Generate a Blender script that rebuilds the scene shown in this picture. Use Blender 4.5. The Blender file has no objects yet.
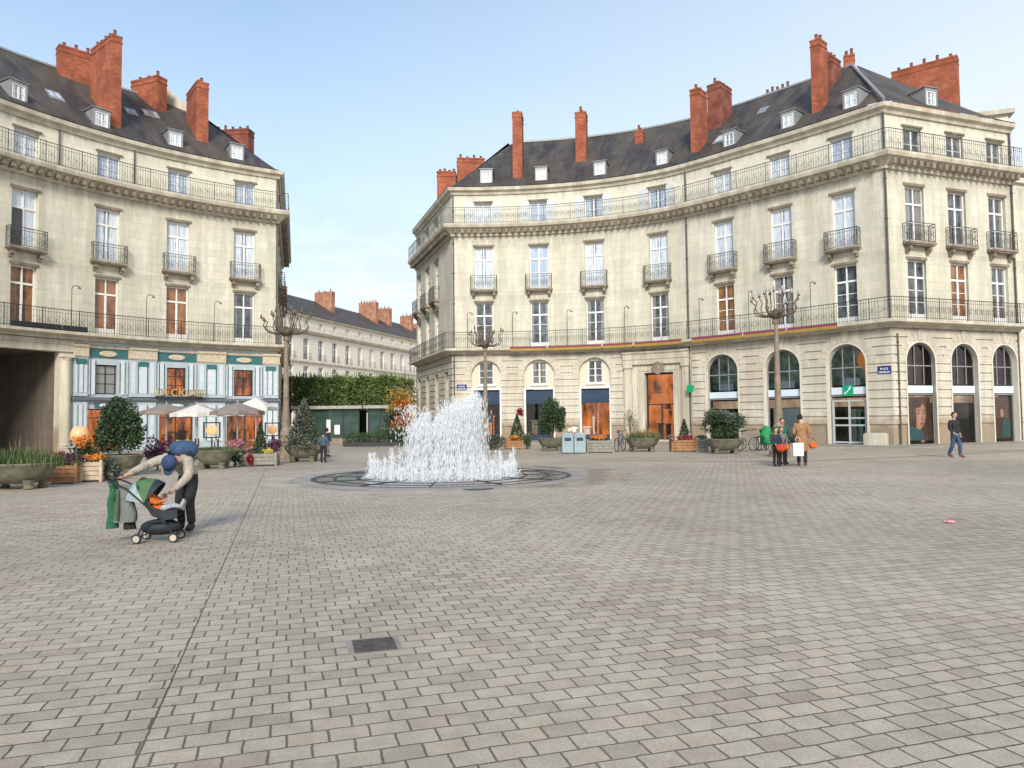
import bpy, bmesh, math, random
from mathutils import Vector, Matrix
random.seed(7)
C = bpy.data.scenes[0].collection if bpy.context.scene is None else bpy.context.scene.collection
SC = bpy.context.scene
R = math.radians
PI = math.pi

# ------------------------------------------------------------------ materials
def nodes(name):
    m = bpy.data.materials.new(name); m.use_nodes = True
    nt = m.node_tree; b = nt.nodes['Principled BSDF']
    return m, nt, b
def N(nt, typ, **kw):
    n = nt.nodes.new(typ)
    for k, v in kw.items():
        if k in n.inputs: n.inputs[k].default_value = v
        else: setattr(n, k, v)
    return n
def link(nt, a, b): nt.links.new(a, b)
def math_(nt, op, a, b=None, clamp=False):
    n = nt.nodes.new('ShaderNodeMath'); n.operation = op; n.use_clamp = clamp
    for i, v in enumerate((a, b)):
        if v is None: continue
        if isinstance(v, (int, float)): n.inputs[i].default_value = v
        else: nt.links.new(v, n.inputs[i])
    return n.outputs[0]
def mixc(nt, fac, a, b, mode='MIX'):
    n = nt.nodes.new('ShaderNodeMix'); n.data_type = 'RGBA'; n.blend_type = mode
    for sock, v in ((n.inputs[0], fac), (n.inputs[6], a), (n.inputs[7], b)):
        if isinstance(v, (int, float)): sock.default_value = v
        elif isinstance(v, tuple): sock.default_value = (*v[:3], 1)
        else: nt.links.new(v, sock)
    return n.outputs[2]
def ramp(nt, f, stops):
    n = nt.nodes.new('ShaderNodeValToRGB'); e = n.color_ramp.elements
    while len(e) < len(stops): e.new(.5)
    for q, (p, c) in zip(e, stops):
        q.position = p; q.color = (*c, 1) if isinstance(c, tuple) else (c, c, c, 1)
    nt.links.new(f, n.inputs[0]); return n.outputs[0]
def coords(nt, kind='Object'): return nt.nodes.new('ShaderNodeTexCoord').outputs[kind]
def noise(nt, co, scale, detail=4, rough=.55, dist=0.):
    n = N(nt, 'ShaderNodeTexNoise'); n.inputs['Scale'].default_value = scale
    n.inputs['Detail'].default_value = detail; n.inputs['Roughness'].default_value = rough
    n.inputs['Distortion'].default_value = dist
    nt.links.new(co, n.inputs['Vector']); return n.outputs['Fac']
def scaled(nt, co, s, rot=(0, 0, 0)):
    n = nt.nodes.new('ShaderNodeMapping'); n.inputs['Scale'].default_value = s
    n.inputs['Rotation'].default_value = rot
    nt.links.new(co, n.inputs[0]); return n.outputs[0]
def bump(nt, b, h, strength=.3, dist=.02):
    n = nt.nodes.new('ShaderNodeBump'); n.inputs['Strength'].default_value = strength
    n.inputs['Distance'].default_value = dist
    nt.links.new(h, n.inputs['Height']); nt.links.new(n.outputs[0], b.inputs['Normal'])
def simple(name, col, rough=.6, metal=0., var=.25, scale=6., emit=None, es=1., spec=None):
    """a plain surface with mottled colour"""
    m, nt, b = nodes(name)
    co = coords(nt); f = noise(nt, co, scale, 5)
    f2 = ramp(nt, f, [(.3, 1 - var), (.7, 1 + var * .6)])
    link(nt, mixc(nt, 1., col, f2, 'MULTIPLY'), b.inputs['Base Color'])
    b.inputs['Roughness'].default_value = rough; b.inputs['Metallic'].default_value = metal
    if spec is not None: b.inputs['Specular IOR Level'].default_value = spec
    if emit:
        b.inputs['Emission Color'].default_value = (*emit, 1); b.inputs['Emission Strength'].default_value = es
    return m

def stone_mat(name, base, dark, warm, blocks=True, bw=1.1, bh=.47, streak=.5):
    m, nt, b = nodes(name)
    uv = coords(nt, 'UV'); co = coords(nt)
    n1 = noise(nt, co, .35, 6, .6); n2 = noise(nt, co, 3.0, 6, .7)
    st = noise(nt, scaled(nt, co, (1.6, 1.6, .18)), 1., 5, .65)
    c = mixc(nt, ramp(nt, n1, [(.35, 0.), (.68, 1.)]), base, warm)
    c = mixc(nt, ramp(nt, st, [(.42, streak), (.62, 0.)]), c, dark)
    c = mixc(nt, ramp(nt, n2, [(.25, .55), (.55, 0.)]), c, tuple(x * .78 for x in base))
    if blocks:
        br = N(nt, 'ShaderNodeTexBrick'); br.offset = .5
        br.inputs['Scale'].default_value = 1.; br.inputs['Brick Width'].default_value = bw
        br.inputs['Row Height'].default_value = bh; br.inputs['Mortar Size'].default_value = .012
        br.inputs['Mortar Smooth'].default_value = .3
        br.inputs['Color1'].default_value = (1.05, 1.03, 1., 1); br.inputs['Color2'].default_value = (.93, .935, .93, 1)
        br.inputs['Mortar'].default_value = (.84, .82, .79, 1); br.inputs['Bias'].default_value = -.1
        link(nt, uv, br.inputs['Vector'])
        c = mixc(nt, 1., c, br.outputs['Color'], 'MULTIPLY')
        bump(nt, b, math_(nt, 'SUBTRACT', n2, math_(nt, 'MULTIPLY', br.outputs['Fac'], 1.5)), .35, .03)
    else:
        bump(nt, b, n2, .3, .03)
    # streaky darker bands below the projecting ledges, fading downwards
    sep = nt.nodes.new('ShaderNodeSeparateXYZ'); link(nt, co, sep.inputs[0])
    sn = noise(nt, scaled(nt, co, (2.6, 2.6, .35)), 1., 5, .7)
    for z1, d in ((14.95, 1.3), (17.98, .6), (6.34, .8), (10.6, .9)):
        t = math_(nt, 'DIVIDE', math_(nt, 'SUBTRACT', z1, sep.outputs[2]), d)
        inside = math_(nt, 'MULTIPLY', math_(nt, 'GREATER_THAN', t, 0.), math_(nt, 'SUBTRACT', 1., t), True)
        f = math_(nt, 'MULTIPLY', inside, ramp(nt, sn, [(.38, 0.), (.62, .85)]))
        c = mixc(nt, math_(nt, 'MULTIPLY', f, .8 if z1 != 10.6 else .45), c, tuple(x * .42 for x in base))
    link(nt, c, b.inputs['Base Color']); b.inputs['Roughness'].default_value = .85
    return m

def base_stain(m_name, base, dark, warm):
    """ground floor stone with a worn, browner plinth"""
    m = stone_mat(m_name, base, dark, warm, True, .95, .47, .45)
    nt = m.node_tree; b = nt.nodes['Principled BSDF']
    src = b.inputs['Base Color'].links[0].from_socket
    sep = nt.nodes.new('ShaderNodeSeparateXYZ'); link(nt, coords(nt), sep.inputs[0])
    nz = noise(nt, coords(nt), 1.3, 5, .65)
    h = math_(nt, 'SUBTRACT', sep.outputs[2], math_(nt, 'MULTIPLY', nz, 1.6))
    f = ramp(nt, math_(nt, 'MULTIPLY', h, .5, True), [(.1, .8), (.45, 0.)])
    link(nt, mixc(nt, f, src, (.25, .18, .11)), b.inputs['Base Color'])
    return m

M = {}
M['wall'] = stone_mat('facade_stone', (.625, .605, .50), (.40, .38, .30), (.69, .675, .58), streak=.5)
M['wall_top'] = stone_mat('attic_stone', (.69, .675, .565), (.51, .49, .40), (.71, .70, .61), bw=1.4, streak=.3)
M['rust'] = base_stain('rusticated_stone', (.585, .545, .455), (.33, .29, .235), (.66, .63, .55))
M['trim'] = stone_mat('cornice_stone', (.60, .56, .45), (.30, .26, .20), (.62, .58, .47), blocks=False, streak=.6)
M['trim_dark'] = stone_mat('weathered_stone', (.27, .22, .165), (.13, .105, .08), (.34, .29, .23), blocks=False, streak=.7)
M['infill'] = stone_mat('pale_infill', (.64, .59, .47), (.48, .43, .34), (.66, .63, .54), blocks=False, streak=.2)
M['white'] = simple('white_painted_wood', (.78, .78, .76), .5, var=.08)
M['iron'] = simple('black_iron', (.035, .036, .04), .5, .3, var=.3)
M['iron_grey'] = simple('weathered_iron', (.08, .08, .078), .6, .2, var=.3)
M['shutter'] = simple('pale_shutter', (.62, .66, .68), .6, var=.12)
M['pipe'] = simple('zinc_pipe', (.10, .09, .085), .55, .2, var=.3)
M['zinc'] = simple('zinc_flashing', (.30, .31, .32), .5, .2, var=.2)
M['navy'] = simple('navy_canvas', (.022, .045, .085), .8, var=.2)
M['skin'] = simple('skin', (.50, .29, .20), .55, var=.08, scale=20)

def slate():
    m, nt, b = nodes('slate_roof'); uv = coords(nt, 'UV'); co = coords(nt)
    br = N(nt, 'ShaderNodeTexBrick'); br.offset = .5
    for k, v in (('Scale', 1.), ('Brick Width', .34), ('Row Height', .2), ('Mortar Size', .012), ('Bias', 0.)):
        br.inputs[k].default_value = v
    br.inputs['Color1'].default_value = (.028, .025, .028, 1); br.inputs['Color2'].default_value = (.048, .042, .043, 1)
    br.inputs['Mortar'].default_value = (.018, .016, .018, 1)
    link(nt, uv, br.inputs['Vector'])
    n1 = noise(nt, scaled(nt, uv, (.55, .16, 1)), 1.3, 6, .6)
    n2 = noise(nt, co, .5, 5, .6)
    c = mixc(nt, ramp(nt, n1, [(.40, 0.), (.58, .8)]), br.outputs['Color'], (.092, .074, .054))
    n3 = noise(nt, scaled(nt, uv, (1.6, .35, 1)), 1.6, 6, .7)
    c = mixc(nt, ramp(nt, n3, [(.5, 0.), (.68, .6)]), c, (.12, .115, .112))
    c = mixc(nt, ramp(nt, n2, [(.5, 0.), (.7, .6)]), c, (.018, .017, .021))
    link(nt, c, b.inputs['Base Color']); b.inputs['Roughness'].default_value = .62
    bump(nt, b, br.outputs['Fac'], .6, -.02)
    return m
M['slate'] = slate()

def brick(name, c1, c2):
    m, nt, b = nodes(name); uv = coords(nt, 'UV'); co = coords(nt)
    br = N(nt, 'ShaderNodeTexBrick'); br.offset = .5
    for k, v in (('Scale', 1.), ('Brick Width', .24), ('Row Height', .085), ('Mortar Size', .008), ('Bias', 0.)):
        br.inputs[k].default_value = v
    br.inputs['Color1'].default_value = (*c1, 1); br.inputs['Color2'].default_value = (*c2, 1)
    br.inputs['Mortar'].default_value = (.30, .17, .11, 1); link(nt, uv, br.inputs['Vector'])
    n = noise(nt, co, 1.1, 6, .65)
    c = mixc(nt, ramp(nt, n, [(.42, .75), (.6, 0.)]), br.outputs['Color'], tuple(x * .42 for x in c1))
    link(nt, c, b.inputs['Base Color']); b.inputs['Roughness'].default_value = .9
    bump(nt, b, br.outputs['Fac'], .5, -.01)
    return m
M['brick'] = brick('chimney_brick', (.50, .135, .062), (.31, .075, .038))
M['brick_dark'] = brick('sooty_brick', (.30, .085, .055), (.22, .06, .045))
M['brick_pale'] = brick('far_brick', (.56, .28, .17), (.47, .22, .14))
M['pot'] = simple('chimney_pot_clay', (.20, .07, .045), .8)

def pane_mat(name, col, col2, scale=(5, 5, .6), rough=.08, emit=0., coat=.5, drape=None, gap=None):
    m, nt, b = nodes(name); co0 = coords(nt); oi = N(nt, 'ShaderNodeObjectInfo')
    va = nt.nodes.new('ShaderNodeVectorMath'); va.operation = 'ADD'; link(nt, co0, va.inputs[0]); link(nt, oi.outputs['Location'], va.inputs[1]); co = va.outputs[0]
    n = noise(nt, scaled(nt, co, scale), 1.6, 4, .6)
    c = mixc(nt, ramp(nt, n, [(.35, 0.), (.65, 1.)]), col, col2)
    rnd = oi.outputs['Random']; sep = nt.nodes.new('ShaderNodeSeparateXYZ'); link(nt, co0, sep.inputs[0]); ax = math_(nt, 'ABSOLUTE', sep.outputs[0])
    wn = N(nt, 'ShaderNodeTexWhiteNoise'); wn.noise_dimensions = '1D'; link(nt, rnd, wn.inputs['W'])
    if drape:   # side curtains drawn to a different width in each room
        edge = math_(nt, 'ADD', math_(nt, 'ADD', .16, math_(nt, 'MULTIPLY', rnd, .62)), math_(nt, 'MULTIPLY', math_(nt, 'SUBTRACT', noise(nt, co, 1.5, 2), .5), .22))
        folds = noise(nt, scaled(nt, co, (16, 16, .5)), 1., 2)
        c = mixc(nt, math_(nt, 'MULTIPLY', math_(nt, 'GREATER_THAN', ax, edge), .85), c, mixc(nt, folds, tuple(x * .45 for x in drape), drape))
        low = math_(nt, 'MULTIPLY', math_(nt, 'LESS_THAN', sep.outputs[2], math_(nt, 'MULTIPLY', wn.outputs[0], 1.1)), .5); c = mixc(nt, low, c, tuple(x * .3 for x in drape))
    if gap:     # curtains parted on a dark room
        edge = math_(nt, 'ADD', math_(nt, 'SUBTRACT', math_(nt, 'MULTIPLY', rnd, .34), .10), math_(nt, 'MULTIPLY', math_(nt, 'SUBTRACT', noise(nt, co, 1.2, 2), .5), .2))
        c = mixc(nt, math_(nt, 'MULTIPLY', math_(nt, 'LESS_THAN', ax, edge), .8), c, gap)
    link(nt, c, b.inputs['Base Color']); b.inputs['Roughness'].default_value = rough
    b.inputs['Specular IOR Level'].default_value = .6
    b.inputs['Coat Weight'].default_value = coat; b.inputs['Coat Roughness'].default_value = .02
    n2 = noise(nt, co, .9, 2); bump(nt, b, n2, .35, .06)
    if emit:
        link(nt, c, b.inputs['Emission Color']); b.inputs['Emission Strength'].default_value = emit
    return m
M['pane_pale'] = pane_mat('sky_tinted_curtain_glass', (.40, .47, .56), (.68, .73, .78), (9, 9, .8), gap=(.10, .13, .17))  # curtain tone with the pale sky reflection painted into it
M['pane_blue'] = pane_mat('blue_sky_tinted_curtain_glass', (.28, .36, .50), (.50, .58, .70), (9, 9, .8), gap=(.06, .08, .12))  # bluer curtain tone, sky reflection painted in as well
M['pane_dark'] = pane_mat('dark_glass', (.025, .032, .04), (.12, .14, .16), (1.5, 1.5, 1.2), drape=(.34, .35, .34))  # grey-blue blotches paint in the reflected sky; side curtains on top
M['pane_brown'] = pane_mat('brown_blind_glass', (.15, .06, .022), (.34, .17, .075), (1.2, 1.2, .7), gap=(.05, .025, .012))
M['pane_warm'] = pane_mat('lit_window_glass', (.35, .10, .02), (.95, .42, .10), (3, 3, 2.), emit=.5)
M['pane_open'] = pane_mat('half_open_glass', (.012, .013, .016), (.03, .03, .035), (1, 1, 1))

def glass():
    m = bpy.data.materials.new('shop_glass'); m.use_nodes = True; nt = m.node_tree; nt.nodes.clear()
    o = N(nt, 'ShaderNodeOutputMaterial'); t = N(nt, 'ShaderNodeBsdfTransparent'); g = N(nt, 'ShaderNodeBsdfGlossy')
    t.inputs[0].default_value = (.88, .92, .92, 1); g.inputs['Roughness'].default_value = .03
    f = N(nt, 'ShaderNodeFresnel', IOR=1.5); x = N(nt, 'ShaderNodeMixShader')
    link(nt, math_(nt, 'MULTIPLY', f.outputs[0], 1.6, True), x.inputs[0]); link(nt, t.outputs[0], x.inputs[1])
    link(nt, g.outputs[0], x.inputs[2]); link(nt, x.outputs[0], o.inputs[0])
    return m
M['glass'] = glass()

# ------------------------------------------------------------------ mesh builder
class MB:
    def __init__(s): s.v = []; s.f = []; s.uv = []
    def quad(s, p, uv=None):
        i = len(s.v); s.v += [tuple(q) for q in p]; s.f.append(tuple(range(i, i + len(p))))
        s.uv += uv if uv else [(q[0] + q[1], q[2]) for q in p]
    def box(s, x0, x1, y0, y1, z0, z1, T=None):
        c = [(x, y, z) for z in (z0, z1) for y in (y0, y1) for x in (x0, x1)]
        if T: c = [T(*q) for q in c]
        lx, ly, lz = x1 - x0, y1 - y0, z1 - z0
        for f, (a, b, u0, v0) in (((0, 1, 5, 4), (lx, lz, x0, z0)), ((3, 2, 6, 7), (lx, lz, x0, z0)), ((2, 0, 4, 6), (ly, lz, y0, z0)),
                  ((1, 3, 7, 5), (ly, lz, y0, z0)), ((4, 5, 7, 6), (lx, ly, x0, y0)), ((2, 3, 1, 0), (lx, ly, x0, y0))):
            s.quad([c[i] for i in f], [(u0, v0), (u0 + a, v0), (u0 + a, v0 + b), (u0, v0 + b)])
    def bar(s, a, b, r, r2=None, n=4, flat=None):
        a = Vector(a); b = Vector(b); d = b - a
        if d.length < 1e-6: return
        d.normalize(); r2 = r if r2 is None else r2
        u = d.cross(Vector((0, 0, 1)) if abs(d.z) < .9 else Vector((1, 0, 0))).normalized(); w = d.cross(u)
        A = []; B = []
        for k in range(n):
            t = 2 * PI * (k + .5) / n; e = u * math.cos(t) + w * math.sin(t)
            A.append(a + e * r); B.append(b + e * r2)
        for k in range(n):
            j = (k + 1) % n; s.quad([A[k], B[k], B[j], A[j]])
        s.quad(A); s.quad(B[::-1])
    def tube(s, pts, r, n=6):
        """pts polyline, r scalar or list"""
        rs = r if isinstance(r, (list, tuple)) else [r] * len(pts)
        for a, b, p, q in zip(pts, pts[1:], rs, rs[1:]): s.bar(a, b, p, q, n)
    def lathe(s, prof, n=16, c=(0, 0, 0), sx=1., sy=1., cap=True, mod=None):
        rings = []
        for r, z in prof:
            ring = []
            for k in range(n):
                t = 2 * PI * k / n; rr = r * (mod(t, z) if mod else 1)
                ring.append((c[0] + rr * sx * math.cos(t), c[1] + rr * sy * math.sin(t), c[2] + z))
            rings.append(ring)
        for A, B in zip(rings, rings[1:]):
            for k in range(n):
                j = (k + 1) % n; s.quad([A[k], A[j], B[j], B[k]])
        if cap: s.quad(rings[0][::-1]); s.quad(rings[-1])
    def ball(s, c, r, n=10, m=6, sx=1, sy=1, sz=1):
        s.lathe([(r * math.sin(PI * k / m) + 1e-4, -r * sz * math.cos(PI * k / m)) for k in range(m + 1)], n, c, sx, sy, cap=False)
    def mesh(s, name, mat, smooth=False):
        me = bpy.data.meshes.new(name); me.from_pydata(s.v, [], s.f)
        uvl = me.uv_layers.new(name='UVMap'); flat = [c for p in s.uv for c in p]
        uvl.data.foreach_set('uv', flat); me.materials.append(M[mat] if isinstance(mat, str) else mat)
        if smooth:
            bm = bmesh.new(); bm.from_mesh(me); bmesh.ops.remove_doubles(bm, verts=bm.verts, dist=1e-4)
            for f in bm.faces: f.smooth = True
            bm.to_mesh(me); bm.free()
        return me
    def build(s, name, mat, parent=None, loc=None, rz=0, smooth=False, **kw):
        if not s.v: return None
        return put(name, s.mesh(name, mat, smooth), parent, loc, rz, **kw)
def put(name, me, parent=None, loc=None, rz=0, **kw):
    o = bpy.data.objects.new(name, me); C.objects.link(o)
    if parent is not None: o.parent = parent
    if loc is not None: o.location = loc
    o.rotation_euler = (0, 0, rz)
    for k, v in kw.items(): o[k] = v
    return o
def thing(name, label, cat, loc=(0, 0, 0), rz=0, group=None, scale=None):
    o = bpy.data.objects.new(name, None); C.objects.link(o); o.empty_display_size = .3
    o.location = loc; o.rotation_euler = (0, 0, rz); o['label'] = label; o['category'] = cat
    if group: o['group'] = group
    if scale: o.scale = scale if isinstance(scale, tuple) else (scale,) * 3
    return o
def dup(root, loc, rz=0, label=None, group=None, scale=None):
    def cp(o, par):
        c = o.copy(); C.objects.link(c)
        if par is not None: c.parent = par
        for ch in list(o.children): cp(ch, c)
        return c
    r = cp(root, None); r.location = loc; r.rotation_euler = (0, 0, rz)
    if label: r['label'] = label
    if group: r['group'] = group
    if scale: r.scale = scale if isinstance(scale, tuple) else (scale,) * 3
    return r

def islands(mb):
    """split a builder into its separate solids"""
    par = {}
    def find(a):
        while par[a] != a: par[a] = par[par[a]]; a = par[a]
        return a
    key = lambda v: (round(v[0], 3), round(v[1], 3), round(v[2], 3))
    for f in mb.f:
        ks = [key(mb.v[i]) for i in f]
        for k in ks: par.setdefault(k, k)
        for k in ks[1:]: par[find(k)] = find(ks[0])
    out = {}; c = 0
    for f in mb.f:
        g = out.setdefault(find(key(mb.v[f[0]])), MB()); g.quad([mb.v[i] for i in f], mb.uv[f[0]:f[0] + len(f)])
    return list(out.values())
# ------------------------------------------------------------------ facade paths (plan curves, left to right seen from the square)
class Path:
    def __init__(s, pts, s0=0.):
        s.P = pts; n = len(pts); s.S = [s0]
        for a, b in zip(pts, pts[1:]): s.S.append(s.S[-1] + math.dist(a, b))
        s.L = s.S[-1]; s.N = []
        for a, b in zip(pts, pts[1:]):
            l = math.dist(a, b); s.N.append(((b[1] - a[1]) / l, -(b[0] - a[0]) / l))
        s.M = []
        for i in range(n):
            a = s.N[max(i - 1, 0)]; b = s.N[min(i, n - 2)]
            mx, my = a[0] + b[0], a[1] + b[1]; l = math.hypot(mx, my); mx /= l; my /= l
            c = mx * a[0] + my * a[1]; s.M.append((mx / c, my / c))
    def idx(s, t):
        lo = 0
        for i in range(len(s.P) - 1):
            if t >= s.S[i] - 1e-9: lo = i
        return lo
    def pos(s, t, o=0., z=None):
        i = s.idx(t); f = (t - s.S[i]) / (s.S[i + 1] - s.S[i])
        a = [p + o * m for p, m in zip(s.P[i], s.M[i])]; b = [p + o * m for p, m in zip(s.P[i + 1], s.M[i + 1])]
        q = (a[0] + (b[0] - a[0]) * f, a[1] + (b[1] - a[1]) * f)
        return q if z is None else (q[0], q[1], z)
    def ang(s, t):
        n = s.N[s.idx(t)]; return math.atan2(n[0], -n[1])
    def cuts(s, a, b, step=None, extra=()):
        c = {round(a, 4), round(b, 4)} | {round(x, 4) for x in s.S if a < x < b} | {round(x, 4) for x in extra if a < x < b}
        return sorted(c)

def arch_top(op, s):
    sa, sb, za, zs = op[:4]
    if len(op) < 5: return zs
    h = op[4]; c = (sa + sb) / 2; r = (sb - sa) / 2
    return zs + h * math.sqrt(max(0, 1 - ((s - c) / r) ** 2))
def intervals(ops, a, b, z0, z1):
    """filled z intervals [(loA,loB,hiA,hiB)] on the strip a..b"""
    m = (a + b) / 2; cur = [(z0, z0)]; res = []
    for op in sorted([o for o in ops if o[0] < m < o[1]], key=lambda o: o[2]):
        lo = cur[0]; ta, tb = arch_top(op, a), arch_top(op, b)
        A = (min(max(op[2], z0), z1),) * 2
        if A[0] > max(lo) + 1e-6: res.append((lo[0], lo[1], A[0], A[1]))
        cur = [(min(max(ta, z0), z1), min(max(tb, z0), z1))]
    lo = cur[0]
    if min(lo) < z1 - 1e-6: res.append((lo[0], lo[1], z1, z1))
    return res
def strip_cuts(P, s0, s1, ops):
    ex = []
    for op in ops:
        ex += [op[0], op[1]]
        if len(op) > 4:
            c = (op[0] + op[1]) / 2; r = (op[1] - op[0]) / 2
            ex += [c - r * math.cos(PI * k / 14) for k in range(1, 14)]
    return P.cuts(s0, s1, extra=ex)
def wall(mb, P, s0, s1, z0, z1, ops, o=0., rev=.3):
    cs = strip_cuts(P, s0, s1, ops)
    for a, b in zip(cs, cs[1:]):
        for la, lb, ha, hb in intervals(ops, a, b, z0, z1):
            mb.quad([P.pos(a, o, la), P.pos(b, o, lb), P.pos(b, o, hb), P.pos(a, o, ha)], [(a, la), (b, lb), (b, hb), (a, ha)])
    for op in ops:
        if op[1] <= s0 or op[0] >= s1 or op[3] <= z0 or op[2] >= z1: continue
        sa, sb = op[:2]; za = max(op[2], z0); zt = op[3]
        for s_, fl in ((sa, 0), (sb, 1)):
            q = [P.pos(s_, o, za), P.pos(s_, o, zt), P.pos(s_, o - rev, zt), P.pos(s_, o - rev, za)]
            mb.quad(q if fl else q[::-1], [(0, za), (0, zt), (rev, zt), (rev, za)] if fl else [(rev, za), (rev, zt), (0, zt), (0, za)])
        cc = [c for c in cs if sa - 1e-6 <= c <= sb + 1e-6]
        for a, b in zip(cc, cc[1:]):
            ta, tb = arch_top(op, a), arch_top(op, b)
            mb.quad([P.pos(a, o, ta), P.pos(b, o, tb), P.pos(b, o - rev, tb), P.pos(a, o - rev, ta)], [(a, 0), (b, 0), (b, rev), (a, rev)])
            if za > z0 + .01: mb.quad([P.pos(a, o - rev, za), P.pos(b, o - rev, za), P.pos(b, o, za), P.pos(a, o, za)], [(a, 0), (b, 0), (b, rev), (a, rev)])
def courses(mb, P, s0, s1, z0, z1, ops, pitch=.47, gap=.085, o=.075):
    cs = strip_cuts(P, s0, s1, ops); z = z0
    while z < z1 - .1:
        zt = min(z + pitch - gap, z1)
        for a, b in zip(cs, cs[1:]):
            for la, lb, ha, hb in intervals(ops, a, b, z, zt):
                la, lb = max(la, z), max(lb, z)
                if max(ha - la, hb - lb) < .01: continue
                A = [P.pos(a, 0, la), P.pos(a, o, la), P.pos(a, o, ha), P.pos(a, 0, ha)]
                B = [P.pos(b, 0, lb), P.pos(b, o, lb), P.pos(b, o, hb), P.pos(b, 0, hb)]
                mb.quad([A[1], B[1], B[2], A[2]], [(a, la), (b, lb), (b, hb), (a, ha)])
                mb.quad([A[2], B[2], B[3], A[3]], [(a, ha)] * 2 + [(b, hb)] * 2); mb.quad([A[0], B[0], B[1], A[1]], [(a, la)] * 2 + [(b, lb)] * 2)
                mb.quad(A, [(a, la)] * 4); mb.quad(B[::-1], [(b, lb)] * 4)
        z += pitch
def sweep(mb, P, s0, s1, prof, caps=True):
    """closed profile [(o,z)...] swept along the path"""
    cs = P.cuts(s0, s1); n = len(prof)
    for a, b in zip(cs, cs[1:]):
        for k in range(n):
            (o1, z1), (o2, z2) = prof[k], prof[(k + 1) % n]; l = math.hypot(o2 - o1, z2 - z1)
            mb.quad([P.pos(a, o1, z1), P.pos(b, o1, z1), P.pos(b, o2, z2), P.pos(a, o2, z2)], [(a, 0), (b, 0), (b, l), (a, l)])
    if caps:
        for s_, q in ((s0, prof), (s1, prof[::-1])): mb.quad([P.pos(s_, o, z) for o, z in q], [(o, z) for o, z in q])
def frame_at(P, s, o=0., z=0.):
    p = P.pos(s, o); return (p[0], p[1], z), P.ang(s)
VEIL = [(.0, .95), (.22, .68), (.42, .36), (.6, .16)]
CLOUD_HI = (7.1, 7.6, 8.0); CLOUD_LO = (9.0, 7.3, 6.7); CLOUD_DARK = (6.2, 6.3, 6.7); SKY_TINT = (1.25, 1.68, 1.8)
SKY_STR = .10; SUN_STR = 2.9; SUN_ANG = 16; EXPO = .42
# ------------------------------------------------------------------ windows and railings
def child(name, mb_or_me, mat, B, loc=None, rz=0, smooth=False, world=True, **kw):
    """part of a building whose meshes are in world coordinates"""
    me = mb_or_me if isinstance(mb_or_me, bpy.types.Mesh) else mb_or_me.mesh(name, mat, smooth)
    o = put(name, me, B, loc, rz, **kw)
    if world: o.matrix_parent_inverse = Matrix.Translation(-B.location)
    return o
def child_each(name, mb, mat, B):
    for m in islands(mb): child(name, m, mat, B)
TW = {}
def win_template(key, w, h, transom=.74, rows=3, cols=2, arch=0., fr=.075, sill=.0):
    f = MB(); t = .06
    f.box(-w/2, -w/2 + fr, 0, t, 0, h); f.box(w/2 - fr, w/2, 0, t, 0, h)
    f.box(-w/2 + fr, w/2 - fr, 0, t, h - fr, h); f.box(-w/2 + fr, w/2 - fr, 0, t, 0, fr + sill)
    zt = h * transom if transom else h - fr
    if transom: f.box(-w/2 + fr, w/2 - fr, -.015, t - .003, zt - .06, zt + .05)
    iw = w - 2 * fr
    for k in range(1, cols):
        x = -iw/2 + iw * k / cols
        f.box(x - .055, x + .055, -.01, t - .006, fr, zt - .06)
        if transom: f.box(x - .035, x + .035, -.01, t - .006, zt + .05, h - fr)
    for k in range(1, rows):
        z = fr + sill + (zt - .06 - fr - sill) * k / rows
        f.box(-w/2 + fr, w/2 - fr, .012, t - .012, z - .018, z + .018)
    p = MB(); p.quad([(-w/2 + .02, .045, .02), (w/2 - .02, .045, .02), (w/2 - .02, .045, h - .02), (-w/2 + .02, .045, h - .02)])
    TW[key] = (f.mesh('window', 'white'), {}, p)
def pane_mesh(key, mat):
    d = TW[key][1]
    if mat not in d: d[mat] = TW[key][2].mesh('pane', mat)
    return d[mat]
def add_window(B, P, s, z, key, mat, o=-.2, label=None):
    loc, a = frame_at(P, s, o, z)
    w = child('window', TW[key][0], None, B, loc, a)
    if label: w['label'] = label
    put('pane', pane_mesh(key, mat), w, (0, 0, 0)); return w
win_template('attic', 1.3, 1.65, None, 2)
win_template('tall', 1.36, 3.1, .70, 2, sill=.12)
win_template('first', 1.32, 3.3, .72, 3, sill=.30)
win_template('firstplain', 1.32, 3.3, .72, 1, sill=.30)
win_template('arched', 1.06, 1.62, None, 3)
win_template('dorm', .86, 1.0, None, 2, fr=.09)
win_template('side', 1.1, 3.0, .72, 3)
win_template('far', 1.25, 3.0, .66, 2)
win_template('farlow', 1.25, 2.3, .66, 2)
win_template('farattic', .9, .9, None, 1)

# small stone balconies on consoles
bs = MB(); bs.box(-.98, .98, -.48, -.0, 0, .13); bs.box(-.92, .92, -.42, 0, -.07, -.002)
for x in (-.74, .74): bs.box(x - .09, x + .09, -.36, 0, -.30, -.072); bs.box(x - .09, x + .09, -.18, 0, -.44, -.302)
BALC = bs.mesh('balcony', 'trim_dark')
rl = MB()
def rail_panel(mb, a, b, h, z=0., n=None):
    a = Vector(a); b = Vector(b); L = (b - a).length; n = n or max(2, int(L / .13))
    up = Vector((0, 0, 1))
    mb.bar(a + up * h, b + up * h, .022); mb.bar(a + up * .07, b + up * .07, .016); mb.bar(a + up * (h - .17), b + up * (h - .17), .015)
    for k in range(n + 1):
        p = a.lerp(b, k / n); mb.bar(p + up * (.0 if k in (0, n) else .07), p + up * h, .02 if k in (0, n) else .0095)
    m_ = max(1, n // 3)
    for k in range(m_):
        p = a.lerp(b, k / m_); q = a.lerp(b, (k + 1) / m_)
        mb.bar(p + up * .32, q + up * .62, .008); mb.bar(p + up * .62, q + up * .32, .008)
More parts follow.
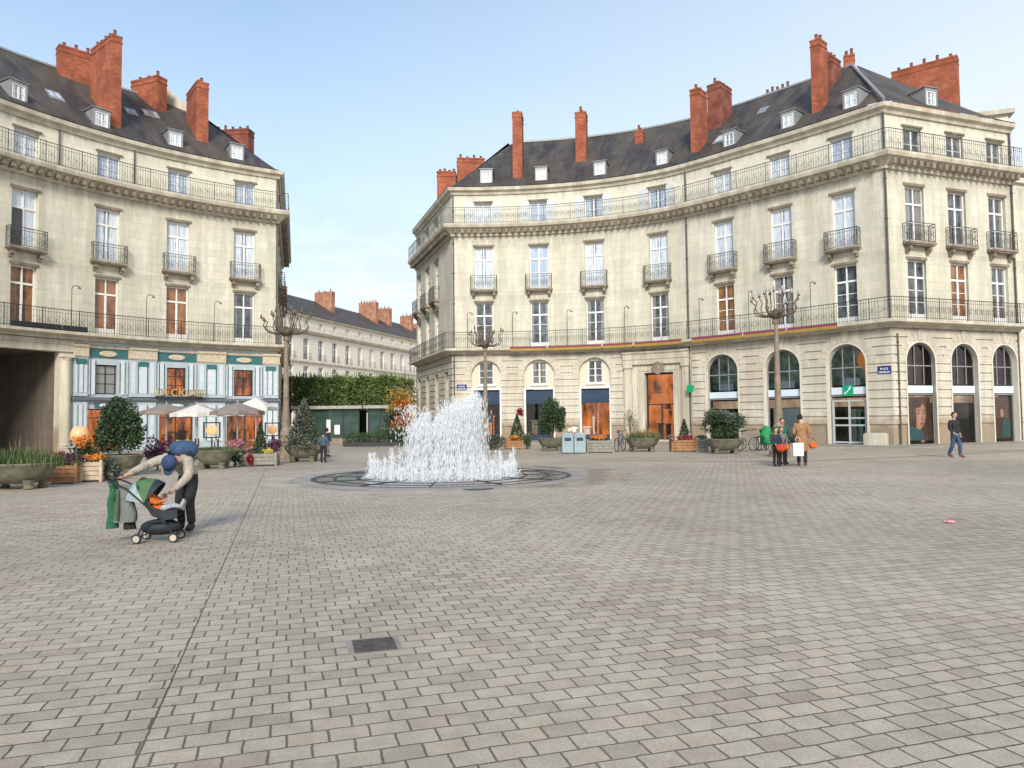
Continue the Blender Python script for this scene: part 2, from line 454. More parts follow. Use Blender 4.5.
rail_panel(rl, (-.93, -.43, .13), (.93, -.43, .13), 1.02); rail_panel(rl, (-.93, -.43, .13), (-.93, 0, .13), 1.02, n=3); rail_panel(rl, (.93, 0, .13), (.93, -.43, .13), 1.02, n=3)
RAILB = rl.mesh('railing', 'iron_grey')
def add_balcony(B, P, s, z):
    loc, a = frame_at(P, s, 0.002, z)
    b = child('balcony', BALC, None, B, loc, a); put('railing', RAILB, b, (0, 0, 0)); return b
def long_rail(P, s0, s1, o, z, h=1.15, closed=()):
    mb = MB(); L = s1 - s0; n = int(L / .15); cs = [s0 + L * k / n for k in range(n + 1)]
    for a, b in zip(cs, cs[1:]):
        A = Vector(P.pos(a, o, z)); Bv = Vector(P.pos(b, o, z)); up = Vector((0, 0, 1))
        for hh, r in ((h, .024), (.08, .016), (h - .18, .011)): mb.bar(A + up * hh, Bv + up * hh, r)
    for k, c in enumerate(cs):
        p = Vector(P.pos(c, o, z)); big = k % 13 == 0
        mb.bar(p + Vector((0, 0, 0)), p + Vector((0, 0, h + (.04 if big else 0))), .024 if big else .0095)
    for k in range(0, n - 2, 3):
        A = Vector(P.pos(cs[k], o, z)); Bv = Vector(P.pos(cs[k + 2], o, z))
        mb.bar(A + Vector((0, 0, .35)), Bv + Vector((0, 0, .7)), .008); mb.bar(A + Vector((0, 0, .7)), Bv + Vector((0, 0, .35)), .008)
    for s_ in closed:
        rail_panel(mb, P.pos(s_, 0, z), P.pos(s_, o, z), h)
    return mb

Z1 = 6.72; Z2 = 15.72; ZE = 18.5; ZR = 24.0
def lintel(mb, P, s, z, w, o=0.):   # flat hood moulding over an opening
    sweep(mb, P, s - w/2, s + w/2, [(0.002, z), (.10, z), (.13, z + .09), (0.002, z + .12)])
def upper_floors(B, P, s0, s1, wins, kinds, ops_extra=(), colors=None, attic=True, skip=None):
    ops = []
    for s in wins:
        ops += [(s - .66, s + .66, Z1 + .02, 10.08), (s - .68, s + .68, 11.02, 14.15)]
    top = [(s - .65, s + .65, Z2 + .02, 17.40) for s in wins]
    mb = MB(); wall(mb, P, s0, s1, 6.30, 15.1, ops)
    child('wall', mb, 'wall', B)
    mb = MB(); wall(mb, P, s0, s1, 15.1, 18.1, top, rev=.25); child('attic_wall', mb, 'wall_top', B)
    t = MB()
    for s in wins:
        for z, w in ((14.16, 1.56), (10.09, 1.5)): 
            for d in (0,): sweep(t, P, s - w/2, s + w/2, [(0.002, z), (.05, z), (.05, z + .14), (.002, z + .14)])
        sweep(t, P, s - .75, s + .75, [(0.002, 17.41), (.09, 17.41), (.11, 17.5), (.002, 17.52)])
    child_each('window_hood', t, 'trim_dark', B)
    # great cornice with the top balcony, first floor slab, eaves
    mb = MB(); sweep(mb, P, s0, s1, [(0.002, 14.9), (.12, 14.92), (.16, 15.06), (.62, 15.42), (.72, 15.44), (.78, 15.60), (.78, Z2), (.002, Z2)])
    child('cornice', mb, 'trim', B)
    mo = MB(); n = int((s1 - s0) / .46)
    for k in range(n):
        s = s0 + (k + .5) * (s1 - s0) / n
        loc, a = frame_at(P, s, 0, 0); T = lambda x, y, z, loc=loc, a=a: (loc[0] + x * math.cos(a) - y * math.sin(a), loc[1] + x * math.sin(a) + y * math.cos(a), z)
        mo.box(-.10, .10, -.60, -.08, 15.07, 15.39, T)
    child('modillion_row', mo, 'trim_dark', B)
    mb = MB(); sweep(mb, P, s0, s1, [(.002, 6.30), (.16, 6.32), (.22, 6.46), (.55, 6.50), (.74, 6.56), (.74, Z1), (.002, Z1)])
    child('balcony_slab', mb, 'trim', B)
    mb = MB(); sweep(mb, P, s0, s1, [(.002, 17.95), (.10, 17.97), (.16, 18.14), (.36, 18.24), (.40, 18.46), (.002, 18.46)])
    child('eaves_cornice', mb, 'trim', B)
def roof_face(mb, pts, kL, kR, O=5.8, back=True):
    """one roof slope above a facade line; kL, kR: how fast a hip opens at either end (None = party wall)"""
    F = Path(pts); n = max(2, int(F.L / .45)); cs = sorted(set([F.L * k / n for k in range(n + 1)] + [O / k if k else 0 for k in (kL,)] + [F.L - O / k if k else F.L for k in (kR,)]))
    cs = [c for c in cs if -1e-6 <= c <= F.L + 1e-6]
    col = []
    for c in cs:
        om = O
        if kL: om = min(om, c * kL)
        if kR: om = min(om, (F.L - c) * kR)
        c_ = min(max(c, 1e-4), F.L - 1e-4)
        pr = []
        for k in range(6):
            o = -om * k / 5 + (.42 * (1 - k / 5)); z = ZE + (ZR - ZE) * (om * k / 5) / O
            pr.append((F.pos(c_, o, z), (c, k / 5 * om * 1.37)))
        col.append((pr, om))
    for (A, oa), (Bc, ob) in zip(col, col[1:]):
        for k in range(5):
            mb.quad([A[k][0], Bc[k][0], Bc[k + 1][0], A[k + 1][0]], [A[k][1], Bc[k][1], Bc[k + 1][1], A[k + 1][1]])
    if back:
        for c1, c2 in zip(cs, cs[1:]):
            om = [min(O, c * kL if kL else O, (F.L - c) * kR if kR else O) for c in (c1, c2)]
            if min(om) < O - .01: continue
            mb.quad([F.pos(c1 + 1e-4, -O, ZR), F.pos(c2 - 1e-4, -O, ZR), F.pos(c2 - 1e-4, -O * 2, ZE), F.pos(c1 + 1e-4, -O * 2, ZE)], [(c1, 8), (c2, 8), (c2, 0), (c1, 0)])
def ridge_cap(mb, pts, a, b, O=5.8):
    F = Path(pts); 
    n = 12
    for k in range(n):
        s = a + (b - a) * k / n; t = a + (b - a) * (k + 1) / n
        mb.bar(F.pos(s, -O, ZR + .03), F.pos(t, -O, ZR + .03), .11, n=6)
dm = MB()
# dormer cheeks, hood and front surround (local: y into the roof)
dm.box(-.56, -.44, 0, .12, 0, 1.25); dm.box(.44, .56, 0, .12, 0, 1.25); dm.box(-.44, .44, 0, .12, 1.05, 1.25); dm.box(-.44, .44, 0, .12, 0, .08)
dm.quad([(-.555, .1, 0), (-.555, .1, 1.25), (-.555, 1.5, 1.25)]); dm.quad([(.555, .1, 0), (.555, 1.5, 1.25), (.555, .1, 1.25)])
dm.box(-.66, .66, -.07, 1.5, 1.252, 1.30)
DORM = dm.mesh('dormer_window', 'zinc')
def add_dormer(B, P, s, z=19.02, inset=.12, mat='pane_pale', k=1.):
    loc, a = frame_at(P, s, -inset + .05, z - .18)
    d = child('dormer_window', DORM, None, B, loc, a); d.scale = (k * .80, 1, k * .86)
    w = put('window_frame', TW['dorm'][0], d, (0, .02, .07)); put('pane', pane_mesh('dorm', mat), d, (0, .015, .07))
def skylight(B, P, s, inset, w=.8, h=1.0):
    z = ZE + (ZR - ZE) * (inset + .42) / 6.22
    loc, a = frame_at(P, s, -inset, z + .03); m = MB(); sl = (ZR - ZE) / 6.22
    m.box(-w/2, w/2, 0, h * .73, 0, .08, lambda x, y, zz: (x, y, zz + y * sl))
    c = child('skylight', m, 'zinc', B, loc, a); g = MB(); e = .1
    g.quad([(-w/2 + e, e, .085 + e * sl), (w/2 - e, e, .085 + e * sl), (w/2 - e, h * .73 - e, .085 + (h * .73 - e) * sl), (-w/2 + e, h * .73 - e, .085 + (h * .73 - e) * sl)])
    g.build('pane', 'pane_pale', c)
def chimney(B, loc, ang, w, l, z0, z1, pots, mat='brick', along='y', cap=True, taper=0.):
    """w across (x), l in depth (y), flues topped with clay pots"""
    m = MB(); m.box(-w/2, w/2, 0, l, z0, z1)
    m.box(-w/2 - .03, w/2 + .03, -.03, l + .03, z1 - .42, z1 - .34); m.box(-w/2 - .03, w/2 + .03, -.03, l + .03, z1 - .10, z1 + .02)
    c = child('chimney', m, mat, B, (loc[0], loc[1], 0), ang)
    for k in range(pots):
        t = (k + .5) / pots; x, y = ((t - .5) * w, l / 2) if along == 'x' else (0, t * l)
        p = MB(); h = random.uniform(.34, .55)
        p.lathe([(.13, 0), (.10, .06), (.09, h * .8), (.115, h * .82), (.10, h * .9)], 8)
        p.build('chimney_pot', 'pot', c, (x, y, z1 + .02))
    return c
def chimney_on(B, P, s, inset, w, l, z1, pots, mat='brick', along='y', z0=None):
    loc, a = frame_at(P, s, -inset); z0 = z0 if z0 is not None else ZE + (ZR - ZE) * min(inset, 5.8) / 5.8 - .8
    return chimney(B, loc, a, w, l, z0, z1, pots, mat, along)
def downpipe(B, P, s, z0, z1, o=.09, mat='pipe', r=.055):
    m = MB(); m.bar(P.pos(s, o, z0), P.pos(s, o, z1), r, n=8)
    z = z0 + 1.
    while z < z1: m.bar(P.pos(s, o, z), P.pos(s, o, z + .07), r * 1.5, n=8); z += 2.2
    return m
def archivolt(mb, P, op, wd=.5, o=.07, n=13, gap=.03):
    """ring of wedge stones round an arch"""
    c = (op[0] + op[1]) / 2; r = (op[1] - op[0]) / 2; h = op[4]; zs = op[3]
    for k in range(n):
        t0 = PI - PI * (k + gap) / n; t1 = PI - PI * (k + 1 - gap) / n
        q = []
        kk = 1.25 if k == n // 2 else 1.
        for rr, t in ((0, t0), (0, t1), (wd * kk, t1), (wd * kk, t0)):
            q.append((c + (r + .0 + rr) * math.cos(t), zs + (h + rr) * math.sin(t)))
        F = [P.pos(a, o + (.03 if kk > 1 else 0), z) for a, z in q]; Bk = [P.pos(a, 0, z) for a, z in q]
        mb.quad(F, q)
        for i in range(4):
            j = (i + 1) % 4; mb.quad([F[i], Bk[i], Bk[j], F[j]], [q[i], q[i], q[j], q[j]])
def arch_fill(mb, P, op, o, z0=None, inset=0., n=14):
    """flat sheet filling an arched opening"""
    sa, sb, za, zs = op[:4]; za = za if z0 is None else z0; h = op[4] if len(op) > 4 else 0
    c = (sa + sb) / 2; r = (sb - sa) / 2 - inset
    cs = [c - r * math.cos(PI * k / n) for k in range(n + 1)]
    for a, b in zip(cs, cs[1:]):
        ta = zs + (h - inset) * math.sqrt(max(0, 1 - ((a - c) / r) ** 2)) if h else zs; tb = zs + (h - inset) * math.sqrt(max(0, 1 - ((b - c) / r) ** 2)) if h else zs
        mb.quad([P.pos(a, o, za), P.pos(b, o, za), P.pos(b, o, tb), P.pos(a, o, ta)], [(a, za), (b, za), (b, tb), (a, ta)])
def arch_ring(mb, P, op, w, o, d, z0=0., n=20):
    """frame of width w that lines an arched opening, front at o, depth d"""
    sa, sb, za, zs, h = op; c = (sa + sb) / 2; r = (sb - sa) / 2
    def pt(q, rr): return (c + rr[0] * q[0], q[1])
    outer = [(sa, z0)] + [(c - r * math.cos(PI * k / n), zs + h * math.sin(PI * k / n)) for k in range(n + 1)] + [(sb, z0)]
    inner = [(sa + w, z0)] + [(c - (r - w) * math.cos(PI * k / n), zs + (h - w) * math.sin(PI * k / n)) for k in range(n + 1)] + [(sb - w, z0)]
    for (a, b), (e, f) in zip(zip(outer, outer[1:]), zip(inner, inner[1:])):
        mb.quad([P.pos(a[0], o, a[1]), P.pos(b[0], o, b[1]), P.pos(f[0], o, f[1]), P.pos(e[0], o, e[1])], [a, b, f, e])
        mb.quad([P.pos(e[0], o, e[1]), P.pos(f[0], o, f[1]), P.pos(f[0], o - d, f[1]), P.pos(e[0], o - d, e[1])], [e, f, f, e])
        mb.quad([P.pos(a[0], o, a[1]), P.pos(b[0], o, b[1]), P.pos(b[0], o - d, b[1]), P.pos(a[0], o - d, a[1])], [a, b, b, a])
def pbox(mb, P, s0, s1, o0, o1, z0, z1):
    sweep(mb, P, s0, s1, [(o0, z0), (o1, z0), (o1, z1), (o0, z1)])
def ptext(B, P, s, o, z, txt, size, mat, name='lettering', parent=None, thick=.02):
    cu = bpy.data.curves.new('t', 'FONT'); cu.body = txt; cu.size = size; cu.extrude = thick; cu.align_x = 'CENTER'
    ob = bpy.data.objects.new('t', cu); C.objects.link(ob); dg = bpy.context.evaluated_depsgraph_get()
    me = bpy.data.meshes.new_from_object(ob.evaluated_get(dg)); bpy.data.objects.remove(ob)
    me.materials.clear(); me.materials.append(M[mat])
    me.transform(Matrix.Rotation(PI / 2, 4, 'X'))
    if P is None: return put(name, me, B)
    loc, a = frame_at(P, s, o, z); return child(name, me, mat, B, loc, a)

def bracket_lamp(B, P, s, h=2.4):
    m = MB(); loc, a = frame_at(P, s, .62, Z1); m.tube([(0, 0, 0), (0, 0, h), (.04, -.05, h + .12), (.22, -.12, h + .16), (.34, -.14, h + .08)], .022, 5); m.lathe([(.09, 0), (.06, .06), (.02, .08)], 8, (.34, -.14, h + .0))
    child('balcony_lamp', m, 'iron_grey', B, loc, a)
# ================================================================== RIGHT-HAND BUILDINGS
RPTS = [(-8.402, 65.327), (-4.229, 53.2), (-3.885, 53.181), (-3.398, 53.224), (-2.839, 53.252), (-2.185, 53.25), (-1.416, 53.223), (-0.55, 53.178), (0.375, 53.112), (1.314, 53.018), (2.22, 52.89), (3.095, 52.729), (3.967, 52.536), (4.826, 52.317), (5.659, 52.072), (6.454, 51.806), (7.213, 51.514), (7.941, 51.194), (8.635, 50.855), (9.288, 50.5), (9.901, 50.134), (10.456, 49.763), (10.949, 49.386), (11.404, 48.997), (11.849, 48.587), (12.321, 48.139), (12.832, 47.636), (13.355, 47.09), (13.883, 46.521), (14.414, 45.94), (14.95, 45.36), (15.495, 44.776), (16.056, 44.178), (16.625, 43.564), (17.197, 42.936), (17.766, 42.292), (18.33, 41.63), (18.89, 40.954), (19.445, 40.272), (19.998, 39.591), (20.215, 39.325), (29.273, 42.589)]
RPTS[2] = (-3.885, 53.205)
RP = Path(RPTS, .21)
CR1 = RP.S[1]; CR2 = RP.S[-2]; REND = RP.S[-1]; SPL = 30.12
def sub_pts(P, a, b, step=None):
    return [P.pos(c) for c in P.cuts(a, b)]
# --- house A: left half, from the side street to the downpipe
BA = thing('stone_townhouse', 'cream stone townhouse with three navy shop awnings in arches, left of the big downpipe', 'building', (8.0, 51.0, 0))
WA = [15.31, 19.31, 23.32, 27.93]
SA = [1.4, 4.7, 8.0]
upper_floors(BA, RP, .22, SPL, SA + WA, None)
for s in SA:
    add_window(BA, RP, s, Z1 + .05, 'first', 'pane_dark'); add_window(BA, RP, s, 11.03, 'tall', 'pane_dark'); add_window(BA, RP, s, Z2 + .02, 'attic', 'pane_dark', o=-.18)
    add_balcony(BA, RP, s, 10.86)
for k, s in enumerate(WA):
    add_window(BA, RP, s, Z1 + .05, 'first', 'pane_dark'); add_window(BA, RP, s, 11.03, 'tall', 'pane_pale' if k != 1 else 'pane_blue')
    add_window(BA, RP, s, Z2 + .02, 'attic', ('pane_pale', 'pane_blue', 'pane_blue', 'pane_blue')[k], o=-.18)
    add_balcony(BA, RP, s, 10.86)
    for d in (-1, 1):
        m = MB(); c = s + d * 1.0; pbox(m, RP, c - .32, c + .32, .03, .09, Z2 + .06, 17.42)
        for q in range(16): pbox(m, RP, c - .27, c + .27, .09, .105, Z2 + .14 + q * .1, Z2 + .19 + q * .1)
        child('shutter', m, 'shutter', BA)
child('railing', long_rail(RP, .3, SPL - .1, .70, Z2), 'iron_grey', BA)
child('railing', long_rail(RP, 12.95 - .2, SPL - .1, .66, Z1), 'iron_grey', BA)
child('railing', long_rail(RP, .3, 12.7, .66, Z1), 'iron', BA)
# ground floor
arA = [(14.33, 16.49, 0.02, 4.8, 1.08), (18.13, 20.34, .02, 4.8, 1.10), (22.1, 24.35, .02, 4.8, 1.12)]
sdA = [(s - .6, s + .6, .05, 5.2) for s in SA] + [(11.2 - .6, 11.2 + .6, .05, 5.2)]
door = (26.79, 28.86, .16, 4.68)
opsA = arA + sdA + [door]
m = MB(); wall(m, RP, .22, SPL, -.3, 6.32, opsA, rev=.38)
courses(m, RP, .22, 25.25, 1.15, 6.2, opsA); child('ground_floor_wall', m, 'rust', BA)
for a in arA: m = MB(); archivolt(m, RP, a, o=.09); child('voussoir_ring', m, 'rust', BA)
for a in arA:
    c = (a[0] + a[1]) / 2
    m = MB(); wop = (c - .53, c + .53, 4.16, 5.72)
    # infill with its window opening
    n = 14; cs = sorted([a[0] + .001, a[1] - .001, wop[0], wop[1]] + [c - (a[1] - a[0]) / 2 * math.cos(PI * k / n) for k in range(1, n)])
    for p, q in zip(cs, cs[1:]):
        tp, tq = arch_top(a, p), arch_top(a, q); mid = (p + q) / 2
        if wop[0] < mid < wop[1]:
            m.quad([RP.pos(p, -.16, 3.85), RP.pos(q, -.16, 3.85), RP.pos(q, -.16, 4.16), RP.pos(p, -.16, 4.16)])
            m.quad([RP.pos(p, -.16, 5.72), RP.pos(q, -.16, 5.72), RP.pos(q, -.16, max(tq, 5.72)), RP.pos(p, -.16, max(tp, 5.72))])
        else: m.quad([RP.pos(p, -.16, 3.85), RP.pos(q, -.16, 3.85), RP.pos(q, -.16, tq), RP.pos(p, -.16, tp)])
    child('arch_infill', m, 'infill', BA)
    add_window(BA, RP, c, 4.13, 'arched', 'pane_dark', o=-.24)
    m = MB(); pbox(m, RP, c - .68, c + .68, -.159, -.03, 4.02, 4.12); pbox(m, RP, a[0], a[1], -.30, -.06, 3.76, 3.86)
    pbox(m, RP, a[0], a[0] + .12, -.34, -.05, 0, 3.76); pbox(m, RP, a[1] - .12, a[1], -.34, -.05, 0, 3.76); child('shop_frame', m, 'white', BA)
    m = MB(); P_ = RP
    sweep(m, RP, a[0] + .13, a[1] - .13, [(-.30, 3.74), (-.02, 3.0), (-.02, 2.72), (-.05, 2.72), (-.05, 2.98), (-.33, 3.70)])
    child('awning', m, 'navy', BA)
    g = MB(); g.quad([RP.pos(a[0] + .12, -.32, .5), RP.pos(a[1] - .12, -.32, .5), RP.pos(a[1] - .12, -.32, 3.76), RP.pos(a[0] + .12, -.32, 3.76)]); child('shop_window', g, 'glass', BA)
    m = MB(); pbox(m, RP, a[0] + .12, a[1] - .12, -.36, -.28, 0.02, .5); pbox(m, RP, c - .03, c + .03, -.34, -.28, .5, 3.7); child('stall_riser', m, 'navy', BA)
for s in SA + [11.2]:
    w = add_window(BA, RP, s, 2.1, 'side', 'pane_dark', o=-.25)
    m = MB(); pbox(m, RP, s - .6, s + .6, -.36, -.24, .02, 2.1); child('shop_door', m, 'pane_brown', BA)
# entrance bay with pilasters and entablature
m = MB()
for a, b in ((25.32, 25.95), (29.5, 30.08)):
    sweep(m, RP, a, b, [(0, 0), (.26, 0), (.26, .5), (0.2, .56), (0, .56)]); sweep(m, RP, a + .05, b - .05, [(0, .56), (.18, .56), (.18, 5.0), (0, 5.0)])
    sweep(m, RP, a, b, [(0, 5.0), (.26, 5.04), (.26, 5.22), (.2, 5.28), (0, 5.28)])
sweep(m, RP, 25.28, 30.1, [(0, 5.28), (.22, 5.28), (.22, 5.6), (.27, 5.62), (.27, 5.95), (.36, 6.05), (.36, 6.14), (0, 6.2)])
child_each('entrance_moulding', m, 'trim', BA)
m = MB()
for a, b, z0, z1 in ((26.3, 26.78, 0, 4.7), (28.87, 29.35, 0, 4.7), (26.3, 29.35, 4.7, 5.1)):
    pbox(m, RP, a, b, .0, .12, z0, z1)
for a, b, z0, z1 in ((26.42, 26.66, .4, 4.7), (28.99, 29.23, .4, 4.7), (26.42, 29.23, 4.82, 4.98)): pbox(m, RP, a, b, .121, .17, z0, z1)
child_each('door_surround', m, 'trim', BA)
loc, a_ = frame_at(RP, 27.83, .2, 5.0); m = MB(); m.lathe([(.36, -.03), (.42, .0), (.42, .08), (.33, .10), (.30, .05), (.2, .04), (.0001, .09)], 20)
for k in range(8):
    t = k * PI / 4; m.ball((.42 * math.cos(t), .42 * math.sin(t), .04), .07, 6, 4)
for i, v in enumerate(m.v): m.v[i] = (v[0], -v[2], v[1])
child('medallion', m, 'trim_dark', BA, loc, a_)
m = MB(); pbox(m, RP, 26.79, 26.9, -.4, -.3, .16, 4.68); pbox(m, RP, 28.75, 28.86, -.4, -.3, .16, 4.68); pbox(m, RP, 26.9, 28.75, -.4, -.3, 4.57, 4.68); pbox(m, RP, 26.9, 28.75, -.4, -.3, 2.5, 2.58); pbox(m, RP, 27.8, 27.86, -.4, -.3, .16, 2.5)
child('door_frame', m, 'iron', BA)
g = MB(); g.quad([RP.pos(26.9, -.35, .18), RP.pos(28.75, -.35, .18), RP.pos(28.75, -.35, 4.6), RP.pos(26.9, -.35, 4.6)]); child('door_glass', g, 'glass', BA)
m = MB(); sweep(m, RP, 26.2, 29.45, [(-.5, 0), (.75, 0), (.75, .08), (.4, .08), (.4, .16), (-.5, .16)]); child('doorstep', m, 'trim', BA)
m = MB(); sweep(m, RP, 13.0, 25.2, [(.0, -.1), (.35, -.1), (.35, .1), (0, .12)]); child('plinth_step', m, 'trim_dark', BA)
# interiors seen through the glass
M['lit_wood'] = pane_mat('warm_shop_interior', (.045, .016, .006), (.75, .26, .05), (.9, .9, .45), rough=.5, emit=.38, coat=0)  # warm lamplight put into the wall colour as emission
M['shop_dark'] = simple('dark_shop_interior', (.05, .045, .04), .8)
M['shop_orange'] = simple('orange_display', (.55, .16, .03), .6, emit=(1., .3, .05), es=.22)
M['lamp_warm'] = simple('warm_ceiling_light', (.9, .7, .4), .5, emit=(1., .55, .2), es=5.)
M['lamp_white'] = simple('white_ceiling_light', (.9, .9, .9), .5, emit=(1., .85, .65), es=5.)
def interior(B, P, a, b, depth, z1, mat, lamp, z0=.12):
    m = MB(); cs = P.cuts(a, b)
    for p, q in zip(cs, cs[1:]):
        m.quad([P.pos(p, -depth, z0), P.pos(q, -depth, z0), P.pos(q, -depth, z1), P.pos(p, -depth, z1)], [(p, 0), (q, 0), (q, z1), (p, z1)])
        m.quad([P.pos(p, -.4, z0), P.pos(q, -.4, z0), P.pos(q, -depth, z0), P.pos(p, -depth, z0)]); m.quad([P.pos(p, -.4, z1), P.pos(q, -.4, z1), P.pos(q, -depth, z1), P.pos(p, -depth, z1)])
    for p in (a, b): m.quad([P.pos(p, -.4, z0), P.pos(p, -depth, z0), P.pos(p, -depth, z1), P.pos(p, -.4, z1)])
    child('shop_interior', m, mat, B)
    if lamp:
        m = MB(); k = int((b - a) / 1.1)
        for i in range(k):
            s = a + (i + .5) * (b - a) / k
            for o in (-1.0, -2.2): pbox(m, P, s - .2, s + .2, o - .12, o + .12, z1 - .12, z1 - .05)
        child('ceiling_light', m, lamp, B)
random.seed(5)
interior(BA, RP, 13.6, 17.0, 3.2, 3.72, 'shop_dark', 'lamp_warm'); interior(BA, RP, 17.6, 20.9, 3.2, 3.72, 'shop_dark', None); interior(BA, RP, 21.6, 24.9, 3.0, 3.72, 'lit_wood', 'lamp_warm')
interior(BA, RP, 26.0, 29.6, 3.0, 4.9, 'lit_wood', 'lamp_warm')
def displays(B, P, a, b, n, mats, o0=-.6, o1=-2.6, hmax=2.2):
    for k in range(n):
        s = random.uniform(a, b); o = random.uniform(o1, o0); w = random.uniform(.12, .4); h = random.uniform(.5, hmax)
        m = MB(); pbox(m, P, s - w/2, s + w/2, o - w/2, o + w/2, .13, h); sweep(m, P, s - w*.7, s + w*.7, [(o - w*.7, h + .002), (o + w*.7, h + .002), (o + w*.6, h + .1), (o - w*.6, h + .1)])
        child('display_stand', m, random.choice(mats), B)
displays(BA, RP, 14.5, 16.3, 5, ['shop_orange', 'trim', 'navy']); displays(BA, RP, 18.3, 20.2, 4, ['shop_dark', 'trim_dark', 'shop_orange'], hmax=1.6)
displays(BA, RP, 22.3, 24.1, 6, ['shop_orange', 'white', 'shop_dark']); displays(BA, RP, 27.0, 28.7, 5, ['shop_orange', 'shop_dark', 'lit_wood'], hmax=2.6)
m = MB(); pbox(m, RP, 26.9, 28.75, -1.3, -1.2, 2.55, 3.3); pbox(m, RP, 27.2, 27.45, -1.25, -1.1, .13, 2.55); pbox(m, RP, 28.1, 28.45, -1.6, -1.45, .13, 2.55); child_each('interior_beam', m, 'shop_orange', BA)
# roof
m = MB(); front = sub_pts(RP, CR1, SPL); side = sub_pts(RP, .22, CR1)
roof_face(m, front, 1.40, None); roof_face(m, side, None, 1.40)
RA = child('roof', m, 'slate', BA)
m = MB(); ridge_cap(m, front, 5.8 / 1.4, Path(front).L - .01); child('ridge_cap', m, 'zinc', BA)
for s in (15.55, 19.55, 23.8, 28.3): add_dormer(BA, RP, s)
chimney_on(BA, RP, 17.80, .55, .70, 1.5, 24.3, 1); chimney_on(BA, RP, 22.1, 2.2, .80, 1.0, 24.6, 2); chimney_on(BA, RP, 25.65, 3.7, .62, .6, 23.1, 2, 'brick')
chimney(BA, (-5.1, 58.6), 0, 1.5, 1.5, 17.5, 21.6, 4, 'brick', 'x'); chimney(BA, (-3.25, 61.5), .1, 2.3, 1.2, 17.5, 23.7, 4, 'brick', 'x'); chimney(BA, (-1.4, 62.2), .1, .9, 1.0, 18, 23.0, 2, 'brick_dark', 'x')
for s, z0, z1 in ((CR1 + .12, 6.8, 14.9), (CR1 + .12, .1, 6.3), (CR1 + .12, 15.75, 18.0), (SPL + .0 - .05, .1, 6.3), (SPL - .05, 6.75, 14.9), (SPL - .05, 15.75, 18.1)):
    child('downpipe', downpipe(BA, RP, s, z0, z1), 'pipe', BA)
# back and end walls so the house is solid
def shell(B, P, a, b, depth=11.6, z1=18.5):
    m = MB(); cs = [a, (a + b) / 2, b]
    for p, q in zip(cs, cs[1:]): m.quad([P.pos(q, -depth, 0), P.pos(p, -depth, 0), P.pos(p, -depth, z1), P.pos(q, -depth, z1)])
    child('rear_wall', m, 'wall_top', B)
    for e in (a, b):
        m = MB(); m.quad([P.pos(e, -.02, 0), P.pos(e, -depth, 0), P.pos(e, -depth, z1), P.pos(e, -5.8, ZR), P.pos(e, -.02, z1)]); child('party_wall', m, 'wall_top', B)
RS = Path([RPTS[0], RPTS[1]], .21)
m = MB(); p = RS.pos(.22, 0); q = RS.pos(.22, -11); m.quad([(p[0], p[1], 0), (q[0], q[1], 0), (q[0], q[1], 18.5), (*RS.pos(.22, -5.8), ZR), (p[0], p[1], 18.5)]); child('party_wall', m, 'wall_top', BA)
# --- house B: right half with the corner
BB = thing('corner_townhouse', 'cream stone corner townhouse with bank branch and tall glazed shop arches, at the right edge', 'building', (20.2, 39.4, 0))
WB = [32.71, 36.59, 40.34]; WC = [44.75, 47.9, 51.05]
upper_floors(BB, RP, SPL + .003, REND, WB + WC, None)
first = ['pane_brown', 'pane_dark', 'pane_dark', 'pane_dark', 'pane_brown', 'pane_dark']
sec = ['pane_pale', 'pane_pale', 'pane_pale', 'pane_dark', 'pane_dark', 'pane_dark']; att = ['pane_pale', 'pane_pale', 'pane_blue', 'pane_dark', 'pane_dark', 'pane_dark']
for k, s in enumerate(WB + WC):
    add_window(BB, RP, s, Z1 + .05, 'first', first[k]); add_window(BB, RP, s, 11.03, 'tall', sec[k]); add_window(BB, RP, s, Z2 + .02, 'attic', att[k], o=-.18)
    add_balcony(BB, RP, s, 10.86)
child('railing', long_rail(RP, SPL + .1, REND - .05, .70, Z2), 'iron_grey', BB); child('railing', long_rail(RP, SPL + .1, REND - .05, .66, Z1), 'iron', BB)
arB = [(31.17, 33.60, .05, 4.55, 1.16), (35.23, 37.63, .05, 4.55, 1.16), (39.1, 41.44, .05, 4.55, 1.16), (43.66, 45.86, .05, 4.55, 1.1), (46.88, 49.04, .05, 4.55, 1.1), (50.02, 52.12, .05, 4.55, 1.1)]
m = MB(); wall(m, RP, SPL + .003, REND, -.3, 6.32, arB, rev=.4); courses(m, RP, SPL + .1, REND, 1.15, 6.2, arB); child('ground_floor_wall', m, 'rust', BB)
for a in arB: m = MB(); archivolt(m, RP, a, .48, o=.09); child('voussoir_ring', m, 'rust', BB)
M['blind2'] = simple('grey_door_paint', (.45, .47, .46), .5, var=.1)
M['fascia'] = simple('pale_blue_fascia', (.62, .72, .80), .4, var=.06)
M['green_sign'] = simple('green_sign', (.0, .27, .12), .4, var=.05, emit=(0, .5, .25), es=.12)
M['star'] = simple('white_sign_marks', (.8, .85, .8), .5, var=0, emit=(1, 1, 1), es=.2)
